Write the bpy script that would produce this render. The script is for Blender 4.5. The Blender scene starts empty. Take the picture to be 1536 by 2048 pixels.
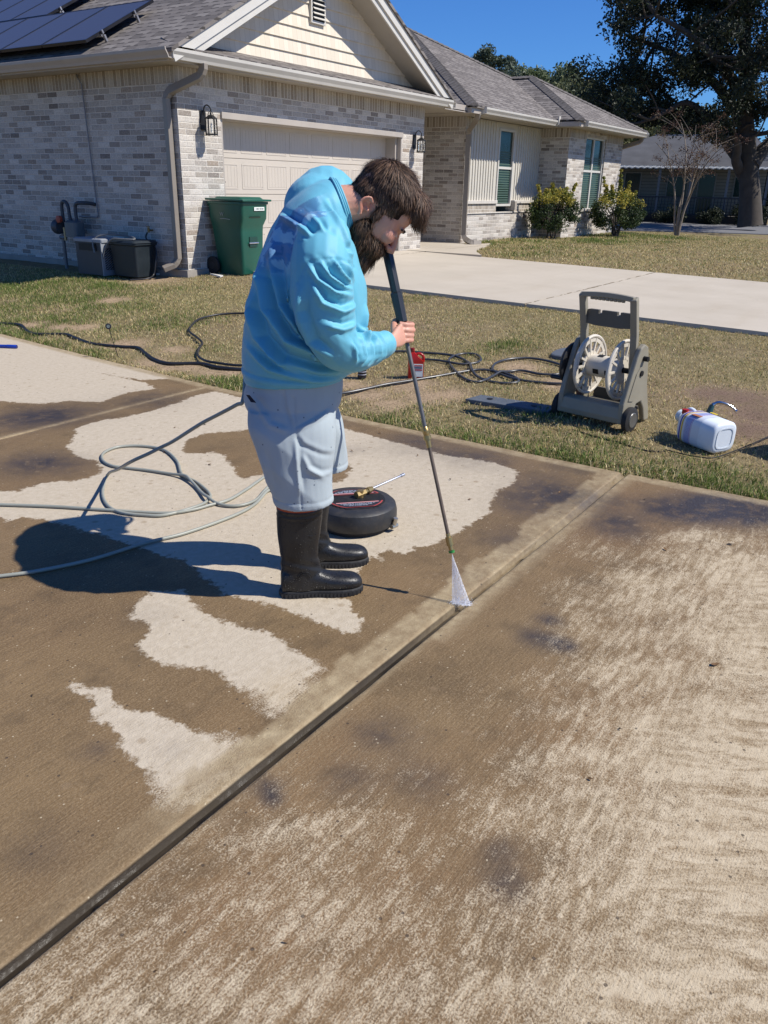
import bpy, bmesh, math, random
import numpy as np
from mathutils import Vector, Matrix, noise as mnoise
rng = np.random.default_rng(7); random.seed(7)
D = bpy.data; S = bpy.context.scene; COL = S.collection
PI = math.pi
# ---------------- camera, world, sun, exposure ----------------
cd = D.cameras.new('camera'); cam = D.objects.new('camera', cd); COL.objects.link(cam); S.camera = cam
cd.sensor_fit = 'VERTICAL'; cd.sensor_height = 32.0; cd.lens = 32.0 * 1612 / 2048; cd.clip_start = .05; cd.clip_end = 2000
Rr = [(0.557493, -0.829983, 0.018146), (-0.301776, -0.222967, -0.92694), (0.77339, 0.511287, -0.374771)]  # right, down, forward (world)
right, down, fwd = [Vector(v) for v in Rr]
cam.matrix_world = Matrix.Translation((0, 0, 1.6)) @ Matrix((right, -down, -fwd)).transposed().to_4x4()
sunv = Vector((.42, -1, 1.22)).normalized()
el = math.asin(sunv.z); az = math.atan2(sunv.x, sunv.y)
W = D.worlds.new("World"); S.world = W; W.use_nodes = True
wn = W.node_tree; bg = wn.nodes['Background']; sk = wn.nodes.new('ShaderNodeTexSky')
sk.sky_type = 'NISHITA'; sk.sun_disc = False; sk.sun_elevation = el; sk.sun_rotation = az; sk.air_density = 1.0; sk.dust_density = 0; sk.ozone_density = 3.2; sk.altitude = 0
tnt = wn.nodes.new('ShaderNodeMix'); tnt.data_type = 'RGBA'; tnt.blend_type = 'MULTIPLY'; tnt.inputs[0].default_value = 1; tnt.inputs[7].default_value = (.50, 1.0, 1.80, 1)
wn.links.new(sk.outputs[0], tnt.inputs[6]); wn.links.new(tnt.outputs[2], bg.inputs[0]); bg.inputs[1].default_value = .058
sl = D.lights.new('sun', 'SUN'); sl.energy = 5.0; sl.angle = math.radians(.53); sl.color = (1, .95, .87)
so = D.objects.new('sun', sl); COL.objects.link(so); so.rotation_euler = (-sunv).to_track_quat('-Z', 'Y').to_euler(); so.location = (0, 0, 30)
S.view_settings.view_transform = 'Standard'; S.view_settings.look = 'None'; S.view_settings.gamma = 1; S.view_settings.exposure = .24
S.cycles.max_bounces = 7; S.cycles.transparent_max_bounces = 12
# ---------------- helpers ----------------
MW = {}
def tag(o, label=None, cat=None, group=None, kind=None):
    if label: o['label'] = label
    if cat: o['category'] = cat
    if group: o['group'] = group
    if kind: o['kind'] = kind
    return o
def thing(name, label, cat, loc, rz=0, group=None):
    o = D.objects.new(name, None); COL.objects.link(o); o.location = loc; o.rotation_euler = (0, 0, rz); o.empty_display_size = .1
    MW[o.as_pointer()] = Matrix.Translation(loc) @ Matrix.Rotation(rz, 4, 'Z')
    return tag(o, label, cat, group)
def mat4(o): return MW.get(o.as_pointer(), Matrix.Identity(4)) if o else Matrix.Identity(4)
def link(name, me, parent=None, mats=None):
    o = D.objects.new(name, me); COL.objects.link(o)
    if parent:
        o.parent = parent; MW[o.as_pointer()] = mat4(parent)
    for m in (mats or []): me.materials.append(m)
    return o
def mesh_np(name, V, Fc, m, parent=None, smooth=False, local=False, uv=False):
    """V Nx3 world coordinates, Fc list of faces or (M,k) array"""
    V = np.asarray(V, float).reshape(-1, 3)
    if parent and not local:
        M = np.array(mat4(parent).inverted()); V = V @ M[:3, :3].T + M[:3, 3]
    me = D.meshes.new(name)
    if isinstance(Fc, np.ndarray):
        k = Fc.shape[1]; n = len(Fc)
        me.vertices.add(len(V)); me.vertices.foreach_set('co', V.ravel().astype(np.float32))
        me.loops.add(n * k); me.loops.foreach_set('vertex_index', Fc.ravel().astype(np.int32))
        me.polygons.add(n); me.polygons.foreach_set('loop_start', np.arange(0, n * k, k, dtype=np.int32))
        me.update(calc_edges=True)
    else:
        me.from_pydata([tuple(v) for v in V], [], Fc)
    me.polygons.foreach_set('use_smooth', np.full(len(me.polygons), bool(smooth)))
    if uv: boxuv(me, mat4(parent))
    me.update()
    o = link(name, me, parent, m if isinstance(m, (list, tuple)) else [m])
    return o
def boxuv(me, M):
    ul = me.uv_layers.new(name='UVMap'); Z = Vector((0, 0, 1)); R3 = M.to_3x3()
    for p in me.polygons:
        n = R3 @ p.normal
        if abs(n.z) > .995: u, v = Vector((1, 0, 0)), Vector((0, 1, 0))
        else:
            u = Z.cross(n).normalized(); v = n.cross(u)
        for li in p.loop_indices:
            q = M @ me.vertices[me.loops[li].vertex_index].co
            ul.data[li].uv = (q.dot(u), q.dot(v))
class MB:
    def __init__(s): s.V = []; s.F = []; s.mi = []; s.cur = 0
    def add(s, V, Fc):
        b = len(s.V); s.V += [tuple(v) for v in V]; s.F += [tuple(i + b for i in f) for f in Fc]; s.mi += [s.cur] * len(Fc); return s
    def box(s, x0, x1, y0, y1, z0, z1):
        V = [(x, y, z) for z in (z0, z1) for y in (y0, y1) for x in (x0, x1)]
        return s.add(V, [(0, 2, 3, 1), (4, 5, 7, 6), (0, 1, 5, 4), (2, 6, 7, 3), (0, 4, 6, 2), (1, 3, 7, 5)])
    def obox(s, c, ax, ay, az_, hx, hy, hz):   # oriented box
        c, ax, ay, az_ = map(Vector, (c, ax, ay, az_)); V = [c + ax * (hx * i) + ay * (hy * j) + az_ * (hz * k) for k in (-1, 1) for j in (-1, 1) for i in (-1, 1)]
        return s.add(V, [(0, 2, 3, 1), (4, 5, 7, 6), (0, 1, 5, 4), (2, 6, 7, 3), (0, 4, 6, 2), (1, 3, 7, 5)])
    def prism(s, poly, d):   # planar polygon (3d points) extruded by vector d
        d = Vector(d); a = [Vector(p) for p in poly]; n = len(a)
        return s.add(a + [p + d for p in a], [tuple(range(n))[::-1], tuple(range(n, 2 * n))] + [(i, (i + 1) % n, n + (i + 1) % n, n + i) for i in range(n)])
    def rings(s, rs, cap=True, closed=False):
        n = len(rs[0]); b = [v for r in rs for v in r]; F = []
        for i in range(len(rs) - (0 if closed else 1)):
            a = i * n; c = ((i + 1) % len(rs)) * n
            F += [(a + j, a + (j + 1) % n, c + (j + 1) % n, c + j) for j in range(n)]
        if cap and not closed: F += [tuple(range(n))[::-1], tuple(range((len(rs) - 1) * n, len(rs) * n))]
        return s.add(b, F)
    def tube(s, pts, r, n=8, cap=True, closed=False, sec=None):
        P = [Vector(p) for p in pts]; m = len(P); rr = r if isinstance(r, (list, tuple)) else [r] * m
        ts = []
        for i in range(m):
            a = P[(i - 1) % m] if (i or closed) else P[i]; b = P[(i + 1) % m] if (i < m - 1 or closed) else P[i]
            t = (b - a); ts.append(t.normalized() if t.length > 1e-9 else Vector((0, 0, 1)))
        up = Vector((0, 0, 1)) if abs(ts[0].z) < .9 else Vector((1, 0, 0)); u = ts[0].cross(up).normalized(); rs = []
        for i in range(m):
            u = (u - ts[i] * u.dot(ts[i])).normalized(); v = ts[i].cross(u)
            if sec: rs.append([P[i] + u * (a * rr[i]) + v * (b * rr[i]) for a, b in sec])
            else: rs.append([P[i] + (u * math.cos(2 * PI * k / n) + v * math.sin(2 * PI * k / n)) * rr[i] for k in range(n)])
        return s.rings(rs, cap, closed)
    def cyl(s, a, b, r, n=16, r2=None): return s.tube([a, b], [r, r if r2 is None else r2], n)
    def lathe(s, c, prof, n=24, ax='Z', M=None):
        rs = []
        for (r, h) in prof:
            ring = []
            for k in range(n):
                t = 2 * PI * k / n; x, y = r * math.cos(t), r * math.sin(t)
                p = {'Z': (x, y, h), 'X': (h, x, y), 'Y': (y, h, x)}[ax]
                p = Vector(p)
                if M: p = M @ p
                ring.append(Vector(c) + p)
            rs.append(ring)
        return s.rings(rs)
    def build(s, name, m, parent=None, smooth=False, bevel=0, uv=False, ang=None):
        o = mesh_np(name, s.V, s.F, m, parent, smooth, uv=False)
        if len(o.data.materials) > 1: o.data.polygons.foreach_set('material_index', s.mi)
        bm = bmesh.new(); bm.from_mesh(o.data); bmesh.ops.recalc_face_normals(bm, faces=bm.faces); bm.to_mesh(o.data); bm.free()
        if uv: boxuv(o.data, mat4(parent))
        if bevel:
            b = o.modifiers.new('b', 'BEVEL'); b.width = bevel; b.segments = 2; b.limit_method = 'ANGLE'
        if smooth:
            o.data.set_sharp_from_angle(angle=math.radians(ang or 50))
        return o
def crom(pts, n=8, closed=False):
    P = [Vector(p) for p in pts]; m = len(P); out = []
    for i in range(m if closed else m - 1):
        g = (lambda k: P[k % m]) if closed else (lambda k: P[max(0, min(m - 1, k))])
        a, b, c, d = g(i - 1), g(i), g(i + 1), g(i + 2)
        for j in range(n):
            t = j / n
            out.append(.5 * ((2 * b) + (c - a) * t + (2 * a - 5 * b + 4 * c - d) * t * t + (3 * b - a - 3 * c + d) * t ** 3))
    if not closed: out.append(P[-1])
    return out
def dup(root, loc=None, rz=None, **kw):
    M0 = mat4(root)
    def cp(o, par):
        c = o.copy(); COL.objects.link(c)
        if par: c.parent = par
        for ch in list(o.children): cp(ch, c)
        return c
    r = cp(root, None)
    if loc: r.location = loc
    if rz is not None: r.rotation_euler = (0, 0, rz)
    tag(r, **kw); return r
# ---------------- materials ----------------
class NT:
    def __init__(s, name):
        s.m = D.materials.new(name); s.m.use_nodes = True; s.t = s.m.node_tree; s.b = s.t.nodes['Principled BSDF']; s.out = s.t.nodes['Material Output']
    def n(s, typ, **k):
        nd = s.t.nodes.new('ShaderNode' + typ)
        for a, v in k.items():
            if a.startswith('i_'):
                key = a[2:]; key = int(key) if key.isdigit() else key.replace('_', ' ')
                s.set(nd.inputs[key], v)
            else: setattr(nd, a, v)
        return nd
    def set(s, sock, v):
        if isinstance(v, bpy.types.NodeSocket): s.t.links.new(v, sock)
        elif isinstance(v, bpy.types.Node): s.t.links.new(v.outputs[0], sock)
        else:
            if sock.type == 'RGBA' and len(v) == 3: v = (*v, 1)
            sock.default_value = v
    def math(s, op, a, b=0., c=0., clamp=False):
        nd = s.t.nodes.new('ShaderNodeMath'); nd.operation = op; nd.use_clamp = clamp
        for i, v in enumerate((a, b, c)): s.set(nd.inputs[i], v)
        return nd.outputs[0]
    def mix(s, f, a, b, mode='MIX'):
        nd = s.t.nodes.new('ShaderNodeMix'); nd.data_type = 'RGBA'; nd.blend_type = mode
        s.set(nd.inputs[0], f); s.set(nd.inputs[6], a); s.set(nd.inputs[7], b); return nd.outputs[2]
    def coord(s, kind='Object', scale=None, loc=None):
        if kind == 'World': o = s.n('NewGeometry').outputs['Position']
        else: o = s.n('TexCoord').outputs[kind]
        if scale is not None:
            mp = s.n('Mapping'); s.set(mp.inputs[0], o); mp.inputs[3].default_value = scale if hasattr(scale, '__len__') else (scale,) * 3
            if loc: mp.inputs[1].default_value = loc
            o = mp.outputs[0]
        return o
    def noise(s, vec, scale, detail=3, rough=.55, out='Fac', dist=0):
        nd = s.n('TexNoise', i_Vector=vec, i_Scale=scale, i_Detail=float(detail), i_Roughness=rough, i_Distortion=float(dist)); return nd.outputs[out]
    def ramp(s, f, stops, interp='LINEAR'):
        nd = s.n('ValToRGB', i_0=f); cr = nd.color_ramp; cr.interpolation = interp
        while len(cr.elements) < len(stops): cr.elements.new(.5)
        for e, (p, c) in zip(cr.elements, stops):
            e.position = p; c = c if hasattr(c, '__len__') else (c,) * 3; e.color = (*c[:3], 1)
        return nd.outputs[0]
    def bump(s, h, strength=.3, dist=.01, nrm=None):
        nd = s.n('Bump', i_Height=h, i_Strength=strength, i_Distance=dist)
        if nrm is not None: s.set(nd.inputs['Normal'], nrm)
        s.set(s.b.inputs['Normal'], nd.outputs[0]); return nd.outputs[0]
    def P(s, **k):
        for a, v in k.items(): s.set(s.b.inputs[a.replace('_', ' ')], v)
        return s.m
MC = {}
def M_(name, col, rough=.6, metal=0, var=.12, vs=6, bump=0, bs=60, col2=None, spec=.5, coat=0, dirt=0):
    if name in MC: return MC[name]
    t = NT(name); co = t.coord('Object'); f = t.noise(co, vs, 4)
    c2 = col2 or tuple(c * (1 - var * 2.2) for c in col); c1 = tuple(min(1, c * (1 + var)) for c in col)
    c = t.mix(t.math('MULTIPLY_ADD', f, 1.6, -.3, clamp=True), c2, c1)
    if dirt:
        d = t.ramp(t.noise(co, vs * 3.1, 5, .7), [(.52, 0), (.72, 1)]); c = t.mix(t.math('MULTIPLY', d, dirt), c, (.16, .12, .08))
    rg = t.math('MULTIPLY_ADD', f, .25, rough - .12, clamp=True)
    t.P(Base_Color=c, Roughness=rg, Metallic=metal, Specular_IOR_Level=spec, Coat_Weight=coat)
    if bump: t.bump(t.noise(co, bs, 3), bump, .004)
    MC[name] = t.m; return t.m
# ---------------- ground ----------------
EY = [-9, .54, 1.37, 3.5, 4.95, 6.5, 8.6, 12]; EX = [4.74, 4.74, 4.71, 4.74, 4.82, 4.95, 5.17, 5.6]
def edge_x(y): return np.interp(y, EY, EX)
def Dz(y): return np.interp(y, [-20, 1.4, 9.36, 40], [-.1, .21, .35, .4])
def tz(x, y):
    x = np.asarray(x, float); y = np.asarray(y, float); e = edge_x(y); d = Dz(y)
    t = np.clip((x - e) / (9.43 - e), 0, 1)
    z = np.where(x <= e, -.06, -.015 + d * t ** .9)
    z = np.where(x >= 9.43, d - .015, z)
    z = z + .055 * np.clip((x - 15) / 3, 0, 1)
    return z - .30 * np.clip((x - 26) / 8, 0, 1)
def vnoise(x, y, s, seed=0):
    x = np.asarray(x) * s + seed * 17.3; y = np.asarray(y) * s + seed * 9.1
    xi = np.floor(x).astype(int); yi = np.floor(y).astype(int); fx = x - xi; fy = y - yi
    fx = fx * fx * (3 - 2 * fx); fy = fy * fy * (3 - 2 * fy)
    def h(a, b):
        v = np.sin(a * 127.1 + b * 311.7 + seed * 5.3) * 43758.5453; return v - np.floor(v)
    return (h(xi, yi) * (1 - fx) + h(xi + 1, yi) * fx) * (1 - fy) + (h(xi, yi + 1) * (1 - fx) + h(xi + 1, yi + 1) * fx) * fy
def fbm(x, y, s, seed=0, o=4):
    return sum(vnoise(x, y, s * 2 ** k, seed + k) * .5 ** k for k in range(o)) / sum(.5 ** k for k in range(o))
def grid(name, xs, ys, zf, m, xf=None, smooth=True, kind='structure'):
    X, Y = np.meshgrid(xs, ys)
    if xf is not None: X = xf(X, Y)
    Z = zf(X, Y); nx, ny = len(xs), len(ys)
    V = np.stack([X, Y, Z], -1).reshape(-1, 3); i = np.arange(ny - 1)[:, None] * nx + np.arange(nx - 1)[None]
    Fc = np.stack([i, i + 1, i + nx + 1, i + nx], -1).reshape(-1, 4)
    o = mesh_np(name, V, Fc, m, None, smooth); tag(o, kind=kind); return o, V
# lawn soil material
def soil_mat():
    t = NT('soil'); co = t.coord('World')
    a = t.noise(co, .7, 4); b = t.noise(co, 9, 5, .7); c = t.noise(co, 70, 4, .7)
    base = t.ramp(b, [(.3, (.13, .09, .055)), (.55, (.24, .18, .11)), (.75, (.38, .30, .19))])
    gr = t.ramp(c, [(.35, (.10, .10, .035)), (.6, (.27, .22, .11))])
    col = t.mix(t.math('MULTIPLY_ADD', a, 2.2, -.6, clamp=True), base, gr)
    at = t.n('Attribute', attribute_name='bare'); sb = t.n('SeparateColor', i_Color=at.outputs['Color']); m = t.math('MULTIPLY', sb.outputs[0], t.math('MULTIPLY_ADD', b, 2.2, -.2, clamp=True), clamp=True)
    col = t.mix(m, col, t.mix(sb.outputs[1], (.40, .29, .185), (.19, .13, .095))); col = t.mix(t.math('MULTIPLY', m, t.ramp(t.noise(co, 45, 3), [(.55, 0), (.62, .7)])), col, (.09, .06, .035))
    t.bump(t.math('ADD', t.math('MULTIPLY', b, .6), c), .7, .02)
    return t.P(Base_Color=col, Roughness=.95, Specular_IOR_Level=.15)
xs = np.unique(np.concatenate([np.linspace(-60, 4.4, 10), np.linspace(4.4, 9.6, 110), np.linspace(9.6, 16, 60), np.linspace(16, 60, 60), np.linspace(60, 600, 20)]))
ys = np.unique(np.concatenate([np.linspace(-300, -4, 14), np.linspace(-4, 14, 150), np.linspace(14, 60, 24), np.linspace(60, 500, 14)]))
def gzf(X, Y):
    z = tz(X, Y); l = (X > edge_x(Y) + .06) & (X < 32)
    return z + l * (fbm(X, Y, 2.2, 3) - .5) * .035 + l * (fbm(X, Y, 9, 5) - .5) * .014 - .25 * np.clip((X - 60) / 100, 0, 1)
ground, GV_ = grid('ground', xs, ys, gzf, soil_mat())
# ---- near driveway, slabs with tooled joints
def poly(pts): return np.array([(p[0], p[1]) for p in pts])
def sdf(P, X, Y):
    d = np.full(X.shape, 1e9); ins = np.zeros(X.shape, bool); n = len(P)
    for i in range(n):
        a, b = P[i], P[(i + 1) % n]; ab = b - a; t = np.clip(((X - a[0]) * ab[0] + (Y - a[1]) * ab[1]) / (ab @ ab + 1e-12), 0, 1)
        d = np.minimum(d, np.hypot(X - a[0] - t * ab[0], Y - a[1] - t * ab[1]))
        c = ((a[1] > Y) != (b[1] > Y)) & (X < (b[0] - a[0]) * (Y - a[1]) / (b[1] - a[1] + 1e-12) + a[0]); ins ^= c
    return np.where(ins, d, -d)
JY = [1.355, 4.95]
fy = lambda j: [j - .06, j - .045, j - .036, j - .03, j - .024, j - .019, j - .015, j - .0145, j + .0145, j + .015, j + .019, j + .024, j + .03, j + .036, j + .045, j + .06]
ys = np.unique(np.concatenate([np.linspace(-9, -2.6, 6), np.arange(-2.6, 1.26, .026), np.arange(1.45, 9.4, .026), [9.6, 10, 12]] + [np.array(fy(j)) for j in JY]))
xs = np.concatenate([np.linspace(-.30, -.0, 14), np.linspace(.0, .995, 190), 1 + np.array([-.0025, -.0015, -.0007, 0, 0])])
xs = np.unique(np.concatenate([[-2.2, -1.4, -.9, -.6, -.45], xs])) ; xs = np.append(xs, xs[-1] + 1e-6)
def dxf(X, Y):
    w = .012 * (fbm(X * 0, Y, 6, 2) - .5); return X * (edge_x(Y) + w)
def dzf(X, Y):
    z = (fbm(X, Y, .8, 9) - .5) * .004 + (fbm(X, Y, 30, 4) - .5) * .0015
    for k, j in enumerate(JY):
        wob = (fbm(X, Y * 0, 7, 11 + k) - .5) * .006 + (fbm(X, Y * 0, 1.1, 13) - .5) * .012; d = np.abs(Y - j - wob * np.exp(-((Y - j) / .05) ** 2)); dp = [.030, .006][k]
        wd = [.020, .012][k]
        z = z - np.where(d < wd * .8, dp, 0) - np.where((d >= wd * .8) & (d < wd + .016), (dp * .32) * (1 - (d - wd * .8) / (wd * .2 + .016)) ** 2, 0)
    e = edge_x(Y) + .012 * (fbm(X * 0, Y, 6, 2) - .5); q = e - X
    z = z - np.where(q < .013, .011 * (1 - q / .013) ** 2, 0)
    z[:, -1] = -.12
    return z
def driveway_mat():
    t = NT('driveway_concrete'); co = t.coord('World')
    at = t.n('Attribute', attribute_name='st'); sp = t.n('SeparateColor', i_Color=at.outputs['Color']); Dv, Am, Dk = sp.outputs[0], sp.outputs[1], sp.outputs[2]
    at2 = t.n('Attribute', attribute_name='st2'); sp2 = t.n('SeparateColor', i_Color=at2.outputs['Color']); St, Ru, Jt = sp2.outputs[0], sp2.outputs[1], sp2.outputs[2]
    nA = t.noise(co, 7, 4, .6); nB = t.noise(co, 30, 4, .65); nC = t.noise(co, 130, 3, .7); nL = t.noise(co, 1.3, 4, .6)
    br = t.noise(t.coord('World', (9, 210, 9)), 1, 3, .6); br2 = t.noise(t.coord('World', (3, 60, 3)), 1, 2, .6)
    # dryness
    e = t.math('MULTIPLY_ADD', t.math('SUBTRACT', nB, .5), .10, Dv); e = t.math('MULTIPLY_ADD', t.math('SUBTRACT', nA, .5), .10, e)
    hf = t.math('MULTIPLY_ADD', t.math('SUBTRACT', t.math('ADD', t.math('MULTIPLY', t.noise(co, 170, 2, .6), .7), t.math('MULTIPLY', t.noise(co, 38, 3, .6), .3)), .5), 2.3, .5)
    stA = t.noise(t.coord('World', (7, 34, 7)), 1, 4, .65, dist=.6); rB = t.n('Mapping'); t.set(rB.inputs[0], co); rB.inputs[2].default_value = (0, 0, math.radians(60)); stB = t.n('Mapping'); t.set(stB.inputs[0], rB.outputs[0]); stB.inputs[3].default_value = (5, 21, 7); stB = t.noise(stB.outputs[0], 1, 4, .65, dist=.8)
    wy = t.n('SeparateXYZ', i_0=co).outputs[1]; wsel = t.math('MULTIPLY_ADD', t.math('SUBTRACT', t.math('MULTIPLY_ADD', t.noise(co, 1.5, 2), .8, .1), wy), 3., 0., clamp=True); strk = t.math('ADD', t.math('MULTIPLY', stA, t.math('SUBTRACT', 1, wsel)), t.math('MULTIPLY', stB, wsel))
    hf = t.math('ADD', t.math('MULTIPLY', hf, .66), t.math('MULTIPLY', t.math('MULTIPLY_ADD', t.math('SUBTRACT', strk, .5), 2.2, .5), .34))
    e = t.math('ADD', e, t.math('MULTIPLY', Am, t.math('SUBTRACT', hf, .5)))
    k = t.math('DIVIDE', 1, t.math('MULTIPLY_ADD', Am, .34, .012))
    dry = t.math('MULTIPLY_ADD', t.math('SUBTRACT', e, .5), k, .5, clamp=True)
    wet = t.mix(t.math('MULTIPLY_ADD', nL, 2.4, -.75, clamp=True), (.135, .089, .044), (.25, .168, .084))
    wet = t.mix(t.math('MULTIPLY', Ru, t.math('MULTIPLY_ADD', nA, 1.2, .1)), wet, (.22, .125, .06))
    wet = t.mix(t.math('MULTIPLY_ADD', nC, 3.2, -1.35, clamp=True), wet, (.31, .225, .13))
    wet = t.mix(t.math('MULTIPLY_ADD', br, 1.5, -.5, clamp=True), wet, (.10, .066, .034)); wet = t.mix(t.ramp(t.noise(co, 4.5, 5, .7), [(.5, 0), (.72, .55)]), wet, (.085, .06, .035))
    dark = t.math('MULTIPLY', Dk, t.math('MULTIPLY_ADD', t.noise(co, 11, 5, .7), 2.6, -.35, clamp=True), clamp=True)
    wet = t.mix(dark, wet, (.045, .036, .032))
    dryc = t.mix(t.math('MULTIPLY_ADD', nB, 1.5, -.4, clamp=True), (.42, .355, .265), (.56, .49, .385))
    dryc = t.mix(t.ramp(t.noise(co, 16, 5, .75), [(.56, 0), (.7, .55)]), dryc, (.33, .27, .19))
    dryc = t.mix(t.math('MULTIPLY', Am, 2.2, clamp=True), dryc, t.mix(nB, (.36, .275, .17), (.60, .51, .365)))
    dryc = t.mix(t.math('MULTIPLY', t.math('MULTIPLY', Am, 2., clamp=True), t.math('MULTIPLY_ADD', t.math('SUBTRACT', .56, strk), 4., 0., clamp=True)), dryc, (.33, .25, .15))
    dryc = t.mix(t.math('MULTIPLY', dark, .6), dryc, (.16, .13, .1))
    col = t.mix(dry, wet, dryc)
    stc = t.mix(t.math('MULTIPLY_ADD', t.noise(co, 12, 5, .7), 2.4, -.8, clamp=True), (.24, .175, .10), (.44, .355, .22))
    sm = t.math('MULTIPLY', St, t.math('MULTIPLY_ADD', nB, 1.1, .35), clamp=True)
    col = t.mix(sm, col, stc)
    # aggregate specks, pits
    vo = t.n('TexVoronoi', i_Vector=co, i_Scale=75.); vr = t.n('SeparateColor', i_Color=vo.outputs['Color'])
    spk = t.math('MULTIPLY', t.math('LESS_THAN', vo.outputs['Distance'], t.math('MULTIPLY_ADD', vr.outputs[2], .18, .06)), t.math('GREATER_THAN', vr.outputs[0], .93))
    col = t.mix(t.math('MULTIPLY', spk, .65), col, (.55, .47, .33))
    vo2 = t.n('TexVoronoi', i_Vector=co, i_Scale=26.); vr2 = t.n('SeparateColor', i_Color=vo2.outputs['Color'])
    pit = t.math('MULTIPLY', t.math('LESS_THAN', vo2.outputs['Distance'], .12), t.math('GREATER_THAN', vr2.outputs[1], .80))
    col = t.mix(t.math('MULTIPLY', pit, .75), col, (.06, .045, .035))
    # worn round spots
    vo3 = t.n('TexVoronoi', i_Vector=t.coord('World', 1, (3, 1, 0)), i_Scale=9.); vr3 = t.n('SeparateColor', i_Color=vo3.outputs['Color'])
    sp3 = t.math('MULTIPLY', t.ramp(vo3.outputs['Distance'], [(.10, 1), (.18, 0)]), t.math('GREATER_THAN', vr3.outputs[2], .80))
    col = t.mix(t.math('MULTIPLY', sp3, .45), col, (.24, .17, .10))
    col = t.mix(t.math('MULTIPLY', Jt, .93), col, (.022, .018, .014))
    rough = t.math('MULTIPLY_ADD', dry, .3, .52); rough = t.math('SUBTRACT', rough, t.math('MULTIPLY', dark, .12)); rough = t.math('SUBTRACT', rough, t.math('MULTIPLY', Jt, t.math('MULTIPLY_ADD', t.ramp(t.noise(co, 25, 3), [(.5, 0), (.62, 1)]), .3, -.1)))
    h = t.math('ADD', t.math('MULTIPLY', br, .55), t.math('MULTIPLY', nC, .8)); h = t.math('ADD', h, t.math('MULTIPLY', t.noise(co, 40, 5, .7), 1.0)); h = t.math('SUBTRACT', h, t.math('MULTIPLY', pit, 2.))
    h = t.math('ADD', h, t.math('MULTIPLY', dry, .35))
    spc = t.math('MULTIPLY_ADD', dark, .35, .16)
    h = t.math('MULTIPLY', h, t.math('SUBTRACT', 1, t.math('MULTIPLY', Jt, .45)))
    t.bump(h, .75, .0036)
    return t.P(Base_Color=col, Roughness=rough, Specular_IOR_Level=spc)
drive, DV = grid('driveway', xs, ys, dzf, driveway_mat(), dxf)
X, Y = DV[:, 0], DV[:, 1]
PA = poly([(3.316, 4.767, 0), (3.464, 4.803, 0), (3.594, 4.787, 0), (3.7, 4.737, 0), (3.828, 4.731, 0), (3.998, 4.723, 0), (4.195, 4.741, 0), (4.448, 4.808, -0), (4.7, 4.791, 0), (4.654, 4.544, 0), (4.647, 4.061, 0), (4.518, 3.566, 0), (4.458, 3.298, 0), (4.394, 2.9, 0), (4.378, 2.678, 0), (4.351, 2.377, 0), (4.408, 2.084, 0), (4.36, 1.907, 0), (4.144, 1.821, 0), (3.922, 1.84, 0), (3.772, 1.781, 0), (3.614, 1.725, 0), (3.485, 1.737, 0), (3.306, 1.727, 0), (3.245, 1.747, 0), (3.135, 1.754, 0), (3.068, 1.765, 0), (3.015, 1.82, 0), (2.936, 1.821, 0), (2.919, 1.892, 0), (2.869, 1.932, 0), (2.79, 1.819, 0), (2.803, 1.91, 0), (2.639, 1.894, 0), (2.58, 1.825, -0), (2.44, 1.937, 0), (2.336, 1.962, 0), (2.406, 1.752, 0), (2.287, 1.598, -0), (2.186, 1.587, 0), (2.177, 1.664, 0), (2.188, 1.838, -0), (2.169, 2.021, 0), (2.149, 2.198, 0), (2.207, 2.422, 0), (2.271, 2.613, 0), (2.237, 2.797, 0), (2.25, 2.953, 0), (2.237, 3.122, 0), (2.197, 3.529, 0), (2.139, 3.642, 0), (2.078, 3.625, 0), (2.08, 3.722, 0), (2.044, 3.932, 0), (2.187, 4.172, 0), (2.366, 3.984, 0), (2.472, 3.99, 0), (2.545, 3.961, 0), (2.64, 3.891, 0), (2.745, 3.85, 0), (2.862, 3.917, 0), (2.945, 4.057, 0), (2.915, 4.195, 0), (2.982, 4.41, 0)])
PB = poly([(1.976, 2.477, -0), (2.051, 2.357, -0), (1.976, 2.182, 0), (1.976, 2.044, 0), (2.004, 1.86, 0), (1.984, 1.731, 0), (1.962, 1.615, 0), (1.931, 1.544, 0), (1.878, 1.536, 0), (1.784, 1.487, 0), (1.716, 1.459, 0), (1.64, 1.515, 0), (1.655, 1.594, 0), (1.688, 1.647, 0), (1.671, 1.747, 0), (1.702, 1.838, 0), (1.658, 1.955, 0), (1.622, 2.045, 0), (1.649, 2.17, 0), (1.713, 2.203, 0), (1.776, 2.276, 0), (1.783, 2.366, 0), (1.857, 2.439, 0)])
PD = poly([(1.338, 2.174, 0), (1.362, 2.166, 0), (1.363, 2.113, 0), (1.407, 2.052, 0), (1.381, 1.998, 0), (1.364, 1.927, 0), (1.4, 1.829, 0), (1.415, 1.717, 0), (1.425, 1.615, 0), (1.465, 1.515, 0), (1.453, 1.433, 0), (1.398, 1.431, 0), (1.327, 1.413, 0), (1.266, 1.394, 0), (1.159, 1.439, 0), (1.135, 1.473, 0), (1.196, 1.562, 0), (1.221, 1.678, 0), (1.233, 1.782, 0), (1.269, 1.815, 0), (1.287, 1.898, 0), (1.3, 1.971, 0), (1.345, 2.025, 0), (1.359, 2.094, 0)])
PE = poly([(5.616, 11.609, -0.006), (5.143, 8.559, 0), (5.042, 6.446, -0.006), (4.878, 5.811, -0), (4.793, 5.423, 0), (4.607, 5.563, 0), (4.55, 5.888, 0), (4.545, 6.058, 0), (4.543, 5.489, 0), (4.435, 5.241, -0), (4.245, 5.312, 0), (4.076, 5.283, 0), (3.893, 5.229, 0), (3.751, 5.462, 0), (3.542, 5.579, 0), (3.437, 5.864, 0), (2.993, 6.482, 0)])
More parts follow.
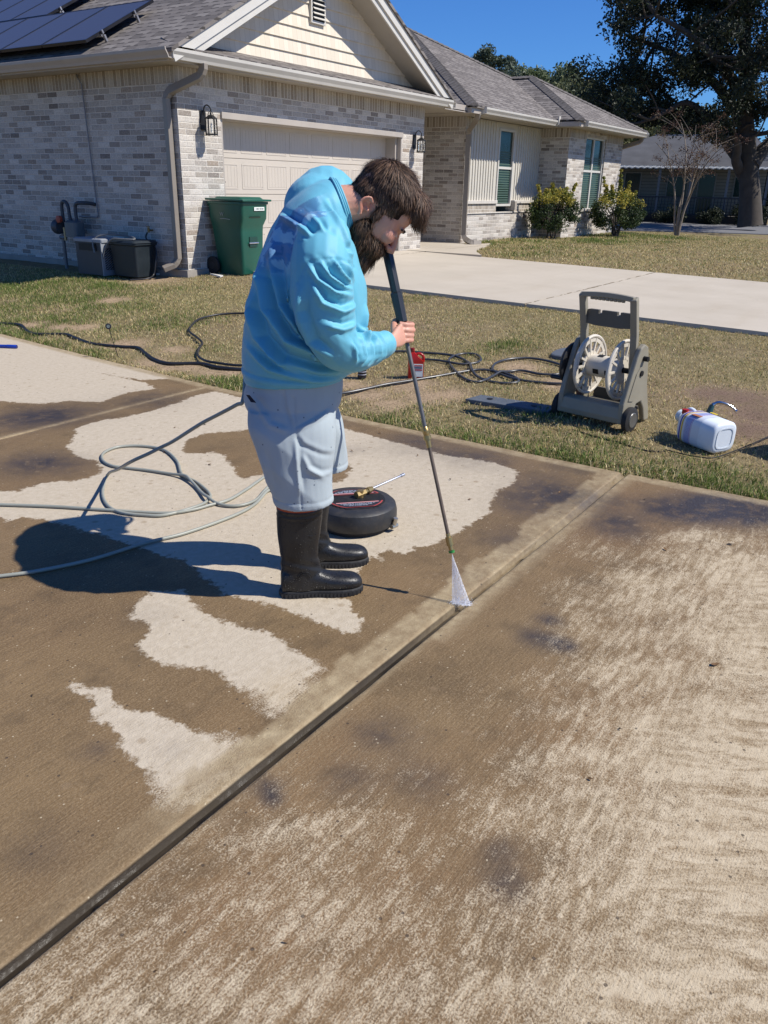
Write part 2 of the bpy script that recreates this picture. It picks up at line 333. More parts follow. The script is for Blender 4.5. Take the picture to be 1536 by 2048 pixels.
H1 = poly([(3.474, 3.887, 0), (3.619, 3.975, 0), (3.761, 3.964, 0), (4.024, 3.801, 0), (4.095, 3.586, 0), (3.421, 3.006, 0), (3.433, 3.095, 0), (3.231, 3.129, 0), (3.39, 3.386, 0), (3.499, 3.538, 0), (3.509, 3.628, 0), (3.411, 3.688, 0), (3.398, 3.792, 0)])
H2 = poly([(3.709, 2.931, 0), (3.863, 2.972, 0), (3.88, 2.866, 0), (3.785, 2.751, 0), (3.604, 2.644, 0), (3.492, 2.651, 0), (3.494, 2.763, 0)])
s1 = np.maximum.reduce([sdf(PA, X, Y), sdf(PB, X, Y), sdf(PD, X, Y), sdf(PE, X, Y)]); s1 = np.minimum(s1, -sdf(H1, X, Y)); s1 = np.minimum(s1, -sdf(H2, X, Y))
sp_ = np.zeros(len(X)) + .02
# soft, speckled tails of patches towards the joint
for (cx_, cy_, r_) in [(1.702, 1.527, 0), (1.41, 1.454, 0), (1.241, 1.429, 0), (1.808, 1.529, 0)]: sp_ += .16 * np.exp(-((X - cx_) ** 2 + (Y - cy_) ** 2) / .13 ** 2)
left = np.clip(s1, -.12, .12)
CP = """700,1450,-.9 500,1620,-.5 330,1800,-.35 100,1990,0 950,1250,-1.1 1050,1200,-1.1 1130,1195,.0 1180,1100,-.15 1250,1020,-1 1400,1075,.45 1500,1150,.9 1536,1300,1 1300,1180,.55 1250,1350,.4 1100,1400,-.15 1000,1450,-.6 900,1500,-.9 1100,1550,.2 1000,1620,.05 850,1600,-.65 700,1650,.1 600,1750,.15 900,1750,-.5 1000,1720,-.5 1200,1600,.6 1350,1500,.9 1500,1500,1 1450,1700,1 1400,1900,.8 1200,1800,.45 1000,1850,-.05 800,1900,-.1 600,1900,.25 850,2030,.1 1000,2040,.3 1200,2000,.6 400,1950,.3 200,2030,.3 400,1830,-.3 600,1830,-.1 500,1740,.0 650,1550,-.7 800,1350,-1 1000,1300,-1.1 560,1680,.15 1150,1280,-.1 1100,1120,-1 1180,1040,-1.1 1330,1040,-.9 1450,1030,-.9 1530,1060,-.2 1100,980,-1 1000,1120,-1 1200,1250,.1 780,1750,-.15 1300,1700,.8"""
cpx = [(1.728, 1.257, 0), (1.264, 1.259, -0), (0.923, 1.219, 0), (0.617, 1.231, 0), (2.527, 1.23, -0), (2.836, 1.157, 0), (2.956, 1.028, 0), (3.486, 1.116, 0), (4.101, 1.149, 0), (3.96, 0.721, 0), (3.656, 0.426, 0), (3.01, 0.237, 0), (3.239, 0.753, 0), (2.526, 0.627, 0), (2.228, 0.786, 0), (2.006, 0.863, 0), (1.805, 0.934, 0), (1.876, 0.636, 0), (1.661, 0.692, 0), (1.575, 0.884, 0), (1.376, 1, 0), (1.167, 1.002, 0), (1.382, 0.694, 0), (1.498, 0.612, 0), (1.86, 0.477, 0), (2.207, 0.363, 0), (2.343, 0.171, 0), (1.869, 0.141, 0), (1.52, 0.119, 0), (1.524, 0.356, 0), (1.32, 0.524, 0), (1.131, 0.681, 0), (1.002, 0.866, 0), (1.031, 0.554, 0), (1.11, 0.42, 0), (1.272, 0.264, 0), (0.83, 1.005, 0), (0.648, 1.108, 0), (0.941, 1.119, 0), (1.075, 0.926, 0), (1.108, 1.115, 0), (1.495, 1.177, 0), (2.06, 1.281, 0), (2.417, 1.066, 0), (1.227, 1.119, 0), (2.651, 0.863, 0), (3.267, 1.228, 0), (3.85, 1.252, 0), (4.087, 0.931, 0), (4.353, 0.688, 0), (4.26, 0.471, 0), (4.149, 1.603, 0), (3.129, 1.417, 0), (2.818, 0.825, 0), (1.296, 0.817, 0), (1.755, 0.304, 0)]
cv = [float(c.split(',')[2]) for c in CP.split()]
num = np.zeros(len(X)); den = np.zeros(len(X)) + 1e-9
for (a, b, _), v in zip(cpx, cv):
    r2 = (X - a) ** 2 + (Y - b) ** 2; w = 1 / (r2 + .006) ** 1.7; num += w * v; den += w
rt = num / den
isR = Y < JY[0]
Dv = np.where(isR, np.where(rt > 0, rt * .10, rt * .15) - .03, left); Am = np.where(isR, .40, sp_)
# warp some scallops where the wand passed
scal = np.sin((X * .8 + Y * .6) * 26 + 3 * fbm(X, Y, 2, 21)) * .018 * np.exp(-((rt - .1) / .8) ** 2); Dv = Dv + np.where(isR, scal, 0)
dk = np.zeros(len(X))
for (px_, r_, s_) in zip([(2.583, 0.988, 0), (2.593, 0.88, 0), (1.751, 1.137, 0), (1.645, 0.926, 0), (1.371, 1.28, 0), (1.329, 1.234, 0), (1.529, 0.627, 0), (1.433, 0.566, 0), (1.322, 1.618, 0), (1.183, 1.815, 0), (0.848, 1.602, 0), (4.265, 0.928, 0), (4.469, 0.713, 0), (3.863, 1.123, 0), (4.153, 1.667, 0), (4.668, 1.657, 0), (3.365, 1.48, 0), (4.513, 0.593, 0), (3.21, 5.262, 0), (3.464, 5.156, 0), (2.783, 4.161, 0), (2.687, 4.368, 0), (4.396, 2.709, 0), (4.376, 2.209, 0), (4.518, 3.566, 0), (1.839, 2.323, 0), (2.908, 1.456, -0), (4.133, 1.358, 0), (3.861, 1.598, 0), (4.162, 4.988, 0), (2.739, 1.003, 0), (1.52, 1.105, 0), (1.337, 1.365, -0), (4.066, 2.963, 0)], [.07, .05, .10, .09, .045, .03, .05, .06, .05, .05, .09, .2, .2, .16, .22, .2, .16, .2, .25, .3, .22, .2, .25, .25, .2, .1, .1, .2, .2, .3, .05, .08, .05, .1], [.85, .7, .5, .35, .6, .7, .4, .5, .25, .35, .2, .85, .9, .7, .55, .5, .4, .9, .5, .6, .35, .5, .6, .6, .5, .2, .2, .55, .5, .5, .9, .4, .3, .5]):
    dk += s_ * np.exp(-((X - px_[0]) ** 2 + (Y - px_[1]) ** 2) / r_ ** 2)
dk = np.clip(dk * 1.25 * (.6 + .9 * fbm(X, Y, 9, 31)), 0, 1)
ru = np.clip(fbm(X, Y, 1.8, 41) * 1.6 - .35, 0, 1) * np.where(isR, 1, .45)
e_ = edge_x(Y) - X
st = np.exp(-(np.clip(e_ - .085, 0, 9) / .02) ** 2) * .9 * (Y > -1)
j = JY[0]
wl = .085 + .05 * vnoise(X, 0 * X, 3.1, 5) + .05 * vnoise(X, 0 * X, 11, 6); wr = np.where(X > 2.35, .08 + .07 * vnoise(X, 0 * X, 2.7, 8), .045 + .03 * vnoise(X, 0 * X, 5, 9))
st = np.maximum(st, np.where((Y > j), np.clip(1.5 - (Y - j) / wl * 1.5 + 3 * ((Y - j) < wl) * .3, 0, 1) * np.clip((X - .9) / .5, .15, 1), np.clip(1.6 - (j - Y) / wr * 1.6, 0, 1) * np.clip((X - 1.2) / .8, .25, 1)))
st = np.maximum(st, .95 * np.exp(-((Y - JY[1] - .015) / .03) ** 2)); st = np.clip(st, 0, 1)
st = st * (1 - .6 * np.clip(dk * 1.3, 0, 1) * (e_ > .1))
jt = (np.abs(Y - JY[0]) < .019) * (X < 4.8) * np.clip(1.25 - (X - 1.9) * .9, .35, 1.); jt = np.maximum(jt, (np.abs(Y - JY[1]) < .004) * .35)
def setcol(o, name, a, b, c):
    ca = o.data.attributes.new(name, 'FLOAT_COLOR', 'POINT'); q = np.ones((len(a), 4), np.float32); q[:, 0] = a; q[:, 1] = b; q[:, 2] = c; ca.data.foreach_set('color', q.ravel())
setcol(drive, 'st', Dv + .5, Am, dk); setcol(drive, 'st2', st, ru, jt)
# ---- neighbour's driveway and walk
def conc2():
    t = NT('pale_concrete'); co = t.coord('World')
    a = t.noise(co, 1.1, 5, .6); b = t.noise(co, 25, 5, .7); c = t.noise(t.coord('World', (.5, 3, 1)), 1, 4)
    col = t.mix(t.math('MULTIPLY_ADD', a, 1.5, -.3, clamp=True), (.42, .37, .295), (.54, .485, .40)); col = t.mix(t.math('MULTIPLY', b, .35), col, (.42, .36, .28))
    col = t.mix(t.ramp(c, [(.55, 0), (.8, .3)]), col, (.38, .31, .22)); t.bump(b, .3, .004)
    sx = t.n('SeparateXYZ', i_0=co); yy = t.math('ADD', sx.outputs[1], t.math('MULTIPLY', t.math('SUBTRACT', t.noise(co, 4, 4), .5), .08)); nn_ = t.noise(co, 3, 2)
    for q in (4.2, -.4, 8.9): col = t.mix(t.math('MULTIPLY', t.math('LESS_THAN', t.math('ABSOLUTE', t.math('SUBTRACT', yy, q)), t.math('MULTIPLY_ADD', nn_, .05, -.010)), .75), col, (.14, .11, .07))
    col = t.mix(t.math('MULTIPLY', t.ramp(t.noise(co, 9, 5, .8), [(.60, 0), (.72, 1)]), .35), col, (.25, .20, .14))
    return t.P(Base_Color=col, Roughness=.85, Specular_IOR_Level=.3)
C2 = conc2()
jx = [4.25]; xs2 = np.concatenate([[9.425, 9.43], np.linspace(9.45, 14.78, 30), [14.8, 14.805]]); ys2 = np.unique(np.concatenate([np.linspace(-9, 9.55, 60)] + [[q - .012, q - .01, q, q + .01, q + .012] for q in (4.2, -.4, 8.9)]))
def z2(X, Y):
    z = Dz(Y) + .03
    for q in (4.2, -.4, 8.9): z = z - .02 * (np.abs(Y - q) < .011)
    z = z - .012 * ((np.abs(X - 12.1) < .02)); z[:, 0] -= .1; z[:, -1] -= .1; return z
d2, _ = grid('neighbour_driveway', xs2, ys2, z2, C2, None, False)
wb = MB(); pts = [(14.78, 9.4), (17.5, 9.4), (17.5, 9.2), (18.2, 9.15), (17.9, 8.95), (17.3, 8.75), (16.3, 8.5), (15.5, 8.1), (14.78, 7.6)]
wb.prism([(x, y, .30) for x, y in pts], (0, 0, .086)); wb.box(15.36, 17.54, 9.403, 14, .30, .392); tag(wb.build('front_walk', C2), kind='structure')
# ---- street
def asphalt():
    t = NT('asphalt'); co = t.coord('World'); a = t.noise(co, .5, 4); b = t.noise(co, 40, 4, .7)
    col = t.mix(a, (.10, .105, .115), (.17, .17, .18)); t.bump(b, .4, .005)
    return t.P(Base_Color=t.mix(t.math('MULTIPLY', b, .4), col, (.22, .21, .2)), Roughness=.85)
rd = MB(); a = Vector((34.2, 10.9, 0)); b = Vector((37.6, 6.3, 0)); dr = (b - a).normalized(); w = Vector((-dr.y, dr.x, 0)); w = w if w.x > 0 else -w
P0 = a - dr * 60; rs = []
for i in range(61):
    p = P0 + dr * (i * 2); q = p + w * 9.5
    rs.append([(p.x, p.y, tz(p.x, p.y) + .035), (q.x, q.y, tz(q.x, q.y) + .035), (q.x, q.y, -.4), (p.x, p.y, -.4)])
rd.rings(rs); tag(rd.build('street', asphalt()), kind='structure')
# ---------------- grass ----------------
GREEN = [(c[0], c[1], r) for c, r in zip([(4.656, 2.956, 0), (4.66, 2.552, 0), (4.881, 2.095, -0.004), (4.792, 1.705, -0.01), (4.754, 1.21, -0.012), (4.913, 0.81, -0.004), (4.731, 3.178, 0), (4.811, 2.4, -0.009), (5.561, 2.248, 0.033), (5.2, 1.584, 0.013), (5.03, 5.02, 0.002), (4.981, 5.277, -0.003), (4.98, 4.796, -0.001), (5.164, 7.521, -0.004), (5.15, 6.858, 0.001), (5.302, 8.243, 0.003), (6.673, 9.808, 0.114), (7.739, 9.585, 0.203), (6.025, 8.42, 0.065), (6.307, 4.967, 0.083), (5.753, 5.927, 0.049), (6.531, 7.436, 0.104), (7.272, 11.125, 0.158), (7.474, 3.518, 0.137), (25.107, 8.323, 0.372)], [.35, .35, .4, .45, .5, .5, .3, .35, .25, .35, .2, .2, .2, .3, .25, .3, 1.6, 1.2, 1.2, .3, .35, .7, 1.6, .2, 3])]
GREEN += [(17.5, 8.6, 1.2), (19.5, 8.6, 1.6), (21.5, 7.9, 1.6), (24, 7.5, 1.3), (16, 7.7, .8)]
BARE = [(c[0], c[1], r) for c, r in zip([(5.3, 3.663, 0.021), (5.158, 3.373, 0.013), (5.473, 3.245, 0.031), (5.64, 3.109, 0.04), (5.454, 3.976, 0.031), (5.717, 3.541, 0.045), (6.792, 1.088, 0.083), (6.46, 0.877, 0.067), (6.829, 1.286, 0.086), (6.025, 0.895, 0.049), (5.143, 5.316, 0.008), (5.177, 5.608, 0.01), (5.122, 6.089, 0.003), (5.479, 6.876, 0.027), (5.821, 7.969, 0.05), (5.088, 5.778, 0.002), (5.232, 5.154, 0.015), (6.419, 2.442, 0.076), (7.747, 2.729, 0.142), (8.328, 9.735, 0.25), (7.064, 8.973, 0.148), (4.243, 1.341, 0), (5.446, 4.293, 0.03), (5.42, 4.495, 0.029), (6.744, 3.009, 0.096), (5.688, 8.241, 0.037), (5.611, 8.696, 0.028), (5.58, 6.242, 0.037)], [.16, .16, .18, .16, .14, .2, .35, .35, .3, .3, .14, .14, .16, .22, .2, .14, .16, .2, .2, .4, .25, .1, .25, .25, .2, .18, .18, .14])]
GREEN += [(p[0] + .16, p[1], .34) for p in [(4.582, 2.95, 0), (4.568, 2.577, 0), (4.534, 2.256, 0), (4.542, 1.906, 0), (4.538, 1.638, 0), (4.627, 1.173, 0), (4.674, 0.897, 0), (4.796, 0.646, -0.011), (4.964, 5.077, -0.004), (4.904, 4.782, -0.007), (4.61, 3.227, 0)]]
bb_ = np.zeros(len(GV_)); bd_ = np.zeros(len(GV_))
for (a, b, s_) in BARE:
    w = np.exp(-(((GV_[:, 0] - a) ** 2 + (GV_[:, 1] - b) ** 2) / (s_ * 1.25) ** 2) ** 1.5); bb_ = np.maximum(bb_, w); bd_ = np.maximum(bd_, w * ((b < 1.6) & (a > 5.2)))
ca_ = ground.data.attributes.new('bare', 'FLOAT_COLOR', 'POINT'); q_ = np.ones((len(GV_), 4), np.float32); q_[:, 0] = bb_; q_[:, 1] = bd_; q_[:, 2] = 0; ca_.data.foreach_set('color', q_.ravel())
def blades(name, n, x0, x1, y0, y1, h, wd, maskf, lab, seed):
    r = np.random.default_rng(seed); px = r.uniform(x0, x1, n); py = r.uniform(y0, y1, n)
    g = np.zeros(n); ba = np.zeros(n)
    for (a, b, s_) in GREEN: g = np.maximum(g, np.exp(-((px - a) ** 2 + (py - b) ** 2) / s_ ** 2))
    for (a, b, s_) in BARE: ba = np.maximum(ba, np.exp(-(((px - a) ** 2 + (py - b) ** 2) / s_ ** 2) ** 1.5))
    g = np.clip(g * .85 + (fbm(px, py, 1.4, 51) - .62) * 1.5, 0, 1)
    keep = maskf(px, py) & (r.random(n) > ba * 1.05) & (r.random(n) < .30 + .6 * np.clip(fbm(px, py, 3.2, 61) * 1.8 - .4, 0, 1) + .4 * g)
    px, py, g, ba = px[keep], py[keep], g[keep], ba[keep]; n = len(px)
    pz = gzf(px, py); hh = h * (.45 + .9 * r.random(n)) * (.75 + .7 * g) * (1 - .5 * ba); an = r.uniform(0, 2 * PI, n); le = r.uniform(.2, 1.5, n) * (1.25 - .6 * g)
    ux, uy = np.cos(an), np.sin(an); w_ = wd * (.6 + .8 * r.random(n)); la = r.uniform(0, 2 * PI, n); dx, dy = np.cos(la) * le * hh, np.sin(la) * le * hh
    b0 = np.stack([px - ux * w_, py - uy * w_, pz - .004], -1); b1 = np.stack([px + ux * w_, py + uy * w_, pz - .004], -1)
    m0 = np.stack([px - ux * w_ * .8 + dx * .35, py - uy * w_ * .8 + dy * .35, pz + hh * .55], -1); m1 = np.stack([px + ux * w_ * .8 + dx * .35, py + uy * w_ * .8 + dy * .35, pz + hh * .55], -1)
    tp = np.stack([px + dx, py + dy, pz + hh * np.clip(1.05 - .35 * le, .3, 1)], -1)
    V = np.stack([b0, b1, m0, m1, tp], 1).reshape(-1, 3); k = np.arange(n) * 5
    T = np.stack([k, k + 1, k + 3, k, k + 3, k + 2, k + 2, k + 3, k + 4], -1).reshape(-1, 3)
    straw = np.array([[.64, .51, .25], [.52, .41, .19], [.38, .29, .14], [.72, .61, .35]])[r.integers(0, 4, n)]; gre = np.array([[.12, .18, .035], [.17, .24, .055], [.24, .28, .08], [.08, .13, .03]])[r.integers(0, 4, n)]
    f = np.clip(g * 1.1 + r.normal(0, .25, n), 0, 1)[:, None]; f = (r.random(n)[:, None] < f * .92 + .05) * 1.; c = (straw * (1 - f) + gre * f) * r.uniform(.7, 1.25, n)[:, None]
    o = mesh_np(name, V, T, GM, None); cc = np.repeat(c, 5, 0); ca = o.data.attributes.new('gc', 'FLOAT_COLOR', 'POINT'); q = np.ones((len(cc), 4), np.float32); q[:, :3] = cc; ca.data.foreach_set('color', q.ravel())
    tag(o, lab, 'grass', None, 'stuff'); return o
t = NT('grass_blade'); a = t.n('Attribute', attribute_name='gc'); t.P(Base_Color=a.outputs['Color'], Roughness=.7, Specular_IOR_Level=.25)
tr = t.n('BsdfTranslucent', i_Color=a.outputs['Color']); ms = t.n('MixShader', i_0=.28); t.t.links.new(t.b.outputs[0], ms.inputs[1]); t.t.links.new(tr.outputs[0], ms.inputs[2]); t.t.links.new(ms.outputs[0], t.out.inputs[0]); GM = t.m
mA = lambda x, y: (x > edge_x(y) - .01) & (x < 9.46 - .0 * y) & ~((x > 8.3) & (y > 9.6)) & (y < 1.9 * x - 1.)
blades('lawn_grass', 330000, 4.7, 9.47, -1.2, 13.5, .034, .0024, mA, 'patchy green and straw coloured lawn between the two driveways', 1)
mE = lambda x, y: (x > edge_x(y) - .012) & (x < edge_x(y) + .16)
GREEN += [(edge_x(q) + .05, q, .16) for q in np.arange(-1, 3.6, .12)] + [(edge_x(q) + .05, q, .16) for q in np.arange(5.2, 9, .12) if q > 6.6]
blades('edge_grass', 34000, 4.68, 5.4, -1.2, 9.3, .038, .0026, mE, 'longer green grass fringe along the edge of the near driveway', 2)
hin = lambda x, y: ((x > 15.3) & (x < 17.6) & (y > 9.3)) | ((x > 17.5) & (y > 9.55)) | ((x > 21.8) & (x < 26.05) & (y > 8.8))
WP = poly([(p[0], p[1]) for p in pts])
def mB(x, y): return (x > 14.79) & (x < 33.5) & ~hin(x, y) & (sdf(WP, x, y) < .02) & (y < 14)
blades('front_yard_grass', 230000, 14.8, 33.5, .5, 11.5, .05, .0055, mB, 'dry tan lawn in front of the house beyond the pale driveway', 3)
# ---------------- house materials ----------------
def brick_mat(name, soldier=False):
    t = NT(name); uv = t.n('UVMap').outputs[0]; sx = t.n('SeparateXYZ', i_0=uv); u, v = (sx.outputs[1], sx.outputs[0]) if soldier else (sx.outputs[0], sx.outputs[1])
    wob = t.noise(uv, 6, 3); u = t.math('ADD', u, t.math('MULTIPLY', wob, .012)); 
    bw, rh = .247, .0794
    if soldier: u = t.math('ADD', u, .105)
    r = t.math('DIVIDE', v, rh); row = t.math('FLOOR', r); off = 0 if soldier else t.math('MULTIPLY', t.math('MODULO', t.math('ABSOLUTE', row), 2.), .5)
    c = t.math('ADD', t.math('DIVIDE', u, bw), off); colm = t.math('FLOOR', c); fr = t.math('SUBTRACT', r, row); fc = t.math('SUBTRACT', c, colm)
    n1 = t.math('MULTIPLY', t.math('SUBTRACT', t.noise(uv, 45, 4, .7), .5), .25)
    ey = t.math('MULTIPLY', t.math('MINIMUM', fr, t.math('SUBTRACT', 1, fr)), rh); ex = t.math('MULTIPLY', t.math('MINIMUM', fc, t.math('SUBTRACT', 1, fc)), bw)
    e = t.math('MINIMUM', ex, ey); e = t.math('ADD', e, t.math('MULTIPLY', n1, .018)); brk = t.ramp(t.math('MULTIPLY', e, 60), [(.26, 0), (.46, 1)])
    cb = t.n('CombineXYZ'); t.set(cb.inputs[0], colm); t.set(cb.inputs[1], row); wn_ = t.n('TexWhiteNoise', noise_dimensions='2D', i_Vector=cb.outputs[0]); rr = wn_.outputs[0]; rc = t.n('SeparateColor', i_Color=wn_.outputs[1])
    base = t.ramp(rr, [(0, (.18, .155, .135)), (.12, (.24, .205, .175)), (.5, (.31, .27, .23)), (.85, (.40, .355, .30)), (1, (.28, .22, .17))])
    wash = t.math('MULTIPLY_ADD', t.noise(uv, 40, 4, .7), 1.7, t.math('MULTIPLY_ADD', rc.outputs[1], .75, -.88), clamp=True)
    colr = t.mix(t.math('MULTIPLY', wash, .8), base, (.80, .755, .68))
    if soldier: colr = t.mix(.45, colr, (.30, .24, .16))
    st = t.ramp(t.noise(uv, 30, 4, .7), [(.55, 0), (.75, .4)]); colr = t.mix(st, colr, (.17, .14, .12))
    col = t.mix(brk, t.mix(t.noise(uv, 30), (.64, .59, .52), (.76, .71, .63)), colr)
    t.bump(t.math('ADD', brk, t.math('MULTIPLY', t.noise(uv, 60, 4, .7), .5)), .9, .008)
    return t.P(Base_Color=col, Roughness=.9, Specular_IOR_Level=.25)
BR = brick_mat('whitewashed_brick'); BS = brick_mat('soldier_brick', True)
def shingle_mat():
    t = NT('roof_shingle'); uv = t.n('UVMap').outputs[0]; sx = t.n('SeparateXYZ', i_0=uv); u, v = sx.outputs[0], sx.outputs[1]; rh, bw = .145, .23
    r = t.math('DIVIDE', v, rh); row = t.math('FLOOR', r); fr = t.math('SUBTRACT', r, row); sh = t.n('TexWhiteNoise', noise_dimensions='1D', i_W=row).outputs[0]
    c = t.math('ADD', t.math('DIVIDE', u, bw), t.math('MULTIPLY', sh, 7.)); colm = t.math('FLOOR', c); fc = t.math('SUBTRACT', c, colm)
    cb = t.n('CombineXYZ'); t.set(cb.inputs[0], colm); t.set(cb.inputs[1], row); w_ = t.n('TexWhiteNoise', noise_dimensions='2D', i_Vector=cb.outputs[0]).outputs[0]
    tab = t.math('LESS_THAN', fc, t.math('MULTIPLY_ADD', w_, .5, .25)); g = t.noise(uv, 260, 3, .8); pa = t.noise(uv, 1.2, 3)
    col = t.ramp(t.math('MULTIPLY_ADD', g, .5, t.math('MULTIPLY', w_, .5)), [(.15, (.085, .075, .07)), (.5, (.17, .152, .14)), (.85, (.27, .245, .225))])
    col = t.mix(t.math('MULTIPLY', t.math('LESS_THAN', fr, t.math('MULTIPLY_ADD', tab, .20, .05)), .88), col, (.022, .02, .019))
    col = t.mix(t.math('MULTIPLY', pa, .3), col, (.21, .19, .175))
    t.bump(t.math('ADD', t.math('MULTIPLY', t.math('SUBTRACT', 1, fr), 1.), t.math('MULTIPLY', tab, .5)), .8, .01)
    return t.P(Base_Color=col, Roughness=.92, Specular_IOR_Level=.2)
SH = shingle_mat()
TRIM = M_('taupe_trim', (.42, .375, .325), .45, var=.05, vs=2, dirt=.1); TRIML = M_('pale_trim', (.60, .575, .52), .45, var=.04, vs=2, dirt=.08); DOORM = M_('garage_door_paint', (.53, .475, .405), .5, var=.03, vs=1.5, dirt=.06)
SIDE = M_('cream_shake', (.66, .55, .40), .7, var=.05, vs=3, bump=.2, bs=30); BATT = M_('beige_siding', (.57, .535, .46), .6, var=.04, vs=2); SOF = M_('soffit_vinyl', (.42, .38, .32), .6, var=.04)
BLK = M_('black_metal', (.012, .012, .013), .5, 0, spec=.3); GLASSD = None
t = NT('window_glass'); t.P(Base_Color=(.008, .032, .028), Roughness=.12, Specular_IOR_Level=.35); GLASSD = t.m
BLIND = M_('window_blind', (.065, .11, .085), .6, var=.05)
CLEAR = NT('lantern_glass'); CLEAR.P(Base_Color=(.9, .93, .95), Roughness=.05, Transmission_Weight=1.0, IOR=1.1, Alpha=.5); CLEAR = CLEAR.m
HB = thing('house', 'white brick house with shingle roof, front gable and two car garage door', 'house', (12, 9.36, .38))
b = MB()
# side wall (left), front piers + header
b.box(8.75, 8.95, 9.36, 24, .15, 2.87); b.box(8.95, 9.59, 9.36, 9.60, .15, 2.87); b.box(14.54, 15.35, 9.36, 9.60, .15, 2.87); b.box(9.59, 14.54, 9.36, 9.60, 2.57, 2.87); b.box(15.15, 15.348, 9.6, 14, .15, 2.87)
# wing walls
b.box(17.55, 17.75, 9.6, 16, .15, 2.87); b.box(17.75, 21.8, 9.6, 9.8, .15, 1.05); b.box(17.56, 17.655, 9.62, 9.76, .2, 2.86)
b.box(21.8, 21.998, 8.86, 11, .15, 2.87); b.box(21.998, 23.0, 8.86, 9.06, .15, 2.87); b.box(24.55, 26.0, 8.86, 9.06, .15, 2.87); b.box(23.0, 24.55, 8.862, 9.06, .15, 1.1); b.box(23, 24.55, 8.862, 9.06, 2.94, 3.078); b.box(25.8, 25.998, 9.06, 20, .15, 3.07)
b.box(15.3, 17.6, 13.9, 14.1, .3, 3.07)
b.build('wall', BR, HB, uv=True)
e = .006
for P_ in ([(8.75 - e, 8.95, 9.36 - e, 24), (8.95, 15.35, 9.36 - e, 9.6)], [(17.55 - e, 17.75, 9.6 - e, 16)], [(21.8 - e, 22.0, 8.86 - e, 11), (22, 23.0, 8.86 - e, 9.06)], [(24.55, 26, 8.86 - e, 9.06)]):
    b = MB()
    for q in P_: b.box(*q, 2.87, 3.078)
    b.build('soldier_course', BS, HB, uv=True)
for q in ((17.75, 19.26), (20.23, 21.8)): b = MB(); b.box(*q, 9.59, 9.8, 1.05, 1.25); b.build('soldier_course', BS, HB, uv=True)
b = MB(); b.box(17.66, 19.26, 9.55, 9.8, 1.25, 1.325); b.box(20.23, 21.8, 9.55, 9.8, 1.25, 1.325); b.box(17.66, 21.8, 9.572, 9.8, 1.028, 1.052); b.box(22.95, 24.6, 8.81, 9.0, 1.04, 1.1); b.build('brick_sill', M_('sill_brick', (.58, .54, .48), .85, var=.1, vs=12), HB, bevel=.006)
# gable siding: courses of shakes, each a slightly tilted board row
b = MB(); zc = 3.36
while zc < 5.15:
    hw0 = (5.22 - zc) / .54 - .12; hw1 = max(.02, (5.22 - zc - .19) / .54 - .12)
    b.add([(12 - hw0, 9.385, zc), (12 + hw0, 9.385, zc), (12 + hw1, 9.41, zc + .19), (12 - hw1, 9.41, zc + .19), (12 - hw0, 9.45, zc), (12 + hw0, 9.45, zc)], [(0, 1, 2, 3), (0, 4, 5, 1)])
    zc += .185
t = NT('shake_siding'); uv = t.n('UVMap').outputs[0]; sx = t.n('SeparateXYZ', i_0=uv); cu = t.math('FLOOR', t.math('DIVIDE', sx.outputs[0], .11)); fu = t.math('FRACT', t.math('DIVIDE', sx.outputs[0], .11))
w_ = t.n('TexWhiteNoise', noise_dimensions='1D', i_W=t.math('ADD', cu, t.math('MULTIPLY', t.math('FLOOR', t.math('DIVIDE', sx.outputs[1], .19)), 13.7))).outputs[0]
col = t.mix(w_, (.66, .59, .475), (.75, .68, .56)); col = t.mix(t.math('MULTIPLY', t.math('LESS_THAN', fu, .07), .35), col, (.3, .24, .17)); col = t.mix(t.math('MULTIPLY', t.noise(t.coord('UV', (30, 2, 1)), 1, 3), .3), col, (.5, .42, .32))
t.bump(fu, .15, .003); t.P(Base_Color=col, Roughness=.75)
b.build('gable_siding', t.m, HB, uv=True)
# gable vent
b = MB(); b.box(11.75, 12.13, 9.35, 9.40, 4.02, 4.72); b.build('gable_vent', TRIML, HB, bevel=.004); gv = b
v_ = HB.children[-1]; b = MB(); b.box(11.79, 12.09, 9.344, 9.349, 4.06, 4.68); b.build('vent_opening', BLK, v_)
for k in range(9):
    b = MB(); b.obox((11.94, 9.335, 4.10 + k * .066), (1, 0, 0), (0, .75, .66), (0, -.66, .75), .15, .028, .005); b.build('louver', TRIML, v_)
# garage door: panelled sections behind jambs
gd = MB(); gd.box(9.62, 14.48, 9.58, 9.62, .38, 2.5); gdo = gd.build('garage_door', DOORM, HB); gdo.location.y += .10
for s_ in range(4):
    z0 = .39 + s_ * .525; z1 = z0 + .517; b = MB(); b.box(9.64, 14.46, 9.566, 9.579, z0, z1)
    fr = MB()
    for k in range(8):
        x0 = 9.72 + k * .597; x1 = x0 + .50; a0, a1 = z0 + .075, z1 - .075
        fr.box(x0, x1, 9.561, 9.5659, a0, a0 + .018); fr.box(x0, x1, 9.561, 9.5659, a1 - .018, a1); fr.box(x0, x0 + .018, 9.561, 9.5659, a0 + .018, a1 - .018); fr.box(x1 - .018, x1, 9.561, 9.5659, a0 + .018, a1 - .018)
        for q in range(6): fr.box(x0 + .045 + q * .076, x0 + .045 + q * .076 + .069, 9.5638, 9.5658, a0 + .03, a1 - .03)
    b.V += []; sct = b.build('door_section', DOORM, gdo, bevel=.004); fr.build('raised_panel', DOORM, sct, bevel=.003)
for x in (9.66,):
    b = MB(); b.box(x, x + .22, 9.545, 9.555, 1.60, 1.63); b.prism([(x + .22, 9.545, 1.59), (x + .27, 9.545, 1.615), (x + .22, 9.545, 1.64)], (0, .01, 0)); b.build('strap_hinge', BLK, gdo)
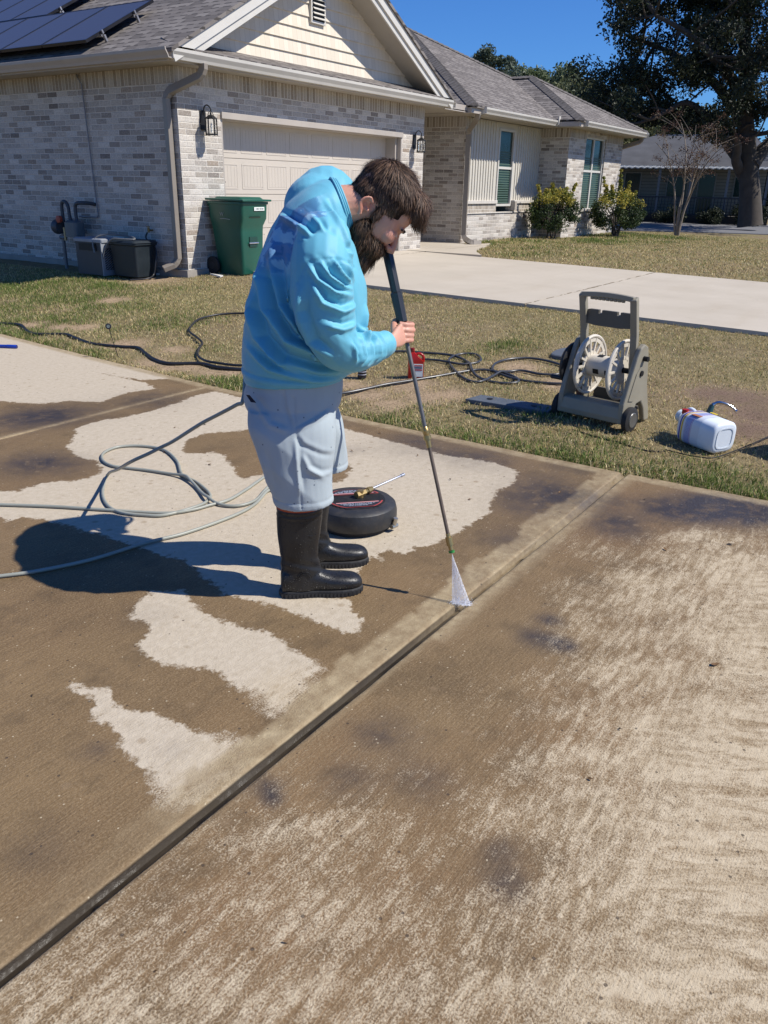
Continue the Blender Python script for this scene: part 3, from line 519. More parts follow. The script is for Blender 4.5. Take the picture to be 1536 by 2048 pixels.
b = MB(); b.box(9.59, 9.63, 9.37, 9.74, .38, 2.57); b.box(14.42, 14.54, 9.44, 9.74, .38, 2.57); b.box(14.49, 14.54, 9.352, 9.44, .38, 2.57); b.box(9.63, 14.42, 9.38, 9.74, 2.47, 2.57); b.box(9.59, 14.54, 9.33, 9.38, 2.48, 2.568); b.build('garage_frame', TRIM, HB, bevel=.004)
# slab edge under the door
b = MB(); b.box(8.70, 15.4, 9.33, 9.7, .2, .385); b.box(8.70, 8.8, 9.7, 24, .15, .36); b.build('slab_edge', M_('slab_concrete', (.33, .30, .26), .9, bump=.3), HB)
# roofs
def roof(name, quads, par=HB, th=.05, mt=SH):
    b = MB()
    for q in quads: b.prism(q, (0, 0, -th))
    return b.build(name, mt, par, uv=True)
X0, X1, RX, YF = 8.30, 15.70, 12.0, 8.90; ZE, PZ = 3.22, .54; ZR = ZE + (RX - X0) * PZ
g = roof('garage_roof', [[(X0 - .03, YF - .03, ZE - .016), (RX, YF - .03, ZR), (RX, 24, ZR), (X0 - .03, 24, ZE - .016)], [(RX, YF - .03, ZR), (X1 + .03, YF - .03, ZE - .016), (X1 + .03, 24, ZE - .016), (RX, 24, ZR)]])
b = MB(); b.prism([(X0 + .05, 8.90, 3.235), (X1 - .05, 8.90, 3.235), (X1 - .3, 9.42, 3.40), (X0 + .3, 9.42, 3.40)], (0, 0, -.03)); b.build('pent_roof', SH, HB, uv=True)
MX0, MX1 = 16.65, 26.30; MR = (MX0 + MX1) / 2; MH = 3.22 + (MR - MX0) * .5; MY = 8.95 + (MR - MX0)
roof('main_roof', [[(MX0, 8.95, 3.22), (MX1, 8.95, 3.22), (MR, MY, MH)], [(MX0, 24, 3.22), (MX0, 8.95, 3.22), (MR, MY, MH), (MR, 24, MH)], [(MX1, 8.95, 3.22), (MX1, 24, 3.22), (MR, 24, MH), (MR, MY, MH)]])
BX0, BX1 = 21.05, 26.30; BRX = (BX0 + BX1) / 2; BH = 3.22 + (BRX - BX0) * .5; BY = 8.28 + (BRX - BX0)
roof('bay_roof', [[(BX0, 8.28, 3.225), (BX1, 8.28, 3.225), (BRX, BY, BH)], [(BX0, 12, 3.225), (BX0, 8.28, 3.225), (BRX, BY, BH), (BRX, 13.2, BH)], [(BX1, 8.28, 3.225), (BX1, 12, 3.225), (BRX, 13.2, BH), (BRX, BY, BH)]])
roof('link_roof', [[(14, 11.5, 4.2), (18.5, 11.5, 4.2), (18.5, 15, 5.4), (14, 15, 5.4)]])
def caps(name, lines):
    for a, c in lines:
        b = MB()
        a, c = Vector(a), Vector(c); n = int((c - a).length / .16); d = (c - a) / n; s_ = Vector((0, 0, 1)).cross(d).normalized()
        for k in range(n):
            p = a + d * k; q = p + d * 1.15
            b.add([p + s_ * -.14 + Vector((0, 0, -.045)), p + Vector((0, 0, .028)), p + s_ * .14 + Vector((0, 0, -.045)), q + s_ * -.14 + Vector((0, 0, -.058)), q + Vector((0, 0, .012)), q + s_ * .14 + Vector((0, 0, -.058))], [(0, 1, 4, 3), (1, 2, 5, 4), (0, 3, 5, 2), (0, 2, 1)])
        b.build(name, M_('cap_shingle', (.15, .135, .125), .95, var=.25, vs=9, bump=.5, bs=90), HB)
caps('ridge_cap', [((MX0, 8.95, 3.24), (MR, MY, MH + .02)), ((MX1, 8.95, 3.24), (MR, MY, MH + .02)), ((BX0, 8.28, 3.24), (BRX, BY, BH + .02)), ((BX1, 8.28, 3.24), (BRX, BY, BH + .02)), ((BRX, BY, BH + .02), (BRX, 11.6, BH + .02)), ((MR, MY, MH + .02), (MR, 24, MH + .02)), ((RX, YF, ZR + .02), (RX, 20, ZR + .02))])
# rake boards + soffit under the rake
b = MB(); b2 = MB(); b3 = MB()
for s_ in (-1, 1):
    xe = X0 if s_ < 0 else X1
    f = lambda x, dz: (x, YF, ZE + abs(x - xe) * PZ - dz)
    b.prism([f(xe, .055), f(RX, .055), f(RX, .20), (xe + (-s_) * .05, YF, ZE - .17)], (0, .03, 0))
    b2.prism([(p[0], YF + .03, p[2]) for p in (f(xe - s_ * .02, .10), f(RX, .16), f(RX, .30), f(xe - s_ * .32, .30))], (0, .03, 0))
    b3.prism([(p[0], YF + .06, p[2]) for p in (f(xe - s_ * .25, .23), f(RX, .23), f(RX, .25), f(xe - s_ * .25, .25))], (0, .46, 0))
b.build('rake_board', TRIML, HB); b2.build('rake_trim', TRIML, HB); b3.build('rake_soffit', SOF, HB)
# soffit, fascia
b = MB(); b.box(8.33, 15.67, 9.02, 9.36, 3.08, 3.10); b.box(8.33, 8.75, 9.36, 24, 3.08, 3.10); b.box(16.7, 21.1, 9.02, 9.6, 3.08, 3.10); b.box(16.68, 17.55, 9.6, 16, 3.08, 3.10); b.box(15.35, 16.68, 9.1, 14, 3.082, 3.1); b.box(21.1, 26.26, 8.35, 8.86, 3.08, 3.10); b.box(21.1, 21.8, 8.86, 9.6, 3.08, 3.1); b.box(26.0, 26.26, 8.86, 20, 3.08, 3.1); b.build('soffit', SOF, HB)

b = MB(); b.box(8.30, 15.70, 8.99, 9.02, 3.065, 3.205); b.box(8.30, 8.33, 9.02, 24, 3.065, 3.205); b.box(16.65, 21.05, 9.0, 9.02, 3.065, 3.2); b.box(16.65, 16.68, 9.02, 16, 3.065, 3.2); b.box(21.05, 26.30, 8.33, 8.35, 3.065, 3.2); b.box(21.05, 21.08, 8.35, 9.0, 3.065, 3.2); b.box(26.27, 26.3, 8.35, 20, 3.065, 3.2); b.box(15.70, 16.65, 9.1, 9.13, 3.065, 3.2); b.build('fascia', TRIM, HB)
GS = [(0, .0), (-.065, 0), (-.08, .035), (-.115, .085), (-.12, .12), (-.105, .125), (-.105, .112), (-.10, .095), (-.07, .045), (-.055, .012), (-.01, .012), (-.008, .12), (0, .12)]
def gutter(name, x0, x1, y, z):
    b = MB(); b.rings([[(x, y + a, z + c) for a, c in GS] for x in (x0, x1)]); b.box(x0 - .004, x0, y - .115, y, z, z + .12); b.box(x1, x1 + .004, y - .115, y, z, z + .12); return b.build(name, TRIML, HB)
gutter('gutter', 8.30, 15.74, 8.99, 3.085); gutter('gutter', 17.12, 21.02, 9.0, 3.08); gutter('gutter', 21.35, 26.32, 8.33, 3.08)
b = MB(); b.rings([[(8.30 + a, y, 3.085 + c) for a, c in GS] for y in (8.90, 24)]); b.build('gutter', TRIM, HB)
b = MB(); b.box(21.0, 21.1, 8.86, 8.885, 3.10, 3.30); b.build('splash_guard', TRIML, HB)
SEC = [(-.055, -.035), (.055, -.035), (.055, .035), (-.055, .035)]
def dspout(pts, ft=None):
    b = MB(); P = []
    for i, p in enumerate(pts):
        if 0 < i < len(pts) - 1:
            p, a, c = Vector(p), Vector(pts[i - 1]), Vector(pts[i + 1]); P += [p + (a - p).normalized() * .07, p + (a - p).normalized() * .03 + (c - p).normalized() * .03, p + (c - p).normalized() * .07]
        else: P.append(Vector(p))
    b.tube(P, 1, sec=SEC); return b.build('downspout', M_('downspout_taupe', (.27, .235, .195), .45, var=.05, vs=2, dirt=.12), HB, bevel=.006)
dspout([(8.87, 8.93, 3.09), (8.87, 8.93, 2.96), (8.69, 9.50, 2.74), (8.69, 9.50, .48), (8.50, 9.62, .40)])
dspout([(17.05, 9.05, 3.09), (17.05, 9.05, 3.0), (17.50, 9.50, 2.78), (17.50, 9.50, .52), (17.40, 9.25, .42), (17.62, 9.10, .40)])
dspout([(26.25, 8.38, 3.09), (26.25, 8.38, 2.98), (26.06, 9.1, 2.75), (26.06, 9.1, .45)])
# board and batten siding with its window
b = MB(); b.box(17.66, 19.33, 9.66, 9.75, 1.325, 3.078); b.box(20.16, 21.8, 9.66, 9.75, 1.325, 3.078); b.box(19.33, 20.16, 9.66, 9.75, 2.93, 3.078)
b.build('siding_board', BATT, HB)
for k in range(30):
    x = 17.78 + k * .135
    if x > 21.75: break
    if 19.24 < x < 20.23: continue
    b = MB(); b.box(x, x + .036, 9.640, 9.6599, 1.33, 3.06); b.build('batten', BATT, HB)
b = MB(); b.box(17.66, 17.75, 9.636, 9.6595, 1.326, 3.07); b.build('corner_board', BATT, HB)
def window(x0, x1, z0, z1, y, zm, mull):
    fr = MB(); w = .055
    fr.box(x0 - w, x0, y - .03, y + .05, z0 - w, z1 + w); fr.box(x1, x1 + w, y - .03, y + .05, z0 - w, z1 + w); fr.box(x0, x1, y - .03, y + .05, z0 - w, z0); fr.box(x0, x1, y - .03, y + .05, z1, z1 + w)
    W_ = fr.build('window', TRIML, HB, bevel=.003)
    b = MB(); b.box(x0, x1, y - .01, y + .03, zm - .028, zm + .028); b.build('sash_rail', TRIML, W_)
    if mull: b = MB(); b.box((x0 + x1) / 2 - .04, (x0 + x1) / 2 + .04, y - .012, y + .03, z0, z1); b.build('mullion', TRIML, W_)
    b = MB(); b.box(x0, x1, y + .021, y + .025, z0, z1)
    b.build('pane', GLASSD, W_)
    b = MB(); n = int((z1 - z0) / .055)
    for k in range(n):
        z = z0 + .02 + k * .055
        if z < zm + (z1 - zm) * .45 and not (mull and k % 50 > 44): b.box(x0 + .04, x1 - .04, y + .0150, y + .0205, z, z + .03)
    b.build('blind', BLIND, W_)
window(19.37, 20.12, 1.24, 2.89, 9.66, 2.07, False); window(23.06, 24.49, 1.12, 2.9, 8.93, 2.09, True)
b = MB(); b.box(20.2, 20.32, 9.52, 9.64, 1.09, 1.30); b.build('window_box_bracket', TRIM, HB)
# wall lanterns
def lantern(x, z):
    y = 9.36; b = MB(); b.box(x - .055, x + .055, y - .022, y - .003, z + .06, z + .32); L_ = b.build('wall_lantern', BLK, HB, bevel=.008)
    c = y - .17
    b = MB(); b.tube(crom([(x, y - .02, z + .26), (x, y - .05, z + .36), (x, y - .11, z + .385), (x, c, z + .34), (x, c, z + .30)], 6), .009, 8)
    for s_ in (-1, 1): b.tube(crom([(x, c, z + .30), (x + s_ * .035, c, z + .29), (x + s_ * .06, c, z + .235)], 5), .005, 6)
    b.build('lantern_arm', BLK, L_, smooth=True)
    b = MB(); b.lathe((x, c, z), [(.001, .262), (.03, .255), (.055, .24), (.092, .212), (.095, .205), (.001, .203)], 6); b.lathe((x, c, z + .26), [(.012, 0), (.014, .02), (.004, .045)], 8); b.build('lantern_roof', BLK, L_)
    b = MB(); r = .078
    for k in range(6):
        a = PI / 3 * k + .26; p = (x + r * math.cos(a), c + r * math.sin(a)); b.tube([(p[0], p[1], z - .01), (p[0], p[1], z + .205)], .0095, 6)
    b.lathe((x, c, z), [(.088, -.004), (.088, .012), (.001, .012)], 6); b.lathe((x, c, z), [(.001, -.006), (.088, -.004)], 6); b.build('lantern_cage', BLK, L_)
    b = MB(); b.lathe((x, c, z), [(.07, .012), (.07, .2)], 6); b.build('lantern_glass', CLEAR, L_)
    b = MB(); b.lathe((x, c, z + .03), [(.012, 0), (.012, .06), (.016, .075), (.01, .11), (.002, .13)], 8); b.build('bulb', M_('bulb_white', (.8, .78, .7), .3), L_)
lantern(9.22, 2.24); lantern(14.98, 2.24)
# conduit on the side wall
b = MB(); b.tube([(8.735, 11.45, 3.06), (8.69, 11.36, 3.0), (8.72, 11.33, 2.93), (8.72, 11.27, 1.09), (8.72, 11.30, 1.06), (8.72, 11.75, 1.06)], .011, 8); b.build('conduit', M_('grey_conduit', (.22, .22, .23), .5), HB)
# spigot
b = MB(); b.tube([(8.75, 10.07, .92), (8.66, 10.07, .92)], .014, 8); b.tube([(8.67, 10.07, .96), (8.67, 10.07, .89)], .018, 8); b.lathe((8.665, 10.07, .965), [(.03, 0), (.03, .012), (.001, .014)], 8); b.build('spigot', M_('spigot_brass', (.25, .18, .08), .4, .8), HB)
# solar panels on the left slope
ux = Vector((1, 0, PZ)).normalized(); nn = Vector((-PZ, 0, 1)).normalized(); uy = Vector((0, 1, 0))
t = NT('solar_cell'); uv = t.n('UVMap').outputs[0]; sx = t.n('SeparateXYZ', i_0=uv); gl = t.math('LESS_THAN', t.math('FRACT', t.math('DIVIDE', sx.outputs[0], .165)), .02); g2 = t.math('LESS_THAN', t.math('FRACT', t.math('DIVIDE', sx.outputs[1], .165)), .02)
t.P(Base_Color=t.mix(t.math('MULTIPLY', t.math('MAXIMUM', gl, g2), .5), (.055, .062, .10), (.09, .095, .13)), Roughness=.45, Specular_IOR_Level=.4, Coat_Weight=.15); SOL = t.m; SFR = M_('solar_frame', (.03, .03, .035), .35, .6)  # cell base lifted to grey-blue, sky glare put into the colour
def solar(s0, y0, ls, ly):
    c = Vector((X0, 0, ZE)) + ux * (s0 + ls / 2) + nn * .13; c.y = y0 + ly / 2
    fr = MB()
    for s_ in (-1, 1):
        fr.obox(c + ux * s_ * (ls / 2 - .01), ux, uy, nn, .01, ly / 2, .02); fr.obox(c + uy * s_ * (ly / 2 - .01), ux, uy, nn, ls / 2 - .02, .01, .02)
    f_ = fr.build('solar_panel', SFR, HB); b = MB(); b.obox(c + nn * .012, ux, uy, nn, ls / 2 - .02, ly / 2 - .02, .004); b.build('solar_cell_sheet', SOL, f_, uv=True)
for k in range(11): solar(.13, 10.65 + k * 1.02, 1.46, 1.0)
for k in range(8): solar(1.62, 13.25 + k * 1.02, 1.46, 1.0)

AL = M_('aluminium', (.6, .6, .62), .35, .9)
for s0, y0 in ((.44, 10.62), (1.14, 10.62), (1.92, 13.22), (2.7, 13.22)):
    c = Vector((X0, 0, ZE)) + ux * s0; c.y = y0; b = MB(); b.obox(c + nn * .05, ux, uy, nn, .014, .02, .045); b.obox(c + nn * .135, ux, uy, nn, .012, .010, .025); b.build('panel_clamp', AL, HB)
for s0, y0, y1 in ((.44, 10.66, 21.8), (1.14, 10.66, 21.8), (1.92, 13.26, 21.4), (2.7, 13.26, 21.4)):
    c = Vector((X0, 0, ZE)) + ux * s0 + nn * .085; b = MB(); b.tube([(c.x, y0, c.z), (c.x, y1, c.z)], .018, 6); b.build('panel_rail', AL, HB)
# ---------------- foliage ----------------
def leafmat(name, tr=.25):
    t = NT(name); a = t.n('Attribute', attribute_name='gc'); t.P(Base_Color=a.outputs['Color'], Roughness=.55, Specular_IOR_Level=.35)
    r_ = t.n('BsdfTranslucent', i_Color=a.outputs['Color']); ms = t.n('MixShader', i_0=tr); t.t.links.new(t.b.outputs[0], ms.inputs[1]); t.t.links.new(r_.outputs[0], ms.inputs[2]); t.t.links.new(ms.outputs[0], t.out.inputs[0]); return t.m
LM = leafmat('leaf')
def leaves(name, cen, rad, n, size, cols, parent, seed=0, flat=.75, asp=.5, m=None):
    """cen Kx3 cluster centres, rad K radii, n leaves per cluster"""
    r = np.random.default_rng(seed); cen = np.asarray(cen, float); K = len(cen); rad = np.asarray(rad, float)
    N = K * n; c = np.repeat(cen, n, 0); R_ = np.repeat(rad, n)
    d = r.normal(size=(N, 3)); d /= np.linalg.norm(d, axis=1)[:, None]; p = c + d * (R_ * r.random(N) ** .45)[:, None] * np.array([1, 1, flat])
    a = r.normal(size=(N, 3)); a /= np.linalg.norm(a, axis=1)[:, None]; b = np.cross(a, r.normal(size=(N, 3))); b /= np.linalg.norm(b, axis=1)[:, None]
    s = size * r.uniform(.55, 1.3, N)[:, None]; w = s * asp
    up = np.cross(a, b) * (s * .18)
    V = np.stack([p - a * s * .5, p + b * w * .5 + up, p + a * s * .5, p - b * w * .5 + up], 1).reshape(-1, 3); k = np.arange(N) * 4
    F_ = np.stack([k, k + 1, k + 2, k + 3], -1)
    o = mesh_np(name, V, F_, m or LM, parent); cols = np.array(cols); ci = r.integers(0, len(cols), K); cc = cols[np.repeat(ci, n)]; alt = cols[r.integers(0, len(cols), N)]; cc = np.where(r.random(N)[:, None] < .6, cc, alt) * r.uniform(.65, 1.35, N)[:, None]
    ca = o.data.attributes.new('gc', 'FLOAT_COLOR', 'POINT'); q = np.ones((N * 4, 4), np.float32); q[:, :3] = np.repeat(cc, 4, 0); ca.data.foreach_set('color', q.ravel()); return o
def inpoly(P, n, r):
    P = np.array(P, float); lo, hi = P.min(0), P.max(0); out = []
    while len(out) < n:
        q = r.uniform(lo, hi); c = False
        for i in range(len(P)):
            a, b = P[i - 1], P[i]
            if ((a[1] > q[1]) != (b[1] > q[1])) and q[0] < (b[0] - a[0]) * (q[1] - a[1]) / (b[1] - a[1]) + a[0]: c = not c
        if c: out.append(q)
    return np.array(out)
BARK = M_('oak_bark', (.075, .062, .05), .95, var=.2, vs=4, bump=.8, bs=14); BARK2 = M_('pale_bark', (.26, .21, .16), .8, var=.2, vs=8, bump=.4, bs=30)
def limbs(name, L, parent, m=BARK, n=9):
    """L: list of (points, r0, r1) fused into one trunk mesh"""
    b = MB()
    for pts, r0, r1 in L:
        P = crom(pts, 5); k = len(P); b.tube(P, [r0 + (r1 - r0) * (i / (k - 1)) ** .8 for i in range(k)], n)
    return b.build(name, m, parent, smooth=True, ang=80)
def twigs(L, cen, r, step=2, r0=.05, r1=.012):
    out = []; pts = [Vector(p) for l in L for p in crom(l[0], 4)]
    for c in cen[::step]:
        c = Vector(c); q = min(pts, key=lambda p: (p - c).length)
        if (q - c).length < .4: continue
        mid = (q + c) / 2 + Vector(r.normal(size=3)) * .25 + Vector((0, 0, -.1 * (q - c).length)); out.append(([q, mid, c], r0, r1))
    return out
# ---- oak across the street. planes through the tree are described in a local frame (u right, v up) at the trunk
r = np.random.default_rng(5)
def frame(dirx, diry):
    f_ = Vector((dirx, diry, 0)).normalized(); return Vector((f_.y, -f_.x, 0)), f_
OAKC = [(40.29, 7.61, 0.39), (38.36, 14.47, 7.24), (38.89, 12.99, 8.7)]
_c = Vector(OAKC[0]); FU, FF = frame(_c.x, _c.y)
oakpoly = [[(p[0], p[1], p[2]) for p in q] for q in (
 [(38.34, 14.52, 7.81), (38.54, 14, 9.09), (38.57, 13.91, 11.57), (40.26, 7.74, 11.5), (40.62, 5.6, 7.67), (40.72, 4.8, 4.62), (40.27, 7.7, 4.29), (40.07, 8.7, 3.32), (39.71, 10.22, 4.21), (39.32, 11.63, 4.31), (38.95, 12.8, 4.01), (38.43, 14.29, 4.61), (38.23, 14.83, 5.5), (38.32, 14.57, 6.29), (38.63, 13.73, 6.76), (39.04, 12.52, 6.55), (39.21, 11.99, 7.01), (38.95, 12.81, 7.31), (38.69, 13.56, 7.04), (38.61, 13.81, 7.42), (38.72, 13.48, 7.98)],)]
oak = thing('oak_tree', 'huge dark spreading live oak standing beside the grey roofed house across the street', 'tree', (_c.x, _c.y, tz(_c.x, _c.y) + 0.0))
def toplane(P3): return [((Vector(p) - _c).dot(FU), (Vector(p)).z) for p in P3]
pl = toplane(oakpoly[0])
cuv = inpoly(pl, 300, r); dep = r.normal(0, 2.6, len(cuv)) + r.uniform(-1, 1, len(cuv))
cen = [(_c + FU * u + FF * d + Vector((0, 0, v - _c.z))) for (u, v), d in zip(cuv, dep)]
gaps = toplane([(39.18, 12.09, 7.76), (39.42, 11.27, 7.36), (39.99, 9.04, 7.65), (40.03, 8.86, 7.2), (39.82, 9.75, 4.98), (39.88, 9.53, 5.45), (39.65, 10.45, 5.08), (39.3, 11.67, 6.81), (40.19, 8.1, 4.39), (40.26, 7.75, 4), (38.84, 13.12, 6.65), (40.21, 8.03, 5.61), (38.88, 13.03, 8.24), (39.29, 11.73, 7.93)])
cen = [c for c in cen if all(((c - _c).dot(FU) - g_[0]) ** 2 + (c.z - g_[1]) ** 2 > .5 ** 2 for g_ in gaps)]
Lb = [(p, a, b_) for p, a, b_ in (
 ([(40.29, 7.59, 0.26), (40.26, 7.77, 1.33), (40.2, 8.07, 2.73), (40.32, 8.47, 4.31), (40.54, 8.9, 6.24), (40.38, 9.12, 7.89), (40.14, 9.28, 9.98)], .55, .16),
 ([(40.22, 7.96, 2.43), (40.08, 8.66, 3.08), (39.43, 9.27, 3.88), (38.55, 9.91, 4.7), (37.97, 10.53, 5.04), (37.41, 11.03, 4.7), (36.84, 11.54, 4.34)], .24, .06),
 ([(40.23, 7.93, 1.89), (40.15, 8.31, 2.43), (39.5, 8.47, 2.91), (39.11, 8.38, 3.36), (38.58, 8.47, 3.82)], .30, .12),
 ([(40.22, 7.97, 2.73), (40.78, 7.72, 3.34), (41.34, 7.41, 3.86), (41.96, 6.74, 5.05), (42.61, 5.76, 5.55)], .38, .10),
 ([(40.14, 8.34, 4.1), (41.36, 9.78, 5.59), (42.04, 11.19, 6.71), (42.07, 12.9, 7.61), (41.49, 14.65, 8.25)], .30, .06),
 ([(40.09, 8.59, 5.25), (38.35, 9.45, 6.4), (37.05, 10.45, 7.35), (36.17, 11.66, 8)], .26, .06),
 ([(40.08, 8.66, 5.63), (41.15, 8.39, 7.22), (42.27, 7.9, 8.8), (42.85, 7.5, 10.3)], .26, .06),
 ([(40.04, 8.81, 6.74), (38.91, 9.27, 8.05), (38.23, 9.94, 9.53)], .2, .05))]
limbs('trunk', Lb + twigs(Lb, cen, r, 2, .06, .015), oak)
dk_ = [(.020, .030, .016), (.030, .042, .018), (.014, .022, .014), (.045, .055, .025), (.025, .034, .022)]
leaves('crown', cen, r.uniform(.55, 1.15, len(cen)), 330, .17, dk_, oak, 11, .7)
cen2 = [c + Vector(r.normal(size=3)) * 1.2 for c in cen[::3]]; 
# ---- trees beyond
def tree(label, poly3, d0, tr, nc, nl, cols, seed, rad=(.8, 1.6), name='leafy_tree', ls=.3, dp=2.5):
    r = np.random.default_rng(seed); c = Vector(tr[0]); U, Fv = frame(c.x, c.y); pl = [((Vector(p) - c).dot(U), p[2]) for p in poly3]
    uv_ = inpoly(pl, nc, r); cen = [(c + U * u + Fv * float(d) + Vector((0, 0, v - c.z))) for (u, v), d in zip(uv_, r.normal(0, dp, nc))]
    T = thing(name, label, 'tree', (c.x, c.y, float(tz(c.x, c.y))), 0, 'trees beyond the houses')
    L = [(tr, .28, .08)]; limbs('trunk', L + twigs(L, cen, r, 4, .07, .02), T, n=7); leaves('crown', cen, r.uniform(rad[0], rad[1], nc), nl, ls, cols, T, seed + 1, .8)
gcol = [(.14, .18, .085), (.18, .22, .11), (.10, .135, .065), (.22, .26, .15)]; ocol = [(.14, .155, .07), (.19, .19, .09), (.10, .12, .06)]; dcol = [(.03, .04, .02), (.045, .055, .025), (.02, .03, .018)]
tree('tall thin bluish tree showing highest above the roof ridge', [(54.32, 29.89, 9.64), (54.83, 28.95, 10.23), (55.24, 28.16, 10.29), (55.52, 27.61, 9.59), (55.94, 26.73, 9), (56.12, 26.35, 7.95), (55.38, 27.87, 8.1), (54.75, 29.1, 8.69)], 62, [(55.66, 27.32, -0.5), (55.51, 27.61, 4.08), (55.24, 28.15, 7.79), (55.1, 28.43, 9.88)], 26, 240, [(.10, .13, .09), (.08, .11, .07), (.15, .18, .12)], 21, (.35, .8), ls=.22, dp=1.2)
tree('bushy pale green tree behind the low end of the roof ridge', [(59.43, 28.72, 8.68), (59.85, 27.81, 9.48), (60.58, 26.2, 9.32), (61.12, 24.9, 9.15), (61.39, 24.23, 5.62), (60.55, 26.26, 6.27), (59.61, 28.34, 7.88)], 66, [(60.8, 25.67, -0.55), (60.65, 26.03, 3.61), (60.57, 26.21, 7.57), (60.53, 26.32, 8.84)], 60, 260, gcol, 22, (.6, 1.2), ls=.26)
tree('round olive tree standing left of the huge oak', [(55.33, 23.22, 8.47), (55.72, 22.26, 9.09), (56.03, 21.47, 8.46), (56.36, 20.58, 7.02), (56.74, 19.5, 4.08), (55.72, 22.26, 4.66), (55.28, 23.33, 6.44)], 60, [(56.26, 20.85, -0.28), (56.13, 21.21, 3.15), (55.97, 21.61, 6.44), (55.87, 21.87, 8.18)], 60, 260, ocol, 23, (.6, 1.1), ls=.24)
tree('olive tree rising over the grey roof under the oak', [(60.46, 20.98, 5.83), (61.04, 19.23, 6.91), (61.51, 17.69, 7.05), (61.95, 16.06, 6.43), (62.07, 15.6, 3.34), (61.19, 18.76, 3.3), (60.45, 21.01, 3.28)], 64, [(61.52, 17.64, -0.28), (61.42, 17.99, 2.35), (61.38, 18.13, 4.58), (61.31, 18.34, 6.14)], 80, 260, ocol, 24, (.6, 1.2), ls=.26)
tree('dark tree behind the right half of the grey roof', [(65.66, 17.67, 6.41), (65.98, 16.44, 6.89), (66.41, 14.64, 5.75), (66.56, 13.94, 3.47), (65.87, 16.9, 3.44)], 68, [(66.33, 14.99, -0.28), (66.23, 15.42, 2.45), (66.16, 15.73, 4.45), (66.09, 15.99, 6.08)], 50, 260, dcol, 25, (.6, 1.2), ls=.26)
tree('low dark tree at the right edge beyond the oak trunk', [(64.73, 12.89, 3.42), (64.87, 12.18, 4.69), (65.12, 10.76, 5.3), (65.41, 8.78, 4.38), (65.59, 7.31, 0.01), (64.85, 12.28, -0.15)], 66, [(65.26, 9.86, -0.4), (65.21, 10.16, 1.22), (65.17, 10.45, 2.81), (65.13, 10.68, 4.06)], 70, 240, dcol, 26, (.7, 1.3), ls=.28)
tree('dark tree filling the gap between the brick house and the grey house', [(67.03, 26.29, 4.55), (67.52, 24.99, 6), (68.28, 22.85, 6), (68.73, 21.46, 3.51), (68.54, 22.05, -0.58), (67.23, 25.76, -0.68)], 72, [(68.06, 23.49, -1), (67.99, 23.7, 0.89), (67.92, 23.88, 3.12), (67.85, 24.09, 4.93)], 70, 240, dcol, 27, (.8, 1.4), ls=.3)
# ---- grey house across the street
hc = Vector([(45.5, 11.76, 0.23)][0]); U, Fv = frame(hc.x, hc.y); hz = .10
H2 = thing('bungalow', 'low grey roofed bungalow with white scalloped porch eave across the street', 'house', (hc.x, hc.y, hz), math.atan2(U.y, U.x))
HM = mat4(H2)
class LB(MB):
    def done(s, name, m, **k):
        s.V = [tuple(HM @ Vector(v)) for v in s.V]; return s.build(name, m, H2 if 'parent' not in k else k.pop('parent'), **k)
t = NT('lap_siding'); fz = t.math('FRACT', t.math('DIVIDE', t.n('SeparateXYZ', i_0=t.coord('World')).outputs[2], .16)); t.P(Base_Color=t.mix(t.math('LESS_THAN', fz, .14), (.24, .22, .17), (.09, .08, .06)), Roughness=.7)  # siding colour darkened to hold the shade of oak and porch
b = LB(); b.box(-5.6, 3.6, 1.5, 8, 0, 2.72); b.done('wall', t.m)
RM = M_('far_shingle', (.085, .088, .10), .95, var=.2, vs=1.5, bump=.4, bs=8)
b = LB(); b.prism([(-6.2, -.1, 2.72), (4.05, -.1, 2.72), (2.9, 3.9, 4.35), (-2.2, 3.9, 4.35), (-3.9, 2.4, 3.75), (-6.2, 2.4, 3.75)], (0, 0, -.08)); b.prism([(-6.2, 8.2, 2.72), (4.05, 8.2, 2.72), (2.9, 3.9, 4.35), (-2.2, 3.9, 4.35)][::-1], (0, 0, -.08)); b.prism([(4.05, -.1, 2.72), (4.05, 8.2, 2.72), (2.9, 3.9, 4.35)], (0, 0, -.08)); b.done('roof', RM, uv=True)
b = LB(); b.box(-2.2, 2.9, 3.84, 3.96, 4.34, 4.385); b.done('ridge_cap', M_('white_metal', (.62, .64, .66), .4, var=.03))
b = LB()
for k in range(34): x = -6.1 + k * .30; b.tube([(x, -.16, 2.66), (x + .15, -.2, 2.61), (x + .30, -.16, 2.66)], .055, 6)
b.box(-6.2, 4.1, -.14, -.08, 2.62, 2.72); b.done('awning_edge', M_('white_metal', (.62, .64, .66), .4))
for x in (-4.3, -1.55, .0, 1.75, 3.6): b = LB(); b.box(x - .06, x + .06, 0, .12, 0, 2.62); b.done('porch_post', M_('porch_paint', (.20, .21, .23), .6))
b = LB(); b.box(-6, 3.9, -.05, 1.5, 0, .38); b.done('porch_floor', M_('porch_dark', (.07, .065, .06), .8))
b = LB(); b.box(-6, 3.9, -.03, .02, 1.22, 1.28); b.box(-6, 3.9, -.03, .02, .42, .47); b.done('handrail', M_('rail_dark', (.05, .05, .06), .6))
for k in range(62): x = -5.95 + k * .16; b = LB(); b.box(x, x + .035, -.02, .01, .47, 1.22); b.done('baluster', M_('rail_dark', (.05, .05, .06), .6))
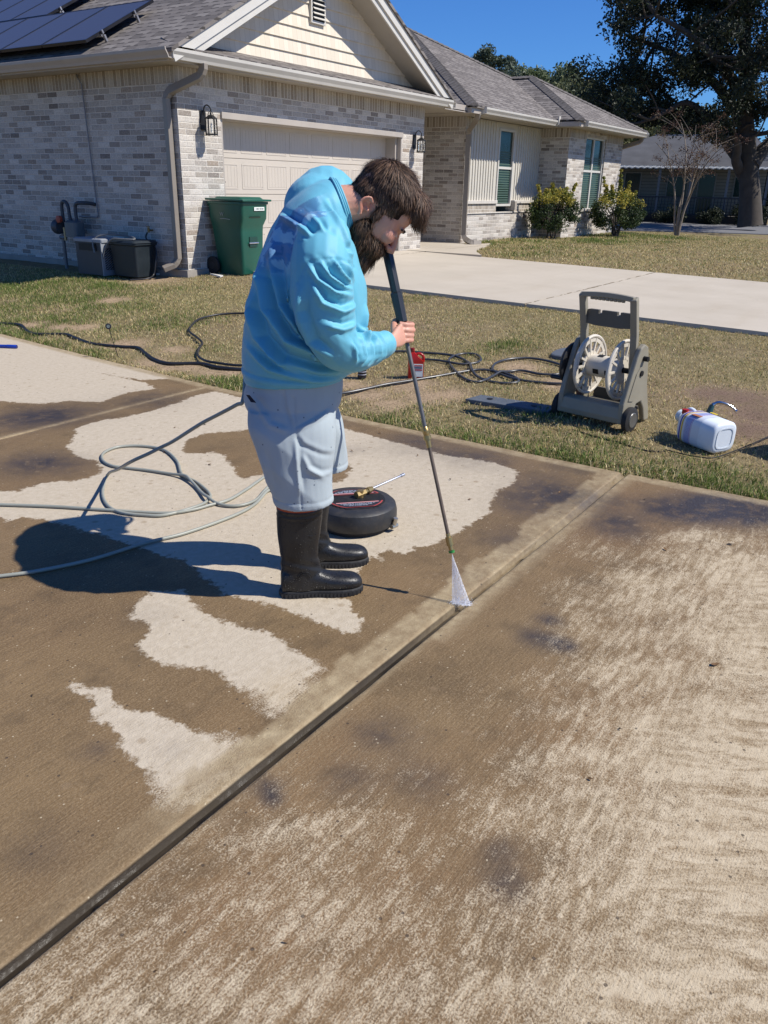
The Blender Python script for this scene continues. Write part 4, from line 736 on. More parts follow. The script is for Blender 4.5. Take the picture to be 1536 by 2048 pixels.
for x0, x1, z0, z1 in ((-5.2, -3.9, 1.2, 2.3), (-3.4, -2.5, .38, 2.45), (-1.2, -.1, 1.2, 2.3), (.35, 1.25, .38, 2.45), (2.1, 3.0, 1.25, 2.3)):
    b = LB(); b.box(x0, x1, 1.46, 1.5, z0, z1); f_ = b.done('window', M_('far_frame', (.3, .28, .24), .6)); b = LB(); b.box(x0 + .07, x1 - .07, 1.44, 1.459, z0 + .07, z1 - .07); b.done('pane', GLASSD, parent=f_)
for x, w_, hh, lab in ((-4.6, 1.2, .8, 'leftmost dark hedge shrub against the porch rail of the grey bungalow'), (-2.6, 1.0, .7, 'second dark shrub from the left before the bungalow porch'), (-.7, 1.0, .75, 'middle dark shrub before the bungalow porch behind the bare tree'), (1.2, .9, .65, 'low dark shrub before the bungalow porch left of the oak trunk'), (3.0, 1.2, .9, 'dark shrub at the foot of the oak beside the bungalow'), (5.2, 1.3, 1.1, 'tall dark shrub right of the oak trunk')):
    p = HM @ Vector((x, -.9, 0)); s_ = thing('hedge_shrub', lab, 'shrub', (p.x, p.y, float(tz(p.x, p.y))), 0, 'shrubs before the bungalow')
    b = MB(); b.tube([(p.x, p.y, -.2), (p.x, p.y, hh * .7)], .05, 6); b.build('stem', BARK, s_)
    q = [(p.x + rng.normal(0, w_ * .33), p.y + rng.normal(0, w_ * .3), .12 + hh * rng.uniform(.15, .95)) for _ in range(16)]; leaves('foliage', q, [.34] * 16, 160, .11, dcol, s_, int(x * 10) + 90)
# ---- street-side crape myrtle, almost bare
MP = [(26.48, 7.04, 0.3), (26.45, 7.14, 0.81)]
mp = Vector(MP[0]); my = thing('crape_myrtle', 'nearly bare multi stemmed crape myrtle on the dry front lawn', 'tree', (mp.x, mp.y, float(tz(mp.x, mp.y))))
ML = [([(26.47, 7.06, 0.27), (26.45, 7.15, 0.81), (26.44, 7.21, 1.3), (26.51, 7.32, 1.76), (26.58, 7.45, 2.07), (26.54, 7.59, 2.48), (26.57, 7.83, 2.75), (26.51, 8.04, 2.96)], .035, .008), ([(26.49, 7.02, 0.27), (26.48, 7.04, 0.81), (26.48, 7.02, 1.38), (26.48, 7.03, 1.82), (26.28, 7.01, 2.2), (26.27, 7.05, 2.67), (26.43, 7.22, 3.14), (26.4, 7.35, 3.47)], .04, .008), ([(26.49, 6.99, 0.27), (26.51, 6.94, 0.96), (26.53, 6.85, 1.38), (26.27, 6.66, 1.8), (26.2, 6.52, 2.13), (26.23, 6.39, 2.4), (26.18, 6.19, 2.66), (26.23, 5.98, 2.83)], .04, .007),
 ([(26.49, 7, 0.27), (26.5, 6.97, 0.81), (26.82, 6.94, 1.45), (26.93, 6.91, 1.87), (27.04, 6.86, 2.29), (27.07, 6.77, 2.63), (27.17, 6.76, 3.04)], .035, .007), ([(26.48, 7.05, 0.38), (26.47, 7.08, 1.09), (26.77, 7.1, 1.59), (26.87, 7.14, 2.07), (26.98, 7.12, 2.49), (26.99, 7.05, 2.97), (26.99, 7.07, 3.44)], .03, .007)]
r = np.random.default_rng(33); base = list(ML)
for _ in range(46):
    l = base[r.integers(0, 5)][0]; i = r.integers(3, len(l) - 1); p = Vector(l[i]) + Vector((0, 0, r.uniform(-.1, .3))); d = (FU * r.normal(0, .45) + FF * r.normal(0, .35) + Vector((0, 0, r.uniform(.25, .7)))); p = Vector(l[i]); ML.append(([p, p + d * .5 + Vector((0, 0, .06)), p + d * r.uniform(.9, 1.5)], .011, .003))
limbs('trunk', ML, my, BARK2, 6)
tips = [l[0][2] for l in ML[5:]] + [l[0][1] for l in ML[5:]]; leaves('crown', tips, [.17] * len(tips), 34, .05, [(.09, .04, .03), (.13, .07, .04), (.06, .035, .03), (.17, .12, .07)], my, 44)
# ---- variegated shrubs by the wing
def shrub(x, y, rr, hh, lab, seed, shoots):
    r = np.random.default_rng(seed); z = float(tz(x, y)); s_ = thing('variegated_shrub', lab, 'shrub', (x, y, z), 0, 'yellow tipped shrubs by the brick wall')
    ax = Vector((.80, -.55, 0)); L = []
    for k in range(11): a = r.uniform(0, 2 * PI); q = Vector((x, y, z)) + ax * math.cos(a) * rr * .75 + Vector((-ax.y, ax.x, 0)) * math.sin(a) * rr * .35 + Vector((0, 0, hh * r.uniform(.5, .8))); L.append(([Vector((x + r.normal(0, .08), y + r.normal(0, .05), z - .02)), Vector((x, y, z + hh * .25)).lerp(q, .4), q], .022, .008))
    top = []
    for (du, dh) in shoots:
        q = Vector((x, y, z)) + ax * du + Vector((0, 0, dh)); p = Vector((x, y, z)) + ax * du * .7 + Vector((0, 0, hh * .75)); L.append(([p, p.lerp(q, .5) + ax * .02, q], .01, .004)); top += [p.lerp(q, t_) for t_ in (.3, .5, .7, .85, 1)]
    limbs('stem', L, s_, BARK, 6)
    cen = []
    for _ in range(95):
        a = r.uniform(0, 2 * PI); ph = r.uniform(-.7, 1); k = r.uniform(.75, 1) ; c_ = math.sqrt(max(0, 1 - ph * ph)); cen.append(Vector((x, y, z + hh * .55)) + (ax * math.cos(a) * rr + Vector((-ax.y, ax.x, 0)) * math.sin(a) * rr * .62) * c_ * k + Vector((0, 0, hh * .42 * ph)))
    cen = [c for c in cen if c.y < 9.5 and not (c.x > 21.75 and c.y > 8.8)]
    lo = [c for c in cen if c.z < z + hh * .72]; hi = [c for c in cen if c.z >= z + hh * .72]
    leaves('foliage', lo, r.uniform(.10, .2, len(lo)), 95, .062, [(.035, .06, .02), (.05, .08, .025), (.08, .11, .03), (.03, .05, .02)], s_, seed + 1, .9, .55)
    leaves('yellow_foliage', hi + top, list(r.uniform(.10, .19, len(hi))) + [.05] * len(top), 60, .058, [(.10, .13, .03), (.42, .36, .06), (.55, .46, .10), (.20, .22, .04)], s_, seed + 2, .9, .55)
shrub(21.15, 8.85, .72, 1.20, 'yellow tipped green shrub before the siding, left one of the pair', 61, [(-.55, 1.3), (-.1, 1.35), (.35, 1.25), (.62, 1.35), (-.3, 1.2)])
shrub(23.85, 8.05, .86, 1.22, 'wider yellow topped shrub below the double window, right one of the pair', 71, [(-.62, 1.55), (-.5, 1.35), (-.05, 1.75), (-.0, 1.5), (.3, 1.45), (-.3, 1.35), (.55, 1.2)])
# ---------------- things on the lawn and driveway ----------------
RIB=0
def txt(body, size, loc, xd, zd, m, name, parent, ext=.001):
    cu = D.curves.new(name, 'FONT'); cu.body = body; cu.size = size; cu.extrude = ext; cu.align_x = 'CENTER'; cu.align_y = 'CENTER'; o = D.objects.new(name + '_tmp', cu); COL.objects.link(o)
    bpy.context.view_layer.update(); me = D.meshes.new_from_object(o.evaluated_get(bpy.context.evaluated_depsgraph_get())); D.objects.remove(o)
    xd, zd = Vector(xd).normalized(), Vector(zd).normalized(); n = xd.cross(zd); M3 = Matrix((xd, zd, n)).transposed().to_4x4(); me.transform(mat4(parent).inverted() @ Matrix.Translation(loc) @ M3); me.name = name
    return link(name, me, parent, [m])
# ---- trash cart
GRN = M_('green_cart', (.008, .088, .058), .38, var=.08, vs=3, spec=.5, dirt=.06); WHT = M_('white_label', (.75, .78, .74), .6, var=.05)
tc = thing('trash_cart', 'tall dark green wheeled trash cart standing at the garage corner', 'trash cart', (9.45, 9.0, .31))
x0, x1, y0, y1 = 9.17, 9.73, 8.62, 9.30; zb = .315
def rr(x0, x1, y0, y1, z, r=.05, n=4):
    out = []
    for cx_, cy_, a0 in ((x1 - r, y1 - r, 0), (x0 + r, y1 - r, 90), (x0 + r, y0 + r, 180), (x1 - r, y0 + r, 270)):
        for k in range(n + 1): a = math.radians(a0 + 90 * k / n); out.append((cx_ + r * math.cos(a), cy_ + r * math.sin(a), z))
    return out
b = MB(); b.rings([rr(x0 + .05, x1 - .06, y0 + .10, y1 - .12, zb), rr(x0 + .045, x1 - .055, y0 + .075, y1 - .10, zb + .02), rr(x0 + .02, x1 - .035, y0 + .06, y1 - .03, zb + .62), rr(x0 + .015, x1 - .03, y0 + .055, y1 - .02, zb + .70), rr(x0, x1, y0 + .012, y1, zb + .80), rr(x0 - .005, x1 + .005, y0, y1 + .005, zb + 1.0), rr(x0 - .02, x1 + .02, y0 - .015, y1 + .02, zb + 1.0), rr(x0 - .02, x1 + .02, y0 - .015, y1 + .02, zb + 1.035)])
body = b.build('cart_body', GRN, tc, smooth=True, bevel=.004)
b = MB(); b.prism([(x0 + .17, y0 + .03, zb + .86), (x1 - .15, y0 + .03, zb + .86), (x1 - .19, y0 + .03, zb + .76), (x1 - .16, y0 + .03, zb + .70), (x0 + .13, y0 + .03, zb + .70), (x0 + .19, y0 + .03, zb + .76)], (0, .02, 0)); 
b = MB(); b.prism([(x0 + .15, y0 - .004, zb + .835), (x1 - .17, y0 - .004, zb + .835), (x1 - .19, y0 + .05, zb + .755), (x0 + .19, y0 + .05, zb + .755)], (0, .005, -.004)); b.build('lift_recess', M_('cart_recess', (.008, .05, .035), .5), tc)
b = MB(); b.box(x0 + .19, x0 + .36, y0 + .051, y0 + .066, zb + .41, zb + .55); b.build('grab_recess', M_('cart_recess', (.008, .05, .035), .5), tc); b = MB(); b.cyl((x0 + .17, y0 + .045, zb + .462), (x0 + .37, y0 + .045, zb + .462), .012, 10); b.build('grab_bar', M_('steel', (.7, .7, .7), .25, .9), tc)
b = MB(); b.prism([(x0 - .03, y0 - .05, zb + 1.04), (x1 + .03, y0 - .05, zb + 1.04), (x1 + .03, y1 + .03, zb + 1.05), (x0 - .03, y1 + .03, zb + 1.05)], (0, 0, .028)); b.rings([rr(x0 + .03, x1 - .03, y0 + .03, y1 - .06, zb + 1.066), rr(x0 + .06, x1 - .06, y0 + .07, y1 - .1, zb + 1.10)]); b.build('lid', GRN, tc, smooth=True, bevel=.006, ang=30)
b = MB(); b.cyl((x0 + .06, y1 + .07, zb + .985), (x1 - .06, y1 + .07, zb + .985), .016, 10)
for x in (x0 + .06, x1 - .06): b.tube([(x, y1, zb + .96), (x, y1 + .075, zb + .985)], .015, 8)
b.build('handle', GRN, tc, smooth=True)
for x in (x0 - .035, x1 - .02):
    b = MB(); b.lathe((x, y1 - .045, zb + .125), [(.02, -.005), (.10, 0), (.128, .008), (.132, .027), (.128, .047), (.10, .055), (.02, .055)], 24, 'X'); w_ = b.build('wheel', M_('rubber', (.016, .016, .017), .75, bump=.2), tc, smooth=True); b = MB(); b.lathe((x - .004, y1 - .045, zb + .125), [(.001, -.004), (.05, -.002), (.055, .004)], 16, 'X'); b.build('hub', M_('black_plastic', (.025, .025, .027), .45), w_)
b = MB(); b.box(x0 + .25, x0 + .47, y0 - .008, y0 - .004, zb + .915, zb + .965); lb = b.build('label', WHT, tc)
for k, w_ in enumerate((.012, .02, .008, .016, .012, .022)): b = MB(); xx = x0 + .285 + k * .028; b.box(xx, xx + w_, y0 - .0095, y0 - .0082, zb + .93, zb + .95); b.build('label_mark', M_('ink', (.04, .05, .06), .7), lb)
GREYP = M_('grey_print', (.30, .36, .34), .6)
txt('W', .075, (x0 - .012, 9.02, zb + .86), (0, -1, 0), (0, 0, 1), GREYP, 'side_lettering', tc); b = MB(); b.tube(crom([(x0 - .0085, 9.06, zb + .795), (x0 - .0085, 8.97, zb + .80), (x0 - .0085, 8.86, zb + .79)], 5), .005, 6); b.build('side_swoosh', GREYP, tc)
tag(MB().prism([(8.95, 9.12, .325), (9.0, 8.9, .31), (8.9, 8.86, .305)], (0, 0, .02)).build('cable_cover', M_('white_plastic', (.62, .6, .55), .6)), 'small white plastic scrap on the soil beside the trash cart wheel', 'scrap')
tag(MB().prism([(9.33, 8.52, .31), (9.62, 8.62, .315), (9.66, 8.50, .31), (9.40, 8.42, .305)], (0, 0, .035)).build('stepping_stone', M_('pale_stone', (.55, .5, .42), .9, bump=.5)), 'pale stone slab under the front of the green trash cart', 'stone')
# ---- gas meter
GM1 = M_('meter_grey', (.16, .17, .18), .5, .3); GM2 = M_('meter_dark', (.05, .06, .075), .5); RED = M_('red_tag', (.35, .06, .03), .5)
gm = thing('gas_meter', 'grey gas meter with regulator and looped pipes on its riser by the side wall', 'gas meter', (8.5, 11.9, .26))
b = MB(); b.tube([(8.5, 11.92, .2), (8.5, 11.92, .80)], .028, 10); b.build('riser_pipe', GM1, gm, smooth=True)
b = MB(); b.tube(crom([(8.5, 11.86, .98), (8.5, 11.86, 1.22), (8.5, 11.81, 1.28), (8.5, 11.74, 1.27), (8.5, 11.70, 1.20), (8.5, 11.69, 1.08), (8.5, 11.67, 1.0)], 5), .028, 10); b.build('inlet_pipe', GM2, gm, smooth=True)
b = MB(); b.tube(crom([(8.5, 11.52, 1.0), (8.5, 11.53, 1.16), (8.5, 11.50, 1.25), (8.5, 11.42, 1.27), (8.62, 11.36, 1.27), (8.74, 11.34, 1.25)], 5), .028, 10); b.build('outlet_pipe', GM2, gm, smooth=True)
b = MB(); b.rings([rr(8.40, 8.60, 11.45, 11.74, z, .05) for z in (.76, .80, .98)] + [rr(8.44, 8.56, 11.49, 11.70, 1.01, .04)]); b.build('meter_body', M_('meter_body', (.10, .12, .13), .45), gm, smooth=True)
b = MB(); b.lathe((8.5, 12.02, .90), [(.02, -.10), (.10, -.085), (.115, -.02), (.115, .02), (.10, .05), (.04, .07), (.035, .13)], 20, 'Y'); b.build('regulator', GM2, gm, smooth=True)
b = MB(); b.lathe((8.42, 11.86, 1.02), [(.001, -.03), (.055, -.02), (.055, .03), (.001, .04)], 14, 'X'); b.build('red_cap', RED, gm, smooth=True)
b = MB(); b.obox((8.46, 11.80, .80), (1, 0, 0), (0, 1, 0), (0, 0, 1), .015, .02, .10); b.build('valve_tag', M_('brass_dull', (.4, .32, .18), .5, .5), gm)
b = MB(); b.cyl((8.5, 11.86, .74), (8.5, 11.98, .74), .035, 10); b.build('valve', GM1, gm)
# ---- hose box, tub, black hose by the wall
hb = thing('hose_box', 'grey resin hose box with lattice end standing by the side wall', 'hose box', (8.3, 10.8, .27))
b = MB(); b.rings([rr(8.12, 8.46, 10.50, 11.12, z, .02) for z in (.27, .74)]); b.build('box_body', M_('box_dark_panel', (.045, .048, .055), .5), hb)
b = MB(); b.rings([rr(8.10, 8.48, 10.47, 11.14, .741, .03), rr(8.10, 8.48, 10.47, 11.14, .785, .03), rr(8.13, 8.45, 10.50, 11.11, .80, .03)]); b.build('box_lid', M_('box_resin', (.27, .29, .32), .5), hb, bevel=.004)
b = MB(); b.box(8.10, 8.48, 10.485, 10.499, .27, .35); b.box(8.10, 8.15, 10.485, 10.499, .35, .74); b.box(8.43, 8.48, 10.485, 10.499, .35, .74); b.box(8.15, 8.43, 10.485, 10.499, .66, .74)
for i in range(5):
    for k in range(9): b.obox((8.178 + i * .056, 10.493, .37 + k * .033), (1, 0, .5), (0, 1, 0), (-.5, 0, 1), .026, .005, .004)
b.build('lattice_end', M_('box_resin', (.27, .29, .32), .5), hb)
b = MB(); b.box(8.11, 8.119, 10.62, 11.02, .62, .72); b.build('vent_slot', BLK, hb)
tb = thing('storage_tub', 'dark teal plastic tub between the grey hose box and the spigot', 'tub', (8.4, 10.15, .28))
b = MB(); b.rings([rr(8.22, 8.6, 9.88, 10.40, .28, .04), rr(8.20, 8.62, 9.86, 10.43, .72, .04), rr(8.18, 8.64, 9.84, 10.45, .73, .05), rr(8.18, 8.64, 9.84, 10.45, .76, .05)]); b.build('tub_body', M_('tub_teal', (.010, .017, .022), .5), tb, bevel=.004)
b = MB(); b.rings([rr(8.17, 8.65, 9.83, 10.46, .762, .05), rr(8.2, 8.62, 9.87, 10.42, .79, .05)]); b.build('tub_lid', M_('tub_lid', (.014, .022, .03), .5), tb)
BH_ = M_('black_rubber_hose', (.022, .022, .024), .42, var=.15, spec=.5)
b = MB(); b.tube(crom([(8.64, 10.07, .89), (8.62, 10.08, .80), (8.56, 9.82, .66), (8.5, 9.79, .45), (8.46, 9.80, .31), (8.3, 9.76, .27), (8.1, 9.9, .255)], 6), .013, 8); tag(b.build('supply_hose', BH_, None, True), 'short black hose hanging from the spigot down beside the tub', 'hose')
b = MB(); b.tube(crom([(8.08, 10.62, .60), (8.10, 10.66, .74), (8.16, 10.6, .83), (8.25, 10.45, .86), (8.33, 10.30, .85), (8.38, 10.1, .83), (8.30, 9.97, .81), (8.2, 10.1, .81), (8.16, 10.30, .80), (8.12, 10.43, .66), (8.10, 10.46, .52)], 6), .012, 8); tag(b.build('draped_hose', M_('grey_hose', (.16, .165, .17), .4), None, True), 'grey and black hose end draped over the hose box lid', 'hose')
b = MB(); b.prism([(p[0], p[1], p[2]) for p in [(8.627, 10.222, 0.273), (9.023, 10.237, 0.305), (8.957, 9.939, 0.299), (8.56, 9.944, 0.268)]], (0, 0, .03)); tag(b.build('splash_block', M_('white_plastic', (.62, .6, .55), .6), bevel=.004), 'pale flat strip lying in the grass under the corner downspout', 'strip')
# ---- marker stake
mk = thing('marker_stake', 'thin black stake with small round black disc at the driveway edge', 'stake', (5.08, 6.49, 0)); b = MB(); b.tube([(5.085, 6.49, -.02), (5.045, 6.545, .29)], .0035, 6); b.build('rod', BLK, mk)
b = MB(); fc = Vector((-.78, -.6, .1)).normalized(); M3 = fc.to_track_quat('Z', 'Y').to_matrix(); b.lathe((5.044, 6.546, .305), [(.001, -.005), (.026, -.004), (.029, 0), (.026, .005), (.001, .006)], 24, 'Z', M3); d_ = b.build('disc', M_('black_plastic', (.025, .025, .027), .45), mk, smooth=True); b = MB(); b.lathe((5.044, 6.546, .305), [(.010, .0062), (.012, .0068), (.014, .0062)], 20, 'Z', M3); b.build('disc_ring', GREYP, d_)
# ---- blue tube
c0, c1 = [(4.565, 8.039, 0), (4.765, 7.667, 0)]; c0 = Vector((*c0[:2], .018)); c1 = Vector((*c1[:2], .018)); bt = thing('blue_rod', 'bright blue plastic handle lying on the dry concrete at the left edge', 'handle', (c0.x, c0.y, 0)); b = MB(); b.tube([c0, c0.lerp(c1, .75), c0.lerp(c1, .76), c1], [.014, .017, .019, .019], 14); b.build('grip', M_('blue_plastic', (.01, .05, .42), .3), bt, smooth=True)
b = MB(); b.tube([c1, c1 + (c1 - c0).normalized() * .004], .016, 14); b.build('end_cap', M_('navy_plastic', (.01, .02, .12), .4), bt)
# ---- hoses on the ground
def gl(pts, z=.013): return [(p[0], p[1], max(p[2], 0) + z) for p in pts]
def lift(P, r):   # raise the later strand where it crosses an earlier one
    P = [Vector(p) for p in P]; out = [p.copy() for p in P]
    for i in range(len(P)):
        for j in range(0, i - 12):
            d = math.hypot(P[i].x - P[j].x, P[i].y - P[j].y)
            if d < r * 4: out[i].z = max(out[i].z, out[j].z + 2.05 * r * math.exp(-(d / (2.4 * r)) ** 2))
    for _ in range(3):
        for i in range(1, len(P) - 1): out[i].z = max(out[i].z, (out[i - 1].z + out[i + 1].z) / 2)
    return out
h1 = gl([(5.465, 9.687, 0.004), (5.472, 9.076, 0.011), (5.527, 8.764, 0.02), (5.378, 8.401, 0.009), (5.324, 8.139, 0.006), (5.462, 7.843, 0.02), (5.407, 7.597, 0.017), (5.32, 7.193, 0.013), (5.368, 6.82, 0.019), (5.425, 6.62, 0.024), (5.321, 6.389, 0.017), (5.183, 6.089, 0.008), (5.15, 5.845, 0.007), (5.287, 5.59, 0.018), (5.275, 5.321, 0.018), (5.36, 5.029, 0.024), (5.55, 4.836, 0.037), (5.921, 4.665, 0.059)])
b = MB(); b.tube(crom(h1, 6), .017, 10); tag(b.build('black_hose', BH_, None, True), 'thick black hose snaking along the sandy lawn edge at the left', 'hose')
h2 = gl([(7.287, 5.593, 0.145), (7.363, 6.088, 0.154), (7.191, 6.709, 0.147), (6.97, 6.981, 0.134), (6.673, 7.008, 0.113), (6.384, 6.838, 0.093), (6.159, 6.642, 0.077), (5.985, 6.341, 0.065), (5.837, 6.117, 0.055), (5.671, 5.99, 0.044), (5.464, 5.799, 0.03), (5.349, 5.588, 0.022), (5.34, 5.384, 0.022), (5.379, 5.17, 0.025), (5.547, 5.015, 0.037), (5.868, 4.862, 0.057)], .03)
b = MB(); b.tube(crom(h2, 6), .012, 10); tag(b.build('looped_hose', BH_, None, True), 'thinner black hose looping over the grass behind the man', 'hose')
h3 = gl([(4.823, 4.213, -0.011), (5.036, 3.972, 0.005), (5.191, 3.845, 0.015), (5.373, 3.764, 0.026), (5.569, 3.696, 0.037), (5.783, 3.583, 0.049), (6.005, 3.467, 0.061), (6.251, 3.356, 0.073), (6.422, 3.248, 0.081), (6.441, 3.06, 0.081), (6.363, 2.877, 0.076), (6.23, 2.79, 0.069), (6.122, 2.901, 0.064), (6.154, 3.083, 0.067), (6.31, 3.263, 0.076), (6.571, 3.44, 0.091), (6.728, 3.648, 0.1), (6.749, 3.796, 0.102), (6.697, 3.989, 0.101), (6.619, 4.226, 0.098), (6.432, 4.451, 0.088), (6.169, 4.617, 0.074)], .016)
h3b = gl([(6.39, 2.431, 0.075), (6.327, 2.583, 0.072), (6.298, 2.799, 0.072), (6.381, 3.03, 0.078), (6.497, 3.162, 0.085), (6.706, 3.232, 0.096), (6.911, 3.19, 0.106), (7.048, 3.05, 0.111), (7.029, 2.841, 0.109), (6.913, 2.655, 0.101), (6.662, 2.598, 0.089), (6.571, 2.737, 0.085), (6.584, 2.934, 0.088), (6.381, 3.03, 0.078), (6.059, 3.057, 0.062), (6.074, 3.209, 0.063), (6.335, 3.479, 0.078), (6.602, 3.668, 0.093), (6.826, 3.675, 0.105), (6.903, 3.555, 0.108), (6.763, 3.417, 0.1), (6.601, 3.394, 0.092), (6.471, 3.53, 0.086), (6.499, 3.76, 0.089), (6.432, 3.937, 0.086)], .018)
for nm, h, r_, lab in (('garden_hose', h3, .012, 'black garden hose running from the patchy lawn past the red jug and curling back'), ('coiled_hose', h3b, .011, 'grey black hose lying in loose coils left of the hose reel cart')):
    b = MB(); b.tube(lift(crom(h, 7), r_), r_, 10); tag(b.build(nm, M_('worn_black_hose', (.045, .047, .052), .33, var=.2, spec=.6), None, True), lab, 'hose')
GH = M_('grey_pressure_hose', (.30, .31, .265), .42, var=.1, vs=3, dirt=.12)
q = lambda pts: [(p[0], p[1], .011) for p in pts]
h4 = q([(2.053, 4.039, 0), (2.163, 3.854, 0), (2.315, 3.601, 0), (2.452, 3.333, 0), (2.589, 3.077, 0), (2.702, 2.994, 0), (2.81, 2.968, 0), (2.919, 2.943, 0), (3.096, 2.976, 0), (3.386, 3.053, 0), (3.654, 3.085, 0), (3.671, 2.902, 0), (3.46, 2.736, 0), (3.309, 2.798, 0), (3.197, 2.814, 0), (3.157, 2.867, 0), (2.962, 2.787, 0), (2.77, 2.764, 0), (2.476, 2.796, 0), (2.282, 2.86, 0), (2.012, 2.914, 0), (1.8, 3.008, 0), (1.68, 3.091, 0), (1.557, 3.187, 0)])
b = MB(); b.tube(lift(crom(h4, 9), .0085), .0085, 12); tag(b.build('supply_line', GH, None, True), 'grey hose doubling back behind the boots and leaving the frame at left', 'hose')
h5 = [(p[0], p[1], p[2]) for p in [(2.47, 2.36, 0.75), (2.45, 2.39, 0.72)]] + [tuple(p) for p in ([(2.46, 2.63, 0.59)][0], [(2.42, 2.83, 0.46)][0], [(2.38, 3.04, 0.35)][0])] + q([(2.785, 3.753, 0), (2.616, 3.596, 0), (2.498, 3.414, 0), (2.465, 3.269, 0), (2.513, 3.135, 0), (2.574, 3.053, 0), (2.722, 3.015, 0), (2.828, 3.017, 0), (2.927, 3.086, 0), (3.02, 3.283, 0), (3.06, 3.444, 0), (3.219, 3.662, 0), (3.322, 3.893, 0), (3.294, 4.069, 0), (3.19, 4.171, 0), (3.054, 4.143, 0), (2.956, 4.027, 0), (2.923, 3.898, 0), (2.952, 3.797, 0), (3.006, 3.619, 0), (3.036, 3.418, 0), (2.986, 3.273, 0), (2.857, 3.015, 0), (2.872, 2.861, 0), (3, 2.822, 0), (3.225, 2.912, 0), (3.389, 2.902, 0)])
HOSEUP = [(2.70, 1.86, 1.50), (2.78, 1.98, 1.38), (2.84, 2.16, 1.2), (2.82, 2.34, 1.05), (2.68, 2.5, .95)]
PH = [Vector(p) for p in crom(HOSEUP + h5, 9)]; b = MB(); b.tube(lift(PH, .0085), .0085, 12)
tag(b.build('pressure_hose', GH, None, True), 'grey pressure hose hanging behind the man and looping on the concrete', 'hose')
# ---- valve lids
def lid(pts, name, lab, z, m, hole=True):
    P = [(p[0], p[1]) for p in pts]; c = Vector((sum(p[0] for p in P) / len(P), sum(p[1] for p in P) / len(P), float(tz(*P[0])))); T = thing(name, lab, 'lid', tuple(c))
    C_ = crom([(p[0], p[1], c.z + z) for p in P], 4, True); n = len(C_); s = [c.lerp(v, .96) for v in C_]; 
    b = MB(); b.rings([[(v.x, v.y, c.z - .03) for v in C_], [(v.x, v.y, c.z + z) for v in C_], [(v.x, v.y, c.z + z + .008) for v in s]]); b.build('lid_plate', m, T)
    b = MB(); b.box(c.x - .035, c.x + .035, c.y - .02, c.y + .02, c.z + z + .0082, c.z + z + .010); b.build('lid_slot', BLK, T)
    return T
LIDM = M_('lid_grey', (.09, .105, .125), .6, var=.15, bump=.5, bs=50)
lid([(7.229, 2.917, 0.119), (7.509, 2.969, 0.133), (7.711, 2.896, 0.142), (7.761, 2.709, 0.142), (7.385, 2.616, 0.123), (7.22, 2.723, 0.117)], 'valve_lid', 'blue grey oval valve box lid in the grass behind the reel cart', .03, LIDM)
def rect(pts, hgt, name, lab, m):
    P = [(p[0], p[1]) for p in pts]; z = float(tz(*P[0])) ; T = thing(name, lab, 'lid', (P[0][0], P[0][1], z)); b = MB(); b.prism([(x, y, z - .02) for x, y in P], (0, 0, hgt + .02)); b.build('lid_plate', m, T, bevel=.006)
    c = [sum(p[0] for p in P) / 4, sum(p[1] for p in P) / 4]
    for f in (.22, .78):
        x = P[0][0] * (1 - f) + P[1][0] * f * 1.0; x = (P[0][0] + P[3][0]) / 2 * (1 - f) + (P[1][0] + P[2][0]) / 2 * f; y = (P[0][1] + P[3][1]) / 2 * (1 - f) + (P[1][1] + P[2][1]) / 2 * f; b = MB(); b.lathe((x, y, z + hgt + .0005), [(.001, .0), (.022, 0), (.025, .004), (.001, .004)], 14); b.build('bolt_recess', BLK, T)
rect([(5.511, 2.901, 0.032), (5.549, 2.223, 0.032), (5.746, 2.238, 0.042), (5.711, 2.865, 0.043)], .035, 'meter_box_lid', 'flat dark rectangular meter box lid in the grass left of the reel cart', LIDM)
# ---- bottles
b = MB(); cx_, cy_ = 5.69, 4.02; z_ = float(tz(cx_, cy_)); cb_ = thing('spray_can', 'black canister with purple and silver label standing on the lawn', 'canister', (cx_, cy_, z_)); b.lathe((cx_, cy_, z_), [(.001, 0), (.036, .002), (.038, .012), (.038, .17), (.034, .185), (.02, .195), (.018, .20), (.018, .235), (.001, .237)], 20); b.build('can_body', M_('canister_black', (.02, .02, .028), .3), cb_, smooth=True)
for z0, z1, m in ((.125, .155, M_('purple_band', (.16, .07, .28), .4)), (.098, .106, M_('silver_band', (.5, .5, .55), .3)), (.08, .086, M_('silver_band', (.5, .5, .55), .3)), (.055, .061, M_('silver_band', (.5, .5, .55), .3)), (.03, .036, M_('silver_band', (.5, .5, .55), .3))): b = MB(); b.lathe((cx_, cy_, z_), [(.0382, z0), (.0388, z0 + .001), (.0388, z1 - .001), (.0382, z1)], 20); b.build('label_band', m, cb_)
rx, ry = 5.93, 3.62; rz_ = float(tz(rx, ry)); rj = thing('red_jug', 'red plastic oil jug with moulded handle and white label behind the lance', 'jug', (rx, ry, rz_)); ax = Vector((.557, -.83, 0)); ay = Vector((.83, .557, 0))
def sec(w0, w1, d, z): return [Vector((rx, ry, rz_ + z)) + ax * a + ay * b_ for a, b_ in ((w0, -d), (w1, -d), (w1 + .004, 0), (w1, d), (w0, d), (w0 - .004, 0))]
b = MB(); b.rings([sec(-.062, .062, .035, 0), sec(-.065, .065, .038, .01), sec(-.065, .065, .038, .15), sec(-.063, .02, .034, .185), sec(-.06, -.005, .026, .215), sec(-.05, -.018, .016, .225), sec(-.05, -.018, .016, .235)]); RJ = M_('red_plastic', (.42, .012, .008), .3); b.build('jug_body', RJ, rj, smooth=True, ang=35)
